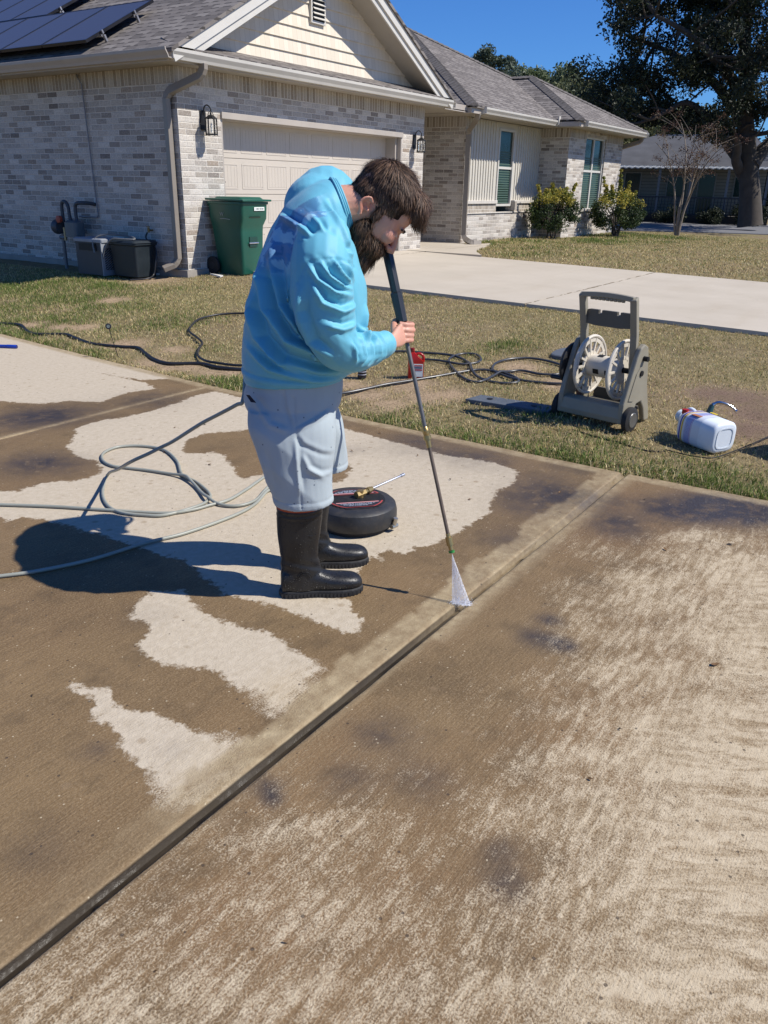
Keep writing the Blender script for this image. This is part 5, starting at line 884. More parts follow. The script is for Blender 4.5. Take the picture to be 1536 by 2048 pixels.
b = MB(); P0 = Vector((rx, ry, rz_)); b.tube(crom([P0 + ax * -.01 + Vector((0, 0, .205)), P0 + ax * .03 + Vector((0, 0, .212)), P0 + ax * .062 + Vector((0, 0, .19)), P0 + ax * .064 + Vector((0, 0, .14))], 5), .011, 8); b.build('handle', RJ, rj, smooth=True)
b = MB(); b.lathe(P0 + ax * -.034 + Vector((0, 0, .235)), [(.02, 0), (.02, .025), (.001, .027)], 14); b.build('cap', M_('red_cap', (.25, .01, .01), .4), rj)
b = MB(); b.obox(P0 + ax * .02 + ay * -.0395 + Vector((0, 0, .075)), ax, ay, (0, 0, 1), .04, .001, .055); lb = b.build('label', WHT, rj); 
for k, c_ in enumerate(((.42, .012, .008), (.04, .05, .08), (.42, .012, .008))): b = MB(); b.obox(P0 + ax * .02 + ay * -.0415 + Vector((0, 0, .115 - .018 * k)), ax, ay, (0, 0, 1), .034, .0008, .005); b.build('label_mark', M_('lbl%d' % k, c_, .5), lb)
# ---- white jug lying on its side
jc = Vector((5.50, 1.10, .0)); ja = Vector((.46, .80, .03)).normalized(); jz = Vector((0, 0, 1)); js = ja.cross(jz).normalized(); jz = js.cross(ja); jc.z = float(tz(jc.x, jc.y)) + .105
jg = thing('white_jug', 'white plastic jug with colourful label lying on its side in the grass', 'jug', (jc.x, jc.y, jc.z - .105), 0)
def jr(a, w, h, ox=0, oz=0, n=32, e=3.6):
    out = []
    for k in range(n):
        t_ = 2 * PI * k / n; c_, s_ = math.cos(t_), math.sin(t_); a_s = a * 1.06; w_s = w * 1.06; h_s = h * 1.04
        out.append(jc + ja * a_s + js * (ox + w_s * abs(c_) ** (2 / e) * (1 if c_ > 0 else -1)) + jz * (oz + h_s * abs(s_) ** (2 / e) * (1 if s_ > 0 else -1)))
    return out
JW = M_('white_hdpe', (.70, .76, .82), .38, var=.04, vs=4, dirt=.05, spec=.4)
b = MB(); b.rings([jr(-.168, .06, .06), jr(-.168, .085, .080), jr(-.163, .096, .093), jr(-.15, .102, .10), jr(-.02, .103, .102), jr(.09, .103, .102), jr(.115, .098, .097), jr(.145, .075, .075, 0, .005), jr(.165, .045, .045, .02, .02), jr(.175, .035, .034, .03, .03, e=2), jr(.20, .034, .033, .03, .03, e=2)]); jb = b.build('jug_body', JW, jg, smooth=True, ang=60)
b = MB(); b.rings([jr(.20, .04, .04, .03, .03, e=2), jr(.235, .04, .04, .03, .03, e=2)]); b.build('cap', M_('pale_cap', (.62, .70, .74), .4), jg)
b = MB(); b.tube(crom([jc + ja * .10 + jz * .10 + js * .0, jc + ja * .14 + jz * .105, jc + ja * .175 + jz * .07, jc + ja * .17 + jz * .05], 5), .016, 10); b.build('carry_handle', JW, jg, smooth=True)
b = MB(); b.rings([jr(-.1695, .07, .068), jr(-.1715, .07, .068), jr(-.1715, .062, .06), jr(-.1695, .062, .06)], cap=False); b.build('base_rim', JW, jg); b = MB(); b.obox(jc + ja * -.170, js, jz, ja, .06, .003, .002); b.build('base_rib', JW, jg)
t = NT('jug_label'); uv_ = t.coord('Object'); sx = t.n('SeparateXYZ'); dp = t.n('VectorMath', operation='DOT_PRODUCT'); t.set(dp.inputs[0], t.coord('World')); dp.inputs[1].default_value = ja; a_ = t.math('SUBTRACT', dp.outputs['Value'], float(jc.dot(ja)))
dp2 = t.n('VectorMath', operation='DOT_PRODUCT'); t.set(dp2.inputs[0], t.coord('World')); dp2.inputs[1].default_value = js; b_ = t.math('SUBTRACT', dp2.outputs['Value'], float(jc.dot(js)))
sl_ = t.math('ADD', a_, t.math('MULTIPLY', b_, .18)); colr = t.ramp(t.math('MULTIPLY_ADD', sl_, 5.2, .42), [(0, (.62, .66, .72)), (.34, (.62, .66, .72)), (.36, (.30, .05, .25)), (.375, (.55, .60, .70)), (.40, (.42, .20, .42)), (.42, (.34, .38, .62)), (.60, (.40, .44, .62)), (.66, (.62, .64, .68)), (.74, (.66, .40, .03)), (.80, (.66, .62, .40)), (.83, (.04, .02, .32)), (.90, (.65, .68, .74)), (.96, (.36, .10, .06))], 'CONSTANT')
ln = t.math('MULTIPLY', t.math('GREATER_THAN', t.math('FRACT', t.math('MULTIPLY', a_, 95.)), .6), t.math('GREATER_THAN', t.noise(t.coord('World', 60), 3, 2), .48)); reg = t.math('MULTIPLY', t.math('GREATER_THAN', sl_, -.01), t.math('LESS_THAN', sl_, .045))
colr = t.mix(t.math('MULTIPLY', t.math('MULTIPLY', ln, reg), .5), colr, (.12, .10, .3)); t.P(Base_Color=colr, Roughness=.4)
b = MB(); b.rings([jr(-.055, .1036, .1026), jr(.092, .1036, .1026), jr(.114, .0985, .0976)], cap=False); b.build('jug_label', t.m, jg, smooth=True)
b = MB(); b.obox(jc + ja * .02 + jz * .1045 + js * -.055, ja, js, jz, .036, .024, .0008); b.build('label_panel', M_('label_orange', (.42, .16, .07), .5), jg)
for k in range(3): b = MB(); b.lathe(jc + ja * (.012 - .0 * k) + jz * .1035 + js * (.082 + 0 * k) + ja * (.018 * (k - 1)), [(.012, 0), (.012, .0015), (.001, .0015)], 12); b.build('label_dot', M_('label_yellow', (.72, .52, .03), .5), jg)
b = MB(); b.lathe(jc + ja * .13 + jz * .085 + js * -.055, [(.022, 0), (.022, .03), (.001, .032)], 14); b.build('red_spout', M_('red_plastic', (.42, .012, .008), .3), jg)
# grey sprayer head behind the jug
sp0 = Vector([(6.121, 1.209, 0.055)][0]); sh_ = thing('hose_nozzle', 'teal and chrome hose nozzle standing in the grass behind the white jug', 'nozzle', tuple(sp0)); b = MB(); b.tube([sp0, sp0 + Vector((.02, .0, .05)), sp0 + Vector((.03, -.01, .10))], [.022, .024, .018], 10); b.build('grip', M_('teal_plastic', (.03, .09, .10), .4), sh_, smooth=True)
b = MB(); p = sp0 + Vector((.03, -.01, .10)); b.tube(crom([p, p + Vector((.03, -.04, .02)), p + Vector((.06, -.11, .0)), p + Vector((.07, -.16, -.035))], 4), [.016, .014, .012, .012, .012, .011, .011, .011, .010, .010, .010, .010, .014], 10); b.build('barrel', M_('chrome', (.6, .62, .62), .15, 1.), sh_, smooth=True)
b = MB(); b.tube(crom(gl([(5.235, 1.26, 0.014), (5.212, 1.126, 0.012), (5.225, 0.989, 0.012), (5.305, 0.931, 0.016), (5.521, 0.855, 0.026), (5.771, 0.78, 0.037), (6.048, 0.703, 0.049)], .02), 5), .004, 6); tag(b.build('thin_cable', BLK, None, True), 'thin black cable running through the grass past the white jug to the right edge', 'cable')
b = MB(); b.tube(crom(gl([(5.322, 1.935, 0.02), (5.274, 1.752, 0.017), (5.249, 1.601, 0.015), (5.183, 1.376, 0.011), (5.235, 1.26, 0.014)], .006), 5), .007, 6); tag(b.build('soaker_hose', BLK, None, True), 'short black soaker hose half hidden in grass before the reel cart', 'hose')
# dark bag casting the shade at the right edge
p = Vector([(5.696, 0.503, 0.032)][0]); b = MB(); b.lathe(p, [(.001, 0), (.13, .005), (.16, .08), (.15, .2), (.10, .30), (.03, .35), (.001, .36)], 18); b.V = [(v[0] + .03 * math.sin(v[2] * 31 + v[1] * 20), v[1] + .03 * math.sin(v[0] * 27), v[2]) for v in b.V]; tag(b.build('black_bag', M_('bag_black', (.02, .02, .022), .5, bump=.4, bs=20), None, True), 'dark lumpy bag on the lawn just at the right edge of the view', 'bag')
# ---- hose reel cart
o_ = Vector((5.56, 1.89, .022)); wx = Vector((-.19, -.98, 0)).normalized(); wy = Vector((.98, -.19, 0)).normalized(); wz = Vector((0, 0, 1))
rc = thing('hose_reel_cart', 'taupe and cream plastic hose reel cart with black wheels on the grass', 'hose reel', tuple(o_))
def LP(x, y, z): return o_ + wx * x + wy * y + wz * z
def bx_(b, x0, x1, y0, y1, z0, z1): return b.obox(LP((x0 + x1) / 2, (y0 + y1) / 2, (z0 + z1) / 2), wx, wy, wz, (x1 - x0) / 2, (y1 - y0) / 2, (z1 - z0) / 2)
TP = M_('cart_taupe', (.27, .245, .185), .5, var=.08, vs=4, dirt=.15); TPD = M_('cart_dark', (.10, .092, .075), .5, var=.1, dirt=.1); CRM = M_('reel_cream', (.62, .565, .47), .5, var=.06, vs=5, dirt=.15); RB = M_('rubber', (.016, .016, .017), .75)
# crossbar front
b = MB(); b.prism([LP(-.25, -.05, z) if k == 0 else LP(-.25, y, z) for k, (y, z) in enumerate([(-.05, .06), (-.055, .10), (-.04, .175), (.03, .19), (.06, .17), (.06, .06)])], wx * .50); b.build('front_beam', TP, rc, bevel=.008)
b = MB(); bx_(b, -.2, .2, .10, .34, .10, .125); bx_(b, -.2, .2, .33, .345, .1, .2); b.build('rear_tray', TPD, rc, bevel=.004)
for s in (-1, 1):
    prof = [(-.055, .06), (-.05, .20), (-.0, .34), (.06, .50), (.10, .575), (.15, .60), (.20, .575), (.225, .50), (.26, .30), (.33, .10), (.35, .03), (.28, .03), (.24, .13), (.19, .19), (.13, .18), (.09, .10), (.05, .06)]
    xs_ = .225 if s > 0 else -.265; b = MB(); b.prism([LP(xs_, y, z) for y, z in prof], wx * .04); b.build('side_plate', TP, rc, bevel=.01)
    b = MB(); xr = xs_ + (.04 if s > 0 else -.006); b.prism([LP(xr, y, z) for y, z in [(.0, .22), (.07, .40), (.12, .45), (.17, .42), (.19, .32), (.14, .24), (.06, .21)]], wx * .006); b.build('side_boss', TP, rc, bevel=.002)
    # uprights
    xu = s * .198; b = MB(); b.tube([LP(xu, .145, .38), LP(xu, .10, .66), LP(xu, .04, .885), LP(xu, .03, .91)], 1, sec=[(-.024, -.028), (.024, -.028), (.024, .028), (-.024, .028)]); b.build('upright', TP, rc, bevel=.008)
    # wheels
    b = MB(); xw = .262 if s > 0 else -.31; prof_ = [(.02, 0), (.07, .002), (.088, .008), (.092, .025), (.088, .042), (.07, .048), (.02, .05)]; R3 = Matrix((wx, wy, wz)).transposed()
    rs = [[LP(xw + h, .02, .09) + wy * (r_ * math.cos(2 * PI * k / 28)) + wz * (r_ * math.sin(2 * PI * k / 28)) for k in range(28)] for r_, h in prof_]; b.rings(rs); w_ = b.build('wheel', RB, rc, smooth=True, ang=40)
    b = MB(); hx = xw + (.0485 if s > 0 else -.004); b.rings([[LP(hx + h, .02, .09) + wy * (r_ * math.cos(2 * PI * k / 20)) + wz * (r_ * math.sin(2 * PI * k / 20)) for k in range(20)] for r_, h in ((.055, 0), (.05, .005), (.02, .003))]); b.build('hubcap', M_('hub_grey', (.10, .10, .095), .4), w_)
# handle with grip and the slotted cross panel
b = MB(); P = [LP(x, .03, .90 + .012 * (1 - (x / .2) ** 2)) for x in np.linspace(-.20, .20, 15)]; b.tube(P, 1, sec=[(-.02, -.017), (.02, -.017), (.02, .017), (-.02, .017)]); b.build('handle_bar', TP, rc, bevel=.005)
b = MB()
for k in range(9): x = -.12 + k * .03; b.tube([LP(x - .010, .03, .884), LP(x + .010, .03, .884)], .012, 8)
b.build('grip_ribs', TP, rc)
b = MB(); pr = [(-.19, .79), (-.16, .80), (-.085, .80), (-.085, .775), (-.06, .775), (-.06, .80), (.06, .80), (.06, .775), (.085, .775), (.085, .80), (.16, .80), (.19, .79), (.19, .70), (.10, .69), (-.10, .69), (-.19, .70)]; b.prism([LP(x, .075, z) for x, z in pr], wy * .03); b.build('cross_panel', TPD, rc, bevel=.003)
# reel
CZ = .40; CY = .13
def ringp(x, r_, k, n): return LP(x, CY, CZ) + wy * (r_ * math.cos(2 * PI * k / n)) + wz * (r_ * math.sin(2 * PI * k / n))
b = MB(); b.rings([[ringp(x, r_, k, 28) for k in range(28)] for x, r_ in ((-.13, .078), (.13, .078))]); dr_ = b.build('reel_drum', CRM, rc, smooth=True, ang=40)
for x in (-.045, .05):
    for a in (100, 200, 320): b = MB(); aa = math.radians(a); u_ = wy * math.cos(aa) + wz * math.sin(aa); v_ = wx.cross(u_); b.obox(LP(x, CY, CZ) + u_ * .0765, wx, v_, u_, .022, .018, .004); b.build('drum_slot', BLK, dr_)
for x in (-.135, .125):
    b = MB(); n = 48; P = [ringp(x, .205, k, n) for k in range(n)]; b.tube(P, .0125, 8, closed=True)
    b.rings([[ringp(x - .005, .19, k, n) for k in range(n)], [ringp(x + .005, .19, k, n) for k in range(n)], [ringp(x + .005, .165, k, n) for k in range(n)], [ringp(x - .005, .165, k, n) for k in range(n)]], closed=True)
    b.rings([[ringp(x - .006, .10, k, n) for k in range(n)], [ringp(x + .006, .10, k, n) for k in range(n)], [ringp(x + .006, .075, k, n) for k in range(n)], [ringp(x - .006, .075, k, n) for k in range(n)]], closed=True)
    for k in range(14): a = 2 * PI * k / 14; u_ = wy * math.cos(a) + wz * math.sin(a); v_ = wx.cross(u_); b.obox(LP(x, CY, CZ) + u_ * .135, wx, v_, u_, .008, .007, .056)
    b.build('reel_flange', CRM, rc, smooth=True, ang=30)
b = MB(); b.rings([[ringp(x, r_, k, 12) for k in range(12)] for x, r_ in ((-.26, .02), (.28, .02))]); b.build('axle', BLK, rc)
b = MB(); b.rings([[ringp(x, r_, k, 28) + wz * -.02 for k in range(28)] for x, r_ in ((-.305, .145), (-.29, .16), (-.275, .16), (-.27, .15))]); b.build('crank_disc', M_('crank_black', (.02, .02, .022), .5), rc, smooth=True, ang=40)
b = MB(); b.cyl(LP(-.30, CY - .08, CZ - .12), LP(-.40, CY - .08, CZ - .12), .016, 12); b.build('crank_grip', M_('crank_black', (.02, .02, .022), .5), rc, smooth=True)
b = MB(); b.cyl(LP(.265, CY + .02, CZ + .1), LP(.30, CY + .02, CZ + .1), .018, 12); b.build('side_knob', BLK, rc)
b = MB(); b.tube([LP(-.15, .06, .13), LP(-.15, .03, .26)], .022, 10); b.build('hose_inlet', M_('rust_brown', (.12, .05, .03), .5), rc)
# ---- surface cleaner disc
dc = Vector((3.085, 2.215, 0)); sc = thing('surface_cleaner', 'round black surface cleaner housing with red edged decals lying on the concrete', 'surface cleaner', tuple(dc))
SK = M_('skirt_black', (.028, .029, .032), .5, var=.2, vs=8, bump=.25, dirt=.18)
b = MB(); b.lathe(dc, [(.19, .025), (.205, .028), (.212, .05), (.212, .085), (.205, .115), (.19, .128), (.155, .132), (.001, .133)], 64); hs = b.build('housing', SK, sc, smooth=True, ang=35)
b = MB(); b.lathe(dc, [(.18, .004), (.185, .004), (.187, .026), (.18, .026)], 48); b.build('brush_skirt', RB, sc)
gdir = Vector((.72, -.69, 0)).normalized(); gn = Vector((.69, .72, 0))
for k in range(-8, 9):
    o = k * .0165; h = math.sqrt(max(0, .15 ** 2 - o * o)); b = MB(); c = dc + gn * o + Vector((0, 0, .1345)); b.obox(c, gdir, gn, (0, 0, 1), h, .0036, .0028); b.build('top_rib', SK, sc)
DR = M_('decal_red', (.45, .07, .06), .4); DP_ = M_('decal_pink', (.62, .30, .30), .4); DG = M_('decal_grey', (.33, .37, .45), .4); DB_ = M_('decal_black', (.02, .02, .025), .4)
for s in (-1, 1):
    o0, o1 = .052, .122; zt = .1382
    def arc(o): return math.sqrt(max(0, .142 ** 2 - o * o))
    outer = [dc + gn * (s * o) + gdir * (sg * arc(o)) + Vector((0, 0, zt)) for sg, os_ in ((-1, np.linspace(o0, o1, 8)), (1, np.linspace(o1, o0, 8))) for o in os_]
    b = MB(); b.prism(outer, (0, 0, .0012)); de = b.build('decal', DR, sc); cc = dc + gn * (s * .08) + Vector((0, 0, zt)); b = MB(); b.prism([cc + (p - cc) * .93 for p in outer], (0, 0, .0018)); b.build('decal_field', DB_, de)
    b = MB(); b.obox(dc + gn * (s * .064) + Vector((0, 0, zt + .0022)), gdir, gn, (0, 0, 1), .108, .0045, .0004); b.build('decal_stripe', DP_, de)
    rr_ = np.random.default_rng(3 + s)
    for row, hw in ((.079, .085), (.091, .07), (.103, .045)):
        x = -hw
        while x < hw:
            w = rr_.uniform(.004, .013); b = MB(); b.obox(dc + gn * (s * row) + gdir * x + Vector((0, 0, zt + .0022)), gdir, gn, (0, 0, 1), w / 2, .0032, .0004); b.build('decal_mark', DG, de); x += w + .004
BRS = M_('brass', (.50, .35, .14), .35, .85, dirt=.4); STL = M_('lance_steel', (.20, .185, .17), .42, .7)
gp = thing('swivel_wand', 'short brass fitting with steel wand resting on the black surface cleaner', 'wand', (dc.x, dc.y, .137)); wv = (Vector((3.50, 2.13, .185)) - Vector((3.17, 2.19, .158))).normalized(); ww = Vector((3.115, 2.205, .155))
b = MB(); b.cyl(ww - Vector((.028, -.006, 0)), ww + wv * .03, .019, 6); b.cyl(ww + Vector((0, 0, -.018)), ww + Vector((0, 0, .018)), .017, 12); b.build('swivel', BRS, gp)
b = MB(); b.tube([ww + wv * .03, ww + wv * .05, ww + wv * .051, ww + wv * .07, ww + wv * .071, ww + wv * .085], [.012, .012, .017, .017, .013, .013], 8); b.build('coupler', BRS, gp); b = MB(); b.tube([ww + wv * .085, ww + wv * .30, ww + wv * .301, ww + wv * .325], [.0065, .0065, .009, .009], 10); b.build('tube', M_('bright_steel', (.62, .62, .64), .25, .9), gp, smooth=True)
b = MB(); c = dc + Vector((-.205, -.10, .02)).normalized() * 0 + Vector((.03, -.215, .03)); b.cyl(c, c + Vector((.0, -.012, .045)), .012, 8); b.cyl(c + Vector((-.02, 0, .0)), c + Vector((.022, -.004, 0)), .012, 8); b.build('hose_fitting', M_('fitting_steel', (.45, .42, .36), .3, .8), sc)
# ---- leaves and twigs scattered on the concrete
LF = M_('dead_leaf', (.16, .085, .03), .7, var=.3, vs=30); LF2 = M_('dark_leaf', (.04, .028, .018), .8)
rl = np.random.default_rng(77); spots = [(1.24, 2.211, 0), (0.997, 0.903, 0), (0.78, 1.088, 0), (3.953, 0.576, 0), (3.702, 0.821, 0), (4.145, 1.541, 0), (4.318, 1.108, 0), (4.046, 2.989, 0), (4.048, 2.934, 0), (4.095, 2.872, 0), (4.225, 2.544, 0), (4.498, 3.02, 0), (3.916, 4.131, 0), (3.735, 4.241, 0), (4.158, 3.924, 0), (3.93, 3.51, 0), (3.311, 3.872, 0), (3.305, 3.467, 0), (4.162, 4.988, 0), (4.319, 5.475, 0), (3.732, 1.899, 0), (3.952, 2.15, 0), (2.783, 0.377, 0), (1.924, 0.531, 0), (2.206, 0.537, 0)]
for k, s in enumerate(spots):
    a = rl.uniform(0, 2 * PI); L_ = rl.uniform(.005, .012) * (1 + .9 * (s[0] > 2.5)) ; w = L_ * rl.uniform(.2, .5); u = Vector((math.cos(a), math.sin(a), 0)); v = Vector((-u.y, u.x, 0)); c = Vector((s[0], s[1], .003)); b = MB()
    b.add([c - u * L_, c - u * L_ * .3 + v * w + Vector((0, 0, .004)), c + u * L_ * .5 + v * w * .8 + Vector((0, 0, .003)), c + u * L_ + Vector((0, 0, .006)), c + u * L_ * .4 - v * w + Vector((0, 0, .005)), c - u * L_ * .4 - v * w * .8, c + Vector((0, 0, .001))], [(0, 1, 6), (1, 2, 6), (2, 3, 6), (3, 4, 6), (4, 5, 6), (5, 0, 6)])
    tag(b.build('fallen_leaf', LF if k % 3 else LF2), 'small dry leaf scrap lying on the driveway concrete', 'leaf', 'leaf scraps scattered on the driveway')
# ---- pressure washer lance and spray
NZ = Vector((2.672, 1.431, .218)); TOPG = Vector((2.742, 1.82, 1.36)); lv = (TOPG - NZ).normalized(); LLn = (TOPG - NZ).length
def onl(z): return NZ + lv * ((z - NZ.z) / lv.z)
la = thing('pressure_lance', 'long steel pressure washer lance with black grip held by the man', 'pressure washer lance', tuple(NZ))
b = MB(); b.tube([NZ + lv * .05, onl(.655)], .0075, 12); b.build('lower_tube', M_('worn_steel', (.17, .13, .10), .5, .5, dirt=.35, vs=30), la, smooth=True)
b = MB(); b.tube([onl(.66), onl(1.10)], .0085, 12); b.build('upper_tube', STL, la, smooth=True)
b = MB(); P = [onl(.625), onl(.655), onl(.656), onl(.672), onl(.673), onl(.690), onl(.691), onl(.706)]; b.tube(P, [.010, .011, .016, .016, .012, .0155, .0155, .010], 12); b.build('coupling', BRS, la, smooth=True, ang=30)
b = MB(); b.tube([onl(1.10), onl(1.105), onl(1.21), onl(1.215), onl(1.36), onl(1.44)], [.014, .021, .024, .019, .021, .019], 8); b.build('grip_sleeve', M_('grip_black', (.018, .02, .024), .32, spec=.6), la, smooth=True, ang=30)
b = MB(); b.tube([NZ + lv * .0, NZ + lv * .02, NZ + lv * .021, NZ + lv * .055, NZ + lv * .056, NZ + lv * .07], [.010, .010, .015, .015, .010, .009], 12); b.build('nozzle_coupler', BRS, la, smooth=True, ang=30)
b = MB(); b.tube([NZ + lv * -.012, NZ + lv * -.003], .0125, 12); b.build('nozzle_tip', M_('green_tip', (.03, .22, .04), .4), la)
gt = onl(1.44); b = MB(); b.tube([gt, gt + lv * .05, gt + lv * .07 + Vector((.05, -.02, .04)), gt + lv * .05 + Vector((.11, -.05, .03))], [.02, .026, .024, .02], 10); b.build('gun_body', M_('grip_black', (.018, .02, .024), .32), la, smooth=True)
# spray fan
T0 = NZ + lv * -.014; G0 = Vector((2.632, 1.395, .012)) ; sa = Vector([(2.629, 1.391, 0)][0]); sb = Vector([(2.656, 1.316, 0)][0]); sa.z = sb.z = .002
t = NT('water_spray'); co = t.coord('World'); n_ = t.noise(t.coord('World', (60, 60, 6)), 4, 4, .7)
em = t.math('MULTIPLY_ADD', n_, 1.5, -.42, clamp=True); t.P(Base_Color=(.93, .95, 1), Roughness=.35, Alpha=em, Specular_IOR_Level=.6, Subsurface_Weight=0.); WS = t.m
b = MB(); m_ = 14; rs = []
fn = (sb - sa).cross(lv).normalized()
for i in range(11):
    f = (i / 10) ** .9; a = T0.lerp(sa, f); c = T0.lerp(sb, f); th = .0015 + .010 * f; ring = []
    for k in range(m_): u = 2 * PI * k / m_; ring.append(a.lerp(c, .5 + .5 * math.cos(u)) + fn * (th * math.sin(u)))
    rs.append(ring)
b.rings(rs); spy = thing('water_spray', 'white fan of water blasting from the lance tip onto the joint', 'water spray', (G0.x, G0.y, 0)); b.build('fan', WS, spy, smooth=True)
rs_ = np.random.default_rng(9); V = []; Fs = []
b = MB()
for k in range(260):
    f = rs_.random(); c = sa.lerp(sb, rs_.random()); sp_d = Vector((rs_.normal(0, .022), rs_.normal(0, .016), 0)); c = c + sp_d + Vector((0, 0, abs(rs_.normal(0, .010)) + .002)); s = rs_.uniform(.0005, .0014) * (1.4 - min(1, sp_d.length * 20)); b.obox(c, (1, 0, 0), (0, 1, 0), (0, 0, 1), s, s, s)
tag(b.build('droplets', WS, spy), kind='stuff')
# foam streaks where it lands
b = MB()
for k in range(12):
    c = sa.lerp(sb, rs_.random()); a = rs_.uniform(0, 2 * PI); L_ = rs_.uniform(.008, .03); u = Vector((math.cos(a), math.sin(a) * .5, 0)); p = c + u * rs_.uniform(0, .012); b.tube([p + Vector((0, 0, .004)), p + u * L_ * .5 + Vector((0, 0, .006)), p + u * L_ + Vector((0, 0, .003))], [.002, .0016, .0005], 6)
tag(b.build('splash_foam', WS, spy, smooth=True), kind='stuff')
# ---------------- the man ----------------
BO = Vector((2.45, 2.03, 0)); BF = Vector((.70711, -.70711, 0)); BL = Vector((.70711, .70711, 0)); BZ = Vector((0, 0, 1))
def Bw(p): return BO + BF * p[0] + BL * p[1] + BZ * p[2]
man = thing('person', 'bearded man in light blue shirt, pale shorts and black boots bending over a lance', 'person', tuple(BO))
def ring(c, n, ra, rb, lat=(0, 1, 0), k=28, e=2.0, fr=1.0):
    """c, n, lat in body frame; ra sagittal radius, rb lateral radius, fr scales the front half"""
    c, n, lat = Vector(c), Vector(n).normalized(), Vector(lat); lat = (lat - n * lat.dot(n)).normalized(); sg = lat.cross(n); out = []
    for i in range(k):
        t = 2 * PI * i / k; a, s = math.cos(t), math.sin(t); x = ra * abs(a) ** (2 / e) * (1 if a > 0 else -1); y = rb * abs(s) ** (2 / e) * (1 if s > 0 else -1)
        if a > 0: x *= fr
        out.append(Bw(c + sg * x + lat * y))
    return out
def interp_rings(R_, n=4):
    out = []; m = len(R_)
    for i in range(m - 1):
        for j in range(n):
            t = j / n; g = lambda q: R_[max(0, min(m - 1, q))]
            out.append([.5 * ((2 * b) + (c - a) * t + (2 * a - 5 * b + 4 * c - d) * t * t + (3 * b - a - 3 * c + d) * t ** 3) for a, b, c, d in zip(g(i - 1), g(i), g(i + 1), g(i + 2))])
    out.append(R_[-1]); return out
def btube(b, pts, rad, n=14, sub=5):
    P = crom([Bw(p) for p in pts], sub); R2 = np.interp(np.linspace(0, len(pts) - 1, len(P)), range(len(pts)), rad); b.tube(P, list(map(float, R2)), n)
def ell(b, c, ax, rad, n=16):
    """ellipsoid: world centre, 3 world axes, 3 radii"""
    rs = []
    for i in range(n + 1):
        ph = PI * (i + .02) / (n + .04); rs.append([c + ax[0] * (rad[0] * math.cos(ph)) + (ax[1] * (rad[1] * math.cos(2 * PI * k / n)) + ax[2] * (rad[2] * math.sin(2 * PI * k / n))) * math.sin(ph) for k in range(n)])
    b.rings(rs)
def fuse(name, b, vox, it, m, parent, post=None, tex=True):
    o = mesh_np(name + '_raw', b.V, b.F, m); bm = bmesh.new(); bm.from_mesh(o.data); bmesh.ops.recalc_face_normals(bm, faces=bm.faces); bm.to_mesh(o.data); bm.free()
    r = o.modifiers.new('r', 'REMESH'); r.mode = 'VOXEL'; r.voxel_size = vox
    if it: s = o.modifiers.new('s', 'SMOOTH'); s.iterations = it; s.factor = .5
    dg = bpy.context.evaluated_depsgraph_get(); me = D.meshes.new_from_object(o.evaluated_get(dg)); me.name = name; old = o.data; D.objects.remove(o); D.meshes.remove(old)
    n = len(me.vertices); V = np.zeros(n * 3, np.float32); me.vertices.foreach_get('co', V); V = V.reshape(-1, 3).astype(float); N = np.zeros(n * 3, np.float32); me.vertices.foreach_get('normal', N); N = N.reshape(-1, 3).astype(float)
    if post: V = post(V, N, me)
    M = np.array(mat4(parent).inverted()); V = V @ M[:3, :3].T + M[:3, 3]; me.vertices.foreach_set('co', V.ravel().astype(np.float32)); me.polygons.foreach_set('use_smooth', [True] * len(me.polygons)); me.materials.clear(); me.update()
    return link(name, me, parent, [m] if not isinstance(m, list) else m), V
def tob(V):
    q = V - np.array(BO); return np.stack([q @ np.array(BF), q @ np.array(BL), q[:, 2]], -1)
def n3(P, s, seed=0):   # cheap 3d value noise from 2d slices
    return (vnoise(P[:, 0] + P[:, 2] * .73, P[:, 1] - P[:, 2] * .61, s, seed) + vnoise(P[:, 2] + P[:, 0] * .41, P[:, 1] + P[:, 0] * .57, s, seed + 7)) * .5
def seg_d(Q, pts):
    """distance of 2d points to a polyline, arc parameter"""
    P = np.array(pts); d = np.full(len(Q), 1e9); sd = np.zeros(len(Q)); tt = np.zeros(len(Q))
    for i in range(len(P) - 1):
        a, c = P[i], P[i + 1]; ab = c - a; t = np.clip(((Q - a) @ ab) / (ab @ ab), 0, 1); v = Q - a - t[:, None] * ab; dd = np.hypot(v[:, 0], v[:, 1]); s = np.sign(ab[0] * v[:, 1] - ab[1] * v[:, 0]); k = dd < d; d[k] = dd[k]; sd[k] = (s * dd)[k]; tt[k] = (i + t[k]) / (len(P) - 1)
    return d, sd, tt
# ---- materials
def cloth(name, c1, c2, sc=900, vs=5, rough=.75, spots=0):
    t = NT(name); co = t.coord('Object'); f = t.noise(co, vs, 4); col = t.mix(f, c1, c2); w = t.noise(co, sc, 2); col = t.mix(t.math('MULTIPLY', w, .25), col, tuple(c * .8 for c in c1))
    if spots:
        v = t.n('TexVoronoi', i_Vector=co, i_Scale=38.); vr = t.n('SeparateColor', i_Color=v.outputs['Color']); sp = t.math('MULTIPLY', t.math('LESS_THAN', v.outputs['Distance'], .13), t.math('GREATER_THAN', vr.outputs[0], .72)); col = t.mix(t.math('MULTIPLY', sp, .75), col, (.08, .10, .14))
    t.P(Base_Color=col, Roughness=rough, Specular_IOR_Level=.25, Sheen_Weight=.15); t.bump(t.math('ADD', w, t.math('MULTIPLY', t.noise(co, 40, 4), 1.2)), .25, .002); return t
t = cloth('shirt_knit', (.11, .41, .55), (.155, .48, .61)); at = t.n('Attribute', attribute_name='pr'); src_ = t.b.inputs['Base Color'].links[0].from_socket
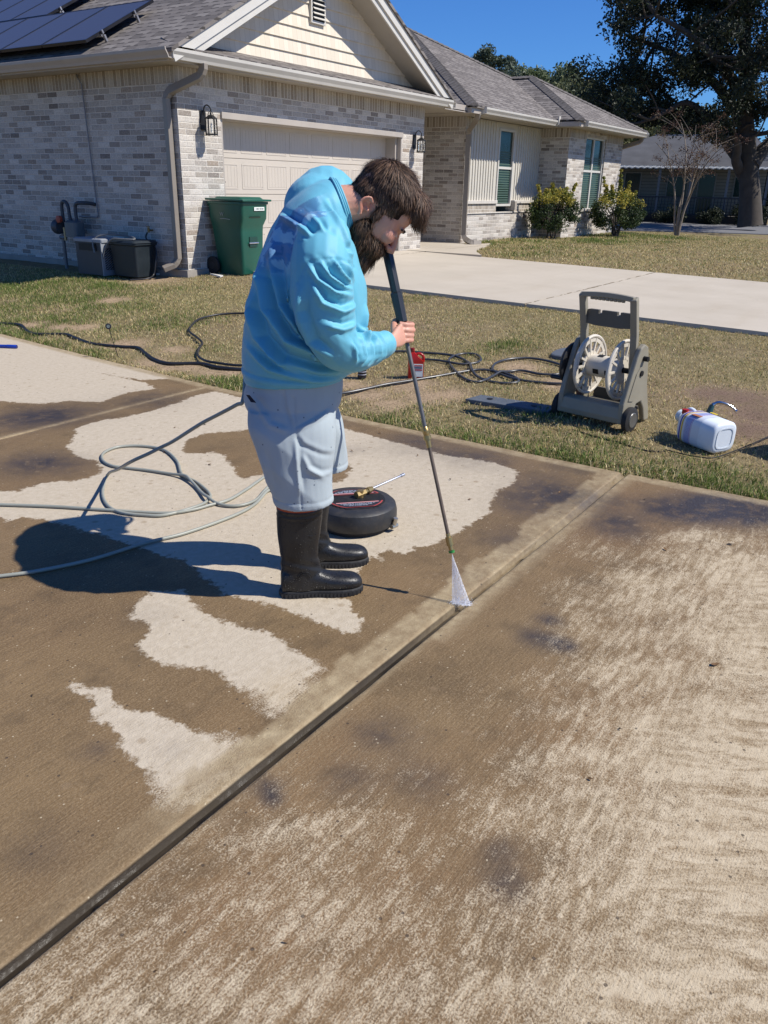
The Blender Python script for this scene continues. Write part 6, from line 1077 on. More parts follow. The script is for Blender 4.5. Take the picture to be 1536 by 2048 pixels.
pc = t.n('Attribute', attribute_name='pc'); t.set(t.b.inputs['Base Color'], t.mix(at.outputs['Fac'], src_, pc.outputs['Color'])); t.set(t.b.inputs['Roughness'], .55); t.set(t.b.inputs['Specular IOR Level'], .4); SHIRT = t.m
SHORT = cloth('shorts_cotton', (.34, .395, .42), (.44, .495, .515), 500, 7, .85, 1).m
t = NT('skin'); co = t.coord('Object'); f = t.noise(co, 14, 4); f2 = t.noise(co, 120, 3); at = t.n('Attribute', attribute_name='red'); c = t.mix(f, (.50, .245, .17), (.62, .335, .245)); c = t.mix(t.math('MULTIPLY', at.outputs['Fac'], .55), c, (.50, .15, .10)); t.P(Base_Color=c, Roughness=.48, Subsurface_Weight=.12, Subsurface_Radius=(.012, .005, .003), Specular_IOR_Level=.4); t.bump(t.math('ADD', f2, t.noise(co, 45, 3)), .3, .0015); SKIN = t.m
t = NT('boot_rubber'); co = t.coord('Object'); v = t.n('TexVoronoi', i_Vector=co, i_Scale=150.); vr = t.n('SeparateColor', i_Color=v.outputs['Color']); sz = t.n('SeparateXYZ', i_0=co).outputs[2]
low = t.math('MULTIPLY_ADD', sz, -9., 1.7, clamp=True); dr = t.math('MULTIPLY', t.ramp(v.outputs['Distance'], [(.18, 1), (.34, 0)]), t.math('GREATER_THAN', t.math('ADD', vr.outputs[0], t.math('MULTIPLY', low, .42)), .82)); f = t.noise(co, 9, 4)
t.P(Base_Color=t.mix(f, (.006, .006, .007), (.018, .018, .019)), Roughness=t.math('SUBTRACT', t.math('MULTIPLY_ADD', f, .3, .26), t.math('MULTIPLY', dr, .28)), Specular_IOR_Level=.5); t.bump(t.math('ADD', t.math('MULTIPLY', dr, 1.3), t.math('MULTIPLY', t.noise(co, 70, 4), .35)), .8, .003); BOOT = t.m
# ---- shirt
def shirt_folds(V, N, me):
    P = tob(V); nb = np.stack([N @ np.array(BF), N @ np.array(BL), N[:, 2]], -1); f, l, z = P.T; d = np.zeros(len(V)); near = np.clip(-nb[:, 1] * 2.2 + .2, 0, 1)
    Q = np.stack([f, z], -1)
    folds = [([(-0.125, -0.22, 1.388), (-0.141, -0.22, 1.288), (-0.124, -0.22, 1.176), (-0.064, -0.22, 1.078), (0.053, -0.22, 1.028), (0.146, -0.22, 1.015)], .015, .016, 0), ([(-0.168, -0.2, 1.285), (-0.183, -0.2, 1.173), (-0.162, -0.2, 1.076), (-0.083, -0.2, 0.998), (0.055, -0.2, 0.957), (0.149, -0.2, 0.95)], .012, .016, 0), ([(-0.087, -0.22, 1.437), (-0.105, -0.22, 1.321), (-0.084, -0.22, 1.201), (-0.019, -0.22, 1.104), (0.072, -0.22, 1.057)], .012, .014, 0), ([(-0.059, -0.22, 1.287), (-0.043, -0.22, 1.201), (0.009, -0.22, 1.121), (0.081, -0.22, 1.075)], .010, .013, 0),
     ([(-0.001, -0.3, 1.358), (0.033, -0.3, 1.302), (0.09, -0.3, 1.262), (0.157, -0.3, 1.245)], .011, .009, 1), ([(0.041, -0.3, 1.365), (0.073, -0.3, 1.312), (0.125, -0.3, 1.275), (0.162, -0.3, 1.262)], .011, .008, 1), ([(0.085, -0.3, 1.372), (0.116, -0.3, 1.32), (0.16, -0.3, 1.275)], .011, .008, 1), ([(0.137, -0.28, 1.36), (0.154, -0.28, 1.318), (0.176, -0.28, 1.276)], .008, .007, 1), ([(0.009, -0.3, 1.296), (0.046, -0.3, 1.228), (0.116, -0.3, 1.197), (0.187, -0.3, 1.214)], .012, .011, 1), ([(0.045, -0.3, 1.16), (0.116, -0.3, 1.138), (0.179, -0.3, 1.149)], .009, .01, 1), ([(-0.022, -0.3, 1.296), (-0.028, -0.3, 1.195), (0.009, -0.3, 1.09), (0.089, -0.3, 1.032)], .012, .012, 1),
     ([(0.164, -0.22, 1.125), (0.198, -0.22, 1.082), (0.206, -0.22, 1.036), (0.18, -0.22, 1)], .007, .007, 1), ([(0.197, -0.2, 1.121), (0.235, -0.2, 1.077), (0.239, -0.2, 1.032), (0.213, -0.2, 0.999)], .007, .006, 1), ([(0.236, -0.18, 1.11), (0.269, -0.18, 1.069), (0.27, -0.18, 1.028), (0.251, -0.18, 0.998)], .006, .006, 1), ([(0.272, -0.16, 1.103), (0.296, -0.16, 1.061), (0.297, -0.16, 1.023), (0.284, -0.16, 0.997)], .005, .005, 1), ([(0.146, -0.22, 1.096), (0.164, -0.22, 1.056), (0.165, -0.22, 1.015)], .007, .007, 1),
     ([(0.088, -0.2, 1.552), (0.135, -0.2, 1.463), (0.167, -0.2, 1.379)], .006, .009, 0), ([(0.03, -0.2, 1.511), (0.078, -0.2, 1.424), (0.134, -0.2, 1.357)], .006, .009, 0), ([(-0.012, -0.22, 1.438), (0.026, -0.22, 1.388), (0.075, -0.22, 1.363)], .006, .008, 0), ([(-0.038, -0.22, 1.218), (-0.018, -0.22, 1.148), (0.054, -0.22, 1.068)], .007, .010, 0), ([(-0.149, -0.22, 1.061), (-0.076, -0.22, 0.978), (0.052, -0.22, 0.934)], .007, .010, 0), ([(-0.071, -0.12, 1.499), (-0.001, -0.12, 1.458), (0.069, -0.12, 1.381)], .008, .011, 0), ([(0.07, -0.12, 1.467), (0.097, -0.12, 1.399), (0.179, -0.12, 1.373)], .007, .010, 0), ([(-0.018, -0.1, 1.414), (0.054, -0.1, 1.38), (0.164, -0.1, 1.345)], .006, .009, 0), ([(-0.214, -0.2, 1.04), (-0.13, -0.2, 0.969), (0.017, -0.2, 0.932), (0.145, -0.2, 0.921)], .008, .012, 0), ([(0.239, -0.05, 1.195), (0.226, -0.05, 1.101), (0.191, -0.05, 1.005)], .008, .010, 0)]
    for pts, amp, w, arm in folds:
        dd, sd, tt = seg_d(Q, [(p[0], p[2]) for p in pts]); tap = np.clip(np.sin(np.clip(tt, .02, .98) * PI) * 1.5, 0, 1); isarm = np.clip((-.225 - l) / .02, 0, 1) if arm else np.clip((l + .262) / .02 + 1, 0, 1); 
        if arm and pts[0][0] > .16: isarm = 1.0
        amp = amp * (1 if arm else 1.7); d += near * tap * isarm * amp * (np.exp(-(dd / w) ** 2) - .75 * np.exp(-((sd - 1.5 * w) / (w * 1.1)) ** 2) * (dd < 4 * w))
    wv = n3(P, 3.2, 4); ph = f * 16 + z * 26 + l * 9 + wv * 9; d += .0035 * (1 - np.abs(np.sin(ph))) * np.clip(n3(P, 5, 8) * 2.4 - .8, 0, 1)
    ph = f * 30 - z * 14 + l * 17 + n3(P, 4, 14) * 9; d += .0028 * (1 - np.abs(np.sin(ph))) * np.clip(n3(P, 6, 18) * 2.4 - .9, 0, 1)
    d += (n3(P, 9, 21) - .5) * .007
    # armhole seam
    dd, sd, tt = seg_d(Q, [(p[0], p[2]) for p in [(-0.034, -0.24, 1.289), (-0.019, -0.24, 1.331), (0.006, -0.24, 1.357), (0.055, -0.24, 1.368), (0.116, -0.24, 1.365), (0.161, -0.24, 1.35), (0.186, -0.24, 1.323)]]); d -= near * .0022 * np.exp(-(dd / .004) ** 2)
    # hem band
    hz = .896 + (f + .05) * -.07; d += .003 * np.exp(-((z - hz - .012) / .012) ** 4) - .003 * np.exp(-((z - hz - .028) / .003) ** 2)
    back = np.clip((-nb[:, 0] * 1.3 + nb[:, 2] * .5 - .25) * 3, 0, 1); m = back * np.clip(1 - ((z - 1.44) / .15) ** 4, 0, 1) * (np.abs(l + .02) < .19)
    ru_ = fbm(l * 1.2 + 3, z - f * .4, 8, 3); g1 = fbm(l + 9, z + f, 13, 5); msk = m * (ru_ > .50) * (z > 1.28)
    cols = np.where((g1 > .58)[:, None], [.015, .05, .24], np.where((g1 > .52)[:, None], [.10, .14, .36], np.where((g1 > .46)[:, None], [.03, .12, .40], [.34, .56, .74])))
    ca = me.attributes.new('pr', 'FLOAT', 'POINT'); ca.data.foreach_set('value', (np.clip(msk, 0, 1) * .68).astype(np.float32)); ca = me.attributes.new('pc', 'FLOAT_COLOR', 'POINT'); q = np.ones((len(V), 4), np.float32); q[:, :3] = cols; ca.data.foreach_set('color', q.ravel())
    return V + N * (d * 1.6)[:, None]
TL = (0, .97, .20)
torso = [((-.022, 0, .893), (-.07, 0, 1), .200, .212, (0, 1, 0)), ((-.005, 0, .95), (.05, 0, 1), .222, .228, (0, 1, 0)), ((.018, 0, 1.05), (.1, 0, 1), .234, .238, (0, 1, 0)), ((.036, 0, 1.15), (.12, 0, 1), .228, .238, (0, 1, 0)), ((.052, .0, 1.24), (.2, 0, 1), .216, .236, (0, 1, .05)), ((.070, .004, 1.33), (.38, 0, 1), .198, .228, (0, 1, .12)),
 ((.088, .01, 1.41), (.6, 0, .9), .172, .215, TL), ((.112, .015, 1.475), (.75, 0, .8), .142, .185, TL), ((.136, .018, 1.513), (.9, 0, .55), .114, .135, TL), ((.158, .012, 1.528), (.95, 0, .35), .097, .104, (0, 1, .05)), ((.170, .010, 1.532), (.95, 0, .33), .090, .096, (0, 1, 0))]
b = MB(); b.rings(interp_rings([ring(c, n, ra, rb, lt, 36, 2.15) for c, n, ra, rb, lt in torso], 5))
btube(b, [(.08, -.12, 1.43), (.07, -.19, 1.39), (.06, -.235, 1.32), (.062, -.262, 1.22), (.082, -.282, 1.13), (.112, -.285, 1.065), (.165, -.262, 1.036), (.225, -.212, 1.035), (.28, -.165, 1.040), (.327, -.128, 1.045)], [.10, .108, .112, .113, .099, .082, .072, .063, .054, .047], 18)
btube(b, [(.12, .08, 1.50), (.125, .15, 1.545), (.145, .225, 1.53), (.19, .305, 1.46), (.245, .345, 1.415), (.275, .28, 1.415), (.30, .20, 1.435), (.317, .15, 1.45)], [.11, .125, .112, .088, .070, .058, .050, .044], 18)
ell(b, Bw((.075, .09, 1.515)), (BF, BL, BZ), (.115, .13, .125))
fuse('shirt', b, .0058, 3, SHIRT, man, shirt_folds)
b = MB()
for k, (dx, r_) in enumerate(((0, .004), (.009, .002), (.018, .0))):
    P = ring((.160 + dx * .8, .010, 1.530 + dx * .25), (.95, 0, .33), .0965 + r_ - dx * .3, .0995 + r_ - dx * .3, (0, 1, 0), 40); b.tube(P, .0042, 8, closed=True)
b.build('collar', SHIRT, man, smooth=True)
# ---- shorts
def short_folds(V, N, me):
    P = tob(V); f, l, z = P.T; nb = N @ np.array(BL); near = np.clip(-nb * 2.2 + .3, 0, 1); d = np.zeros(len(V)); Q = np.stack([f, z], -1)
    for pts, amp, w in (([(-0.055, -0.22, 0.736), (-0.007, -0.22, 0.757), (0.06, -0.22, 0.784), (0.104, -0.22, 0.802)], .006, .008), ([(-0.051, -0.22, 0.736), (-0.027, -0.22, 0.689), (0.049, -0.22, 0.646), (0.107, -0.22, 0.623)], -.006, .010), ([(-0.046, -0.22, 0.72), (-0.044, -0.22, 0.6), (-0.032, -0.22, 0.476)], .008, .010), ([(-0.179, -0.22, 0.666), (-0.154, -0.22, 0.565), (-0.138, -0.22, 0.492)], .008, .012), ([(-0.02, -0.22, 0.599), (0.048, -0.22, 0.565), (0.102, -0.22, 0.552)], .006, .010), ([(-0.208, -0.22, 0.86), (-0.138, -0.22, 0.762), (-0.06, -0.22, 0.736)], .007, .012), ([(-0.028, -0.22, 0.659), (-0, -0.22, 0.598), (0.077, -0.22, 0.532)], .007, .010), ([(-0.086, -0.22, 0.904), (-0.077, -0.22, 0.818), (-0.053, -0.22, 0.743)], -.006, .008)):
        dd, sd, tt = seg_d(Q, [(p[0], p[2]) for p in pts]); tap = np.clip(np.sin(np.clip(tt, .02, .98) * PI) * 1.4, 0, 1); d += near * tap * amp * (np.exp(-(dd / w) ** 2) - .5 * np.exp(-((sd - 1.5 * w) / w) ** 2) * (dd < 4 * w))
    d += (n3(P, 8, 41) - .5) * .012 + .0055 * (1 - np.abs(np.sin(f * 24 + z * 19 + l * 15 + n3(P, 4, 44) * 9))) * np.clip(n3(P, 6, 48) * 2.2 - .7, 0, 1)
    hz = np.where(l < .01, .432, .470); d += .002 * (np.abs(z - hz) < .014) - .0025 * np.exp(-((z - hz - .018) / .003) ** 2)
    dd, sd, tt = seg_d(np.stack([f, z], -1), [(-.045, .86), (-.03, .43)]); d -= near * .003 * np.exp(-(dd / .003) ** 2)
    return V + N * d[:, None]
b = MB(); b.rings(interp_rings([ring((-.022, 0, .915), (0, 0, 1), .185, .198, k=36), ring((-.025, 0, .86), (0, 0, 1), .192, .205, k=36), ring((-.035, 0, .79), (0, 0, 1), .188, .21, k=36, e=2.3), ring((-.035, 0, .73), (0, 0, 1), .15, .19, k=36, e=2.4), ring((-.03, 0, .70), (0, 0, 1), .08, .12, k=36)], 4))
for s, R_ in ((-1, [(-.045, -.09, .80, .172, .12), (-.048, -.115, .73, .172, .128), (-.038, -.128, .64, .156, .130), (-.026, -.135, .54, .136, .124), (-.014, -.138, .46, .122, .118), (-.010, -.138, .418, .120, .116)]), (1, [(-.03, .09, .80, .165, .12), (.0, .115, .73, .165, .128), (.04, .13, .64, .152, .13), (.068, .14, .55, .138, .122), (.082, .145, .49, .128, .116), (.084, .145, .456, .124, .114)])):
    b.rings(interp_rings([ring((f, l, z), (-.05, 0, 1), ra, rb, k=32, e=2.2) for f, l, z, ra, rb in R_], 4))
fuse('shorts', b, .006, 3, SHORT, man, short_folds)
b = MB(); p0, p1 = [Bw((q[0], q[1], q[2])) for q in [(-0.22, -0.155, 0.867), (-0.184, -0.155, 0.841)]]; dv = (p1 - p0); b.add([p0 + BL * -.012, p0 + dv * .35 + BZ * .012 + BL * -.028, p1 + BL * -.035, p0 + dv * .45 - BZ * .013 + BL * -.028, p0 + dv * .4 + BL * .02], [(0, 1, 4), (1, 2, 4), (2, 3, 4), (3, 0, 4), (0, 3, 2, 1)]); b.build('pocket_opening', M_('pocket_dark', (.012, .014, .03), .9), man)
# ---- boots
def boot(cf, cl, yaw, nm_lab=None):
    ca, sa = math.cos(yaw), math.sin(yaw)
    def T(f, l, z): return Bw((cf + f * ca - l * sa, cl + f * sa + l * ca, z))
    def rg(f, l, z, ra, rb, k=28): return [T(f + ra * math.cos(2 * PI * i / k), l + rb * math.sin(2 * PI * i / k), z) for i in range(k)]
    b = MB(); b.rings(interp_rings([rg(.002, 0, .40, .094, .078), rg(.0, 0, .36, .093, .076), rg(-.004, 0, .28, .088, .070), rg(-.006, 0, .21, .080, .060), rg(-.002, 0, .15, .079, .052), rg(.004, 0, .10, .088, .050), rg(.004, 0, .03, .09, .048)], 4))
    fr = [(-.083, .026, .02, .08), (-.074, .042, .015, .12), (-.02, .048, .015, .15), (.04, .047, .015, .135), (.085, .049, .015, .108), (.13, .054, .015, .092), (.18, .056, .018, .086), (.22, .050, .02, .080), (.246, .036, .024, .068), (.258, .018, .03, .052)]
    rs = []
    for f, w, z0, z1 in fr:
        rr_ = []
        for i in range(24):
            a = 2 * PI * i / 24; y, zz = math.cos(a), math.sin(a); y = abs(y) ** .8 * (1 if y > 0 else -1); zz = abs(zz) ** (.7 if zz < 0 else 1) * (1 if zz > 0 else -1); rr_.append(T(f, w * y, (z0 + z1) / 2 + (z1 - z0) / 2 * zz))
        rs.append(rr_)
    b.rings(interp_rings(rs, 3))
    def bpost(V, N, me):
        P = V - np.array(T(0, 0, 0)); z = P[:, 2]; d = .0012 * np.sin(z * 260) * np.exp(-((z - .375) / .02) ** 2) + .0016 * (n3(P, 22, 3) - .5) + .0025 * np.sin(z * 120 + P[:, 0] * 60) * np.exp(-((z - .15) / .035) ** 2)
        return V + N * d[:, None]
    o, _ = fuse('boot', b, .0045, 4, BOOT, man, bpost)
    out = []; n = 40
    for f, w in ((-.094, .0), (-.085, .030), (-.06, .043), (-.02, .046), (.03, .045), (.07, .047), (.12, .057), (.17, .060), (.21, .054), (.24, .040), (.262, .015)): out.append((f, w))
    poly_ = [(f, w) for f, w in out] + [(f, -w) for f, w in out[::-1][0:-1]]; C_ = [T(f, w, 0) for f, w in poly_]
    b = MB(); cen_ = T(.08, 0, 0); b.rings([[cen_ + (p - cen_) * .985 for p in C_], [p + BZ * .004 for p in C_], [p + BZ * .024 for p in C_], [cen_ + (p - cen_) * .97 + BZ * .030 for p in C_]]); b.build('sole', M_('sole_rubber', (.018, .018, .019), .7, bump=.3), o, bevel=.002)
    for k in range(22):
        f = -.08 + k * .0155; w = float(np.interp(f, [p[0] for p in out], [p[1] for p in out])); b = MB(); b.obox(T(f, -w - .0005, .010), BF, BL, BZ, .0045, .002, .009); b.build('tread_lug', M_('sole_rubber', (.018, .018, .019), .7), o)
    b = MB(); b.rings([[p + BZ * 0 for p in rg(.002, 0, .398, .0955, .0795, 36)], rg(.002, 0, .416, .097, .081, 36), rg(.002, 0, .418, .088, .072, 36), rg(.002, 0, .40, .086, .070, 36)], closed=True); b.build('boot_liner', M_('orange_liner', (.45, .075, .02), .6), o, smooth=True)
    for r_ in (.030, .022):
        b = MB(); b.tube([T(.012 + r_ * math.cos(a), -float(np.interp(r_ * math.sin(a) + .085, [.05, .1, .15, .21], [.050, .0505, .0525, .060])) - .001, .095 + r_ * math.sin(a)) for a in np.linspace(.1, PI - .1, 14)], .0015, 6); b.build('ankle_emblem', BOOT, o, smooth=True)
    b = MB(); b.tube([T(.03 + .03 * math.cos(a), -.0655, .30 + .008 * math.sin(a)) for a in np.linspace(-2.6, .0, 10)], .0013, 6); b.build('shaft_ridge', BOOT, o)
    return o
boot(-.028, -.138, -.02); boot(.045, .128, .0)
# ---- body: head, neck, trunk, arms, hands, legs in one surface
HC = Vector((.345, .0, 1.535)); hu_ = Vector((.72, 0, .69)).normalized(); hw_ = Vector((.69, 0, -.72)).normalized()
HU = BF * hu_.x + BZ * hu_.z; HW = BF * hw_.x + BZ * hw_.z; HS = BL.copy(); HCw = Bw(HC)
def Hp(u, w, s=0): return HCw + HU * u + HW * w + HS * s
AX = (HU, HW, HS)
b = MB()
ell(b, Hp(.005, -.035), AX, (.112, .118, .088), 22); ell(b, Hp(-.06, .015), AX, (.115, .088, .074), 20); ell(b, Hp(-.135, .035), AX, (.058, .062, .058), 16); ell(b, Hp(-.178, .068), AX, (.028, .034, .036), 12); ell(b, Hp(.01, .055), AX, (.062, .052, .066), 16)
ell(b, Hp(-.028, .094), AX, (.013, .017, .052), 14)
b.tube([Hp(-.038, .094), Hp(-.06, .106), Hp(-.085, .119), Hp(-.104, .127), Hp(-.113, .112)], [.010, .0115, .0135, .0165, .011], 12)
for s in (-1, 1):
    ell(b, Hp(-.107, .109, s * .0155), AX, (.010, .014, .009), 10); ell(b, Hp(-.082, .066, s * .044), AX, (.032, .034, .026), 14)
    ell(b, Hp(-.055, .083, s * .032), AX, (.0125, .0135, .016), 12)
    ex, ey = -.078, -.074; ell(b, Hp(ex, ey, s * .090), (HU, (HW * .8 - HS * s * .6).normalized(), (HS * s * .8 + HW * .6).normalized()), (.030, .019, .0065), 14)
    b.tube(crom([Hp(ex - .026, ey + .006, s * .092), Hp(ex - .012, ey - .018, s * .100), Hp(ex + .016, ey - .020, s * .103), Hp(ex + .033, ey - .004, s * .101), Hp(ex + .024, ey + .014, s * .094)], 4), .0052, 8); ell(b, Hp(ex - .032, ey + .006, s * .090), AX, (.010, .009, .006), 10); ell(b, Hp(ex - .004, ey + .020, s * .086), AX, (.008, .006, .005), 8)
ell(b, Hp(-.141, .094), AX, (.0065, .013, .024), 12); ell(b, Hp(-.153, .090), AX, (.0075, .013, .021), 12)
btube(b, [(.10, .012, 1.49), (.15, .01, 1.515), (.20, .006, 1.525), (.26, 0, 1.53), (.31, 0, 1.52)], [.090, .084, .079, .076, .068], 20)
b.rings(interp_rings([ring(c, n, ra * .88, rb * .88, lt, 28, 2.1) for c, n, ra, rb, lt in torso[:-2]], 4))
btube(b, [(.08, -.12, 1.42), (.06, -.225, 1.32), (.082, -.272, 1.13), (.115, -.275, 1.068), (.20, -.225, 1.036), (.29, -.155, 1.042), (.330, -.128, 1.045), (.345, -.122, 1.046)], [.08, .075, .062, .052, .046, .034, .029, .030], 14)
btube(b, [(.09, .12, 1.50), (.10, .24, 1.52), (.235, .33, 1.41), (.30, .20, 1.435), (.322, .14, 1.452)], [.08, .075, .050, .036, .029], 14)
for s, P in ((-1, [(-.04, -.10, .82), (-.035, -.125, .6), (-.02, -.138, .40), (-.03, -.138, .12)]), (1, [(-.03, .10, .82), (.05, .135, .6), (.07, .14, .40), (.05, .128, .12)])): btube(b, P, [.085, .080, .062, .045], 14)
b.rings(interp_rings([ring((-.025, 0, .93), (0, 0, 1), .155, .165), ring((-.03, 0, .80), (0, 0, 1), .14, .155), ring((-.03, 0, .74), (0, 0, 1), .10, .12)], 3))
def hand(b, L0, W0, sd, thumb_up=1):
    """L0: point on the lance at the palm, W0 wrist (world), sd: +1 palm on the camera side"""
    n = -BL * sd; f = (L0 - W0); f = (f - lv * f.dot(lv)); f = (f - n * f.dot(n)).normalized()
    pc_ = L0 - f * .052 + n * .034
    rs = []
    for t, wdt, th in ((0, .026, .021), (.25, .031, .021), (.55, .038, .0195), (.85, .041, .0175), (1, .040, .014)):
        a = W0.lerp(L0 - f * .012 + n * .036, t); rs.append([a + lv * (wdt * math.cos(2 * PI * k / 16)) + n * (th * math.sin(2 * PI * k / 16)) for k in range(16)])
    b.rings(interp_rings(rs, 3))
    for k, (h, sh, rr_) in enumerate(((.033, .002, .0102), (.0115, .0, .0108), (-.010, -.009, .0102), (-.030, -.014, .0092))):
        q = L0 + lv * h; P = [q - f * .022 + n * .034, q + f * (.004 + sh) + n * .034, q + f * (.031 + sh) + n * .018, q + f * (.036 + sh) - n * .006, q + f * (.020 + sh) - n * .024, q + f * (.0 + sh) - n * .026]
        P = crom(P, 4); R_ = np.interp(np.linspace(0, 1, len(P)), [0, .2, .4, .6, .8, 1], [rr_ * 1.12, rr_ * 1.1, rr_, rr_ * 1.0, rr_ * .9, rr_ * .8]); b.tube(P, list(map(float, R_)), 10)
        ell(b, P[4] + n * .002, (f, lv, n), (.011, .0095, .0085), 8)
    q = L0 + lv * .03 * thumb_up; P = crom([W0.lerp(L0, .35) + lv * .018 * thumb_up - n * .0, q - f * .030 - n * .018, q - f * .002 - n * .026 + lv * .012 * thumb_up, q + f * .018 - n * .030 + lv * .016 * thumb_up], 4); b.tube(P, [float(v) for v in np.interp(np.linspace(0, 1, len(P)), [0, .5, 1], [.0165, .013, .0095])], 10)
R0 = onl(1.068); WR = Bw((.338, -.124, 1.045)); hand(b, R0, WR, 1)
L0_ = onl(1.425); WL = Bw((.318, .145, 1.452)); hand(b, L0_, WL, -1)
def face_post(V, N, me):
    Q = V - np.array(HCw); u, w, s = Q @ np.array(HU), Q @ np.array(HW), Q @ np.array(HS); d = np.zeros(len(V))
    for sg in (-1, 1):
        d -= .007 * np.exp(-((u + .040) ** 2 / .010 ** 2 + (s - sg * .030) ** 2 / .02 ** 2)) * (w > .05); d -= .004 * np.exp(-((u + .072) ** 2 / .008 ** 2 + (s - sg * .032) ** 2 / .018 ** 2)) * (w > .05)
        d -= .004 * np.exp(-((u + .118) ** 2 / .02 ** 2 + (s - sg * .030) ** 2 / .006 ** 2)) * (w > .05)
        d -= .006 * np.exp(-((u + .075) ** 2 + (w + .074) ** 2) / .010 ** 2) * (np.abs(s) > .085)
    hd = np.hypot(np.hypot(u, w), s) < .24; d += hd * (n3(Q, 60, 3) - .5) * .0012
    red = np.zeros(len(V)); 
    for (a, c, e_, r_) in ((-.085, .075, .045, .03), (-.10, .12, 0, .022), (-.078, -.075, .09, .035)): red += np.exp(-((u - a) ** 2 + (w - c) ** 2 + (np.abs(s) - e_) ** 2) / r_ ** 2)
    R1 = np.array(R0); red += .7 * np.exp(-((V - R1) ** 2).sum(1) / .05 ** 2) * (n3(V - R1, 30, 2))
    ca = me.attributes.new('red', 'FLOAT', 'POINT'); ca.data.foreach_set('value', np.clip(red, 0, 1).astype(np.float32)); return V + N * d[:, None]
bodyo, _ = fuse('body', b, .0034, 2, SKIN, man, face_post)
for s in (-1, 1):
    b = MB(); ell(b, Hp(-.0585, .0845, s * .032), AX, (.0105, .0125, .012), 14); e_ = b.build('eye', M_('eye_white', (.6, .58, .55), .2), man, smooth=True)
    b = MB(); ell(b, Hp(-.066, .0915, s * .032), AX, (.004, .0045, .005), 10); b.build('iris', M_('iris_brown', (.04, .025, .015), .2), e_, smooth=True)
for k, h in enumerate((.033, .0115, -.010, -.030)): pass
# ---- hair
t = NT('hair'); at = t.n('Attribute', attribute_name='gc'); t.P(Base_Color=at.outputs['Color'], Roughness=.6, Specular_IOR_Level=.3); HAIR = t.m
HB_ = NT('hair_base'); HB_.P(Base_Color=(.02, .012, .009), Roughness=.8, Specular_IOR_Level=.15); HB_ = HB_.m
def strands(name, V, N, keep, dirf, lenf, wd, cols, parent, seed, n, lift_=.3, grav=.3, segs=5):
    r = np.random.default_rng(seed); idx = np.nonzero(keep)[0]; idx = idx[r.integers(0, len(idx), n)]; p = V[idx] + r.normal(0, .0015, (n, 3)); nn_ = N[idx]
    Q = p - np.array(HCw); u, w, s = Q @ np.array(HU), Q @ np.array(HW), Q @ np.array(HS)
    d = dirf(u, w, s); clump = np.stack([n3(p * 1.0, 38, k + seed) - .5 for k in range(3)], -1); d = d + clump * 1.1 + r.normal(0, .10, (n, 3)); d -= nn_ * (d * nn_).sum(1)[:, None]; d /= np.linalg.norm(d, axis=1)[:, None] + 1e-9
    L_ = lenf(u, w, s) * r.uniform(.6, 1.25, n); side = np.cross(nn_, d); side /= np.linalg.norm(side, axis=1)[:, None] + 1e-9; w0 = wd * r.uniform(.6, 1.3, n); pts = []
    cur = p + nn_ * .0004; dd = d + nn_ * (lift_ * r.uniform(.4, 1.4, n))[:, None]
    for k in range(segs + 1):
        t = k / segs; ww = (w0 * (1 - t ** 2 * .9))[:, None]; pts += [cur - side * ww, cur + side * ww]; dd = dd + (np.array([0, 0, -1.]) * grav - nn_ * lift_ * .75) / segs * 1.3; dn = dd / (np.linalg.norm(dd, axis=1)[:, None] + 1e-9); cur = cur + dn * (L_ / segs)[:, None]
    A = np.stack(pts, 1); m = A.shape[1]; Vv = A.reshape(-1, 3); k0 = np.arange(n)[:, None] * m; q = np.arange(segs)[None] * 2; F_ = np.stack([k0 + q, k0 + q + 1, k0 + q + 3, k0 + q + 2], -1).reshape(-1, 4)
    o = mesh_np(name, Vv, F_, HAIR, parent, True); cols = np.array(cols); cc = cols[r.integers(0, len(cols), n)] * r.uniform(.6, 1.4, n)[:, None] * (.6 + .8 * n3(p, 30, 5 + seed))[:, None]; ca = o.data.attributes.new('gc', 'FLOAT_COLOR', 'POINT'); qq = np.ones((n * m, 4), np.float32); qq[:, :3] = np.repeat(cc, m, 0); ca.data.foreach_set('color', qq.ravel()); return o
hb = MB(); ell(hb, Hp(.028, -.030), AX, (.110, .124, .096), 22); ell(hb, Hp(.066, .062), AX, (.058, .060, .072), 16); ell(hb, Hp(.058, .098), AX, (.036, .030, .050), 14); ell(hb, Hp(-.020, -.095), AX, (.075, .055, .078), 16); ell(hb, Hp(-.05, -.085), AX, (.06, .045, .066), 14)
for s in (-1, 1): ell(hb, Hp(.012, -.02, s * .066), AX, (.045, .06, .028), 14); ell(hb, Hp(-.045, -.020, s * .080), AX, (.050, .015, .010), 10)
grab = {}
def hpost(V, N, me):
    P = V - np.array(HCw); V = V + N * ((n3(P, 26, 3) - .5) * .016 + (n3(P, 60, 5) - .5) * .006)[:, None]; grab['V'] = V.copy(); grab['N'] = N.copy(); return V
hbo, _ = fuse('hair', hb, .005, 2, HB_, man, hpost)
hU, hW, hS = np.array(HU), np.array(HW), np.array(HS)
def hdir(u, w, s):   # combed forward and outward from the crown, falling over the forehead
    a = np.clip((w + .02) / .1, 0, 1)[:, None]; fw = hW * 1.0; dn = -hU; sd = hS * np.sign(s)[:, None]; side = np.clip(np.abs(s) / .09, 0, 1)[:, None] ** 2; bk = np.clip((-w - .06) / .06, 0, 1)[:, None]
    return fw * (1 - .75 * bk) * (1 - .35 * side) + dn * (.15 + .7 * side + .9 * bk + .5 * a) + sd * .25
hc = [(.075, .042, .026), (.11, .062, .038), (.05, .028, .019), (.16, .095, .058), (.085, .055, .04)]
Vh, Nh = grab['V'], grab['N']; Qh = Vh - np.array(HCw); uh, wh, sh2 = Qh @ hU, Qh @ hW, Qh @ hS
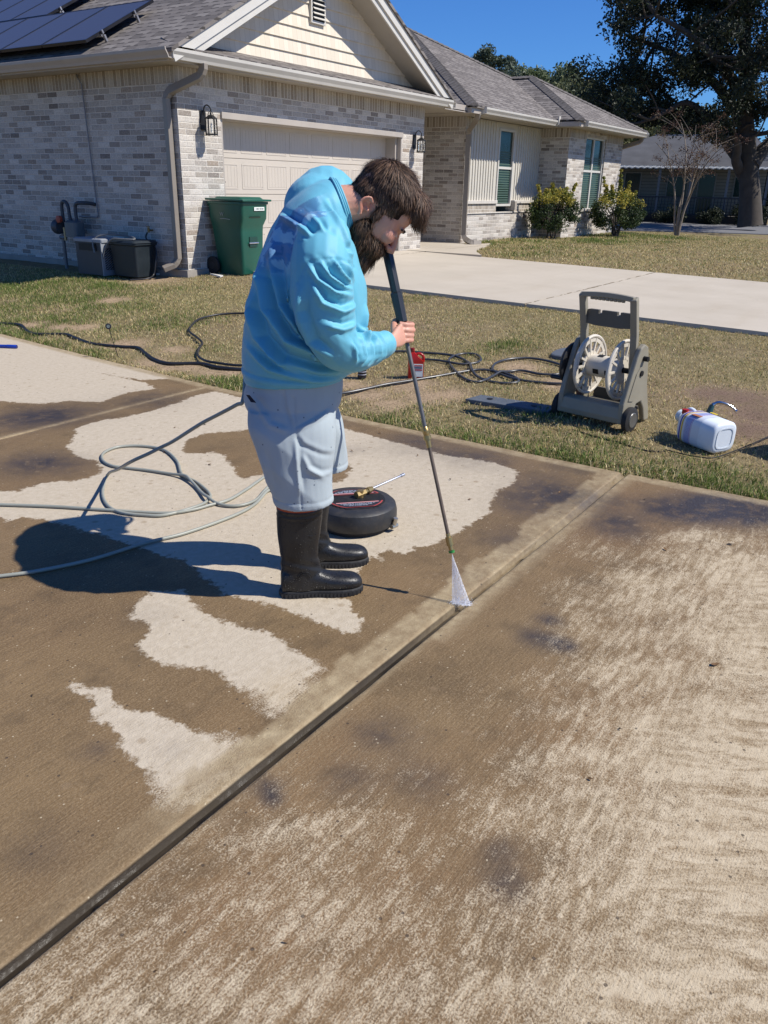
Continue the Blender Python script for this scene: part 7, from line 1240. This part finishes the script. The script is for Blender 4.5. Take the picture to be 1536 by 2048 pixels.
strands('hair_strands', Vh, Nh, (uh > -.085) & ~((wh > .03) & (uh < .022)), hdir, lambda u, w, s: np.where(u > .045, .046, .020), .0011, hc, hbo, 5, 16000, .5, .12)
strands('hair_fringe', Vh, Nh, (wh > .095) & (uh > .02) & (uh < .10) & (np.abs(sh2) < .05), lambda u, w, s: -hU * .45 + hW * .85 + hS * .0, lambda u, w, s: .058 + 0 * u, .0009, hc, hbo, 15, 650, .45, 1.0, 7)
# ---- beard
bb = MB(); ell(bb, Hp(-.150, .048), AX, (.052, .060, .064), 16); ell(bb, Hp(-.195, .060), AX, (.048, .050, .052), 14); ell(bb, Hp(-.225, .072), AX, (.034, .036, .036), 12); ell(bb, Hp(-.134, .100), AX, (.011, .014, .032), 12)
for s in (-1, 1): ell(bb, Hp(-.132, -.018, s * .060), AX, (.042, .034, .018), 12); ell(bb, Hp(-.160, .008, s * .046), AX, (.045, .045, .028), 12); ell(bb, Hp(-.142, .085, s * .030), AX, (.022, .018, .012), 10)
def bpost2(V, N, me):
    P = V - np.array(HCw); V = V + N * ((n3(P, 30, 13) - .5) * .014)[:, None]; grab['V'] = V.copy(); grab['N'] = N.copy(); return V
bo_, _ = fuse('beard', bb, .005, 2, HB_, man, bpost2)
bc = [(.045, .024, .015), (.07, .038, .022), (.03, .018, .012), (.12, .065, .032)]; bc2 = [(.14, .08, .04), (.18, .11, .06), (.10, .055, .03), (.22, .15, .09)]
Vb, Nb = grab['V'], grab['N']; Qb = Vb - np.array(HCw); ub, wb_ = Qb @ hU, Qb @ hW
strands('beard_strands', Vb, Nb, ub > -1, lambda u, w, s: -hU * .9 + hW * .25 + hS * (np.sign(s) * .15)[:, None], lambda u, w, s: .030 + .02 * (u < -.16), .0009, bc, bo_, 25, 7500, .5, .25)
strands('moustache_strands', Vb, Nb, (wb_ > .075) & (ub > -.20), lambda u, w, s: -hU * .9 + hS * (np.sign(s) * .5)[:, None], lambda u, w, s: .022 + 0 * u, .0008, bc2, bo_, 35, 1500, .4, .2)
# eyebrows
for s in (-1, 1):
    b = MB(); P = crom([Hp(-.030, .108, s * .014), Hp(-.024, .106, s * .030), Hp(-.030, .090, s * .050)], 5); b.tube(P, [.0035 + .0015 * math.sin(PI * i / (len(P) - 1)) for i in range(len(P))], 8); b.build('eyebrow', M_('brow_hair', (.04, .022, .014), .7), man, smooth=True)
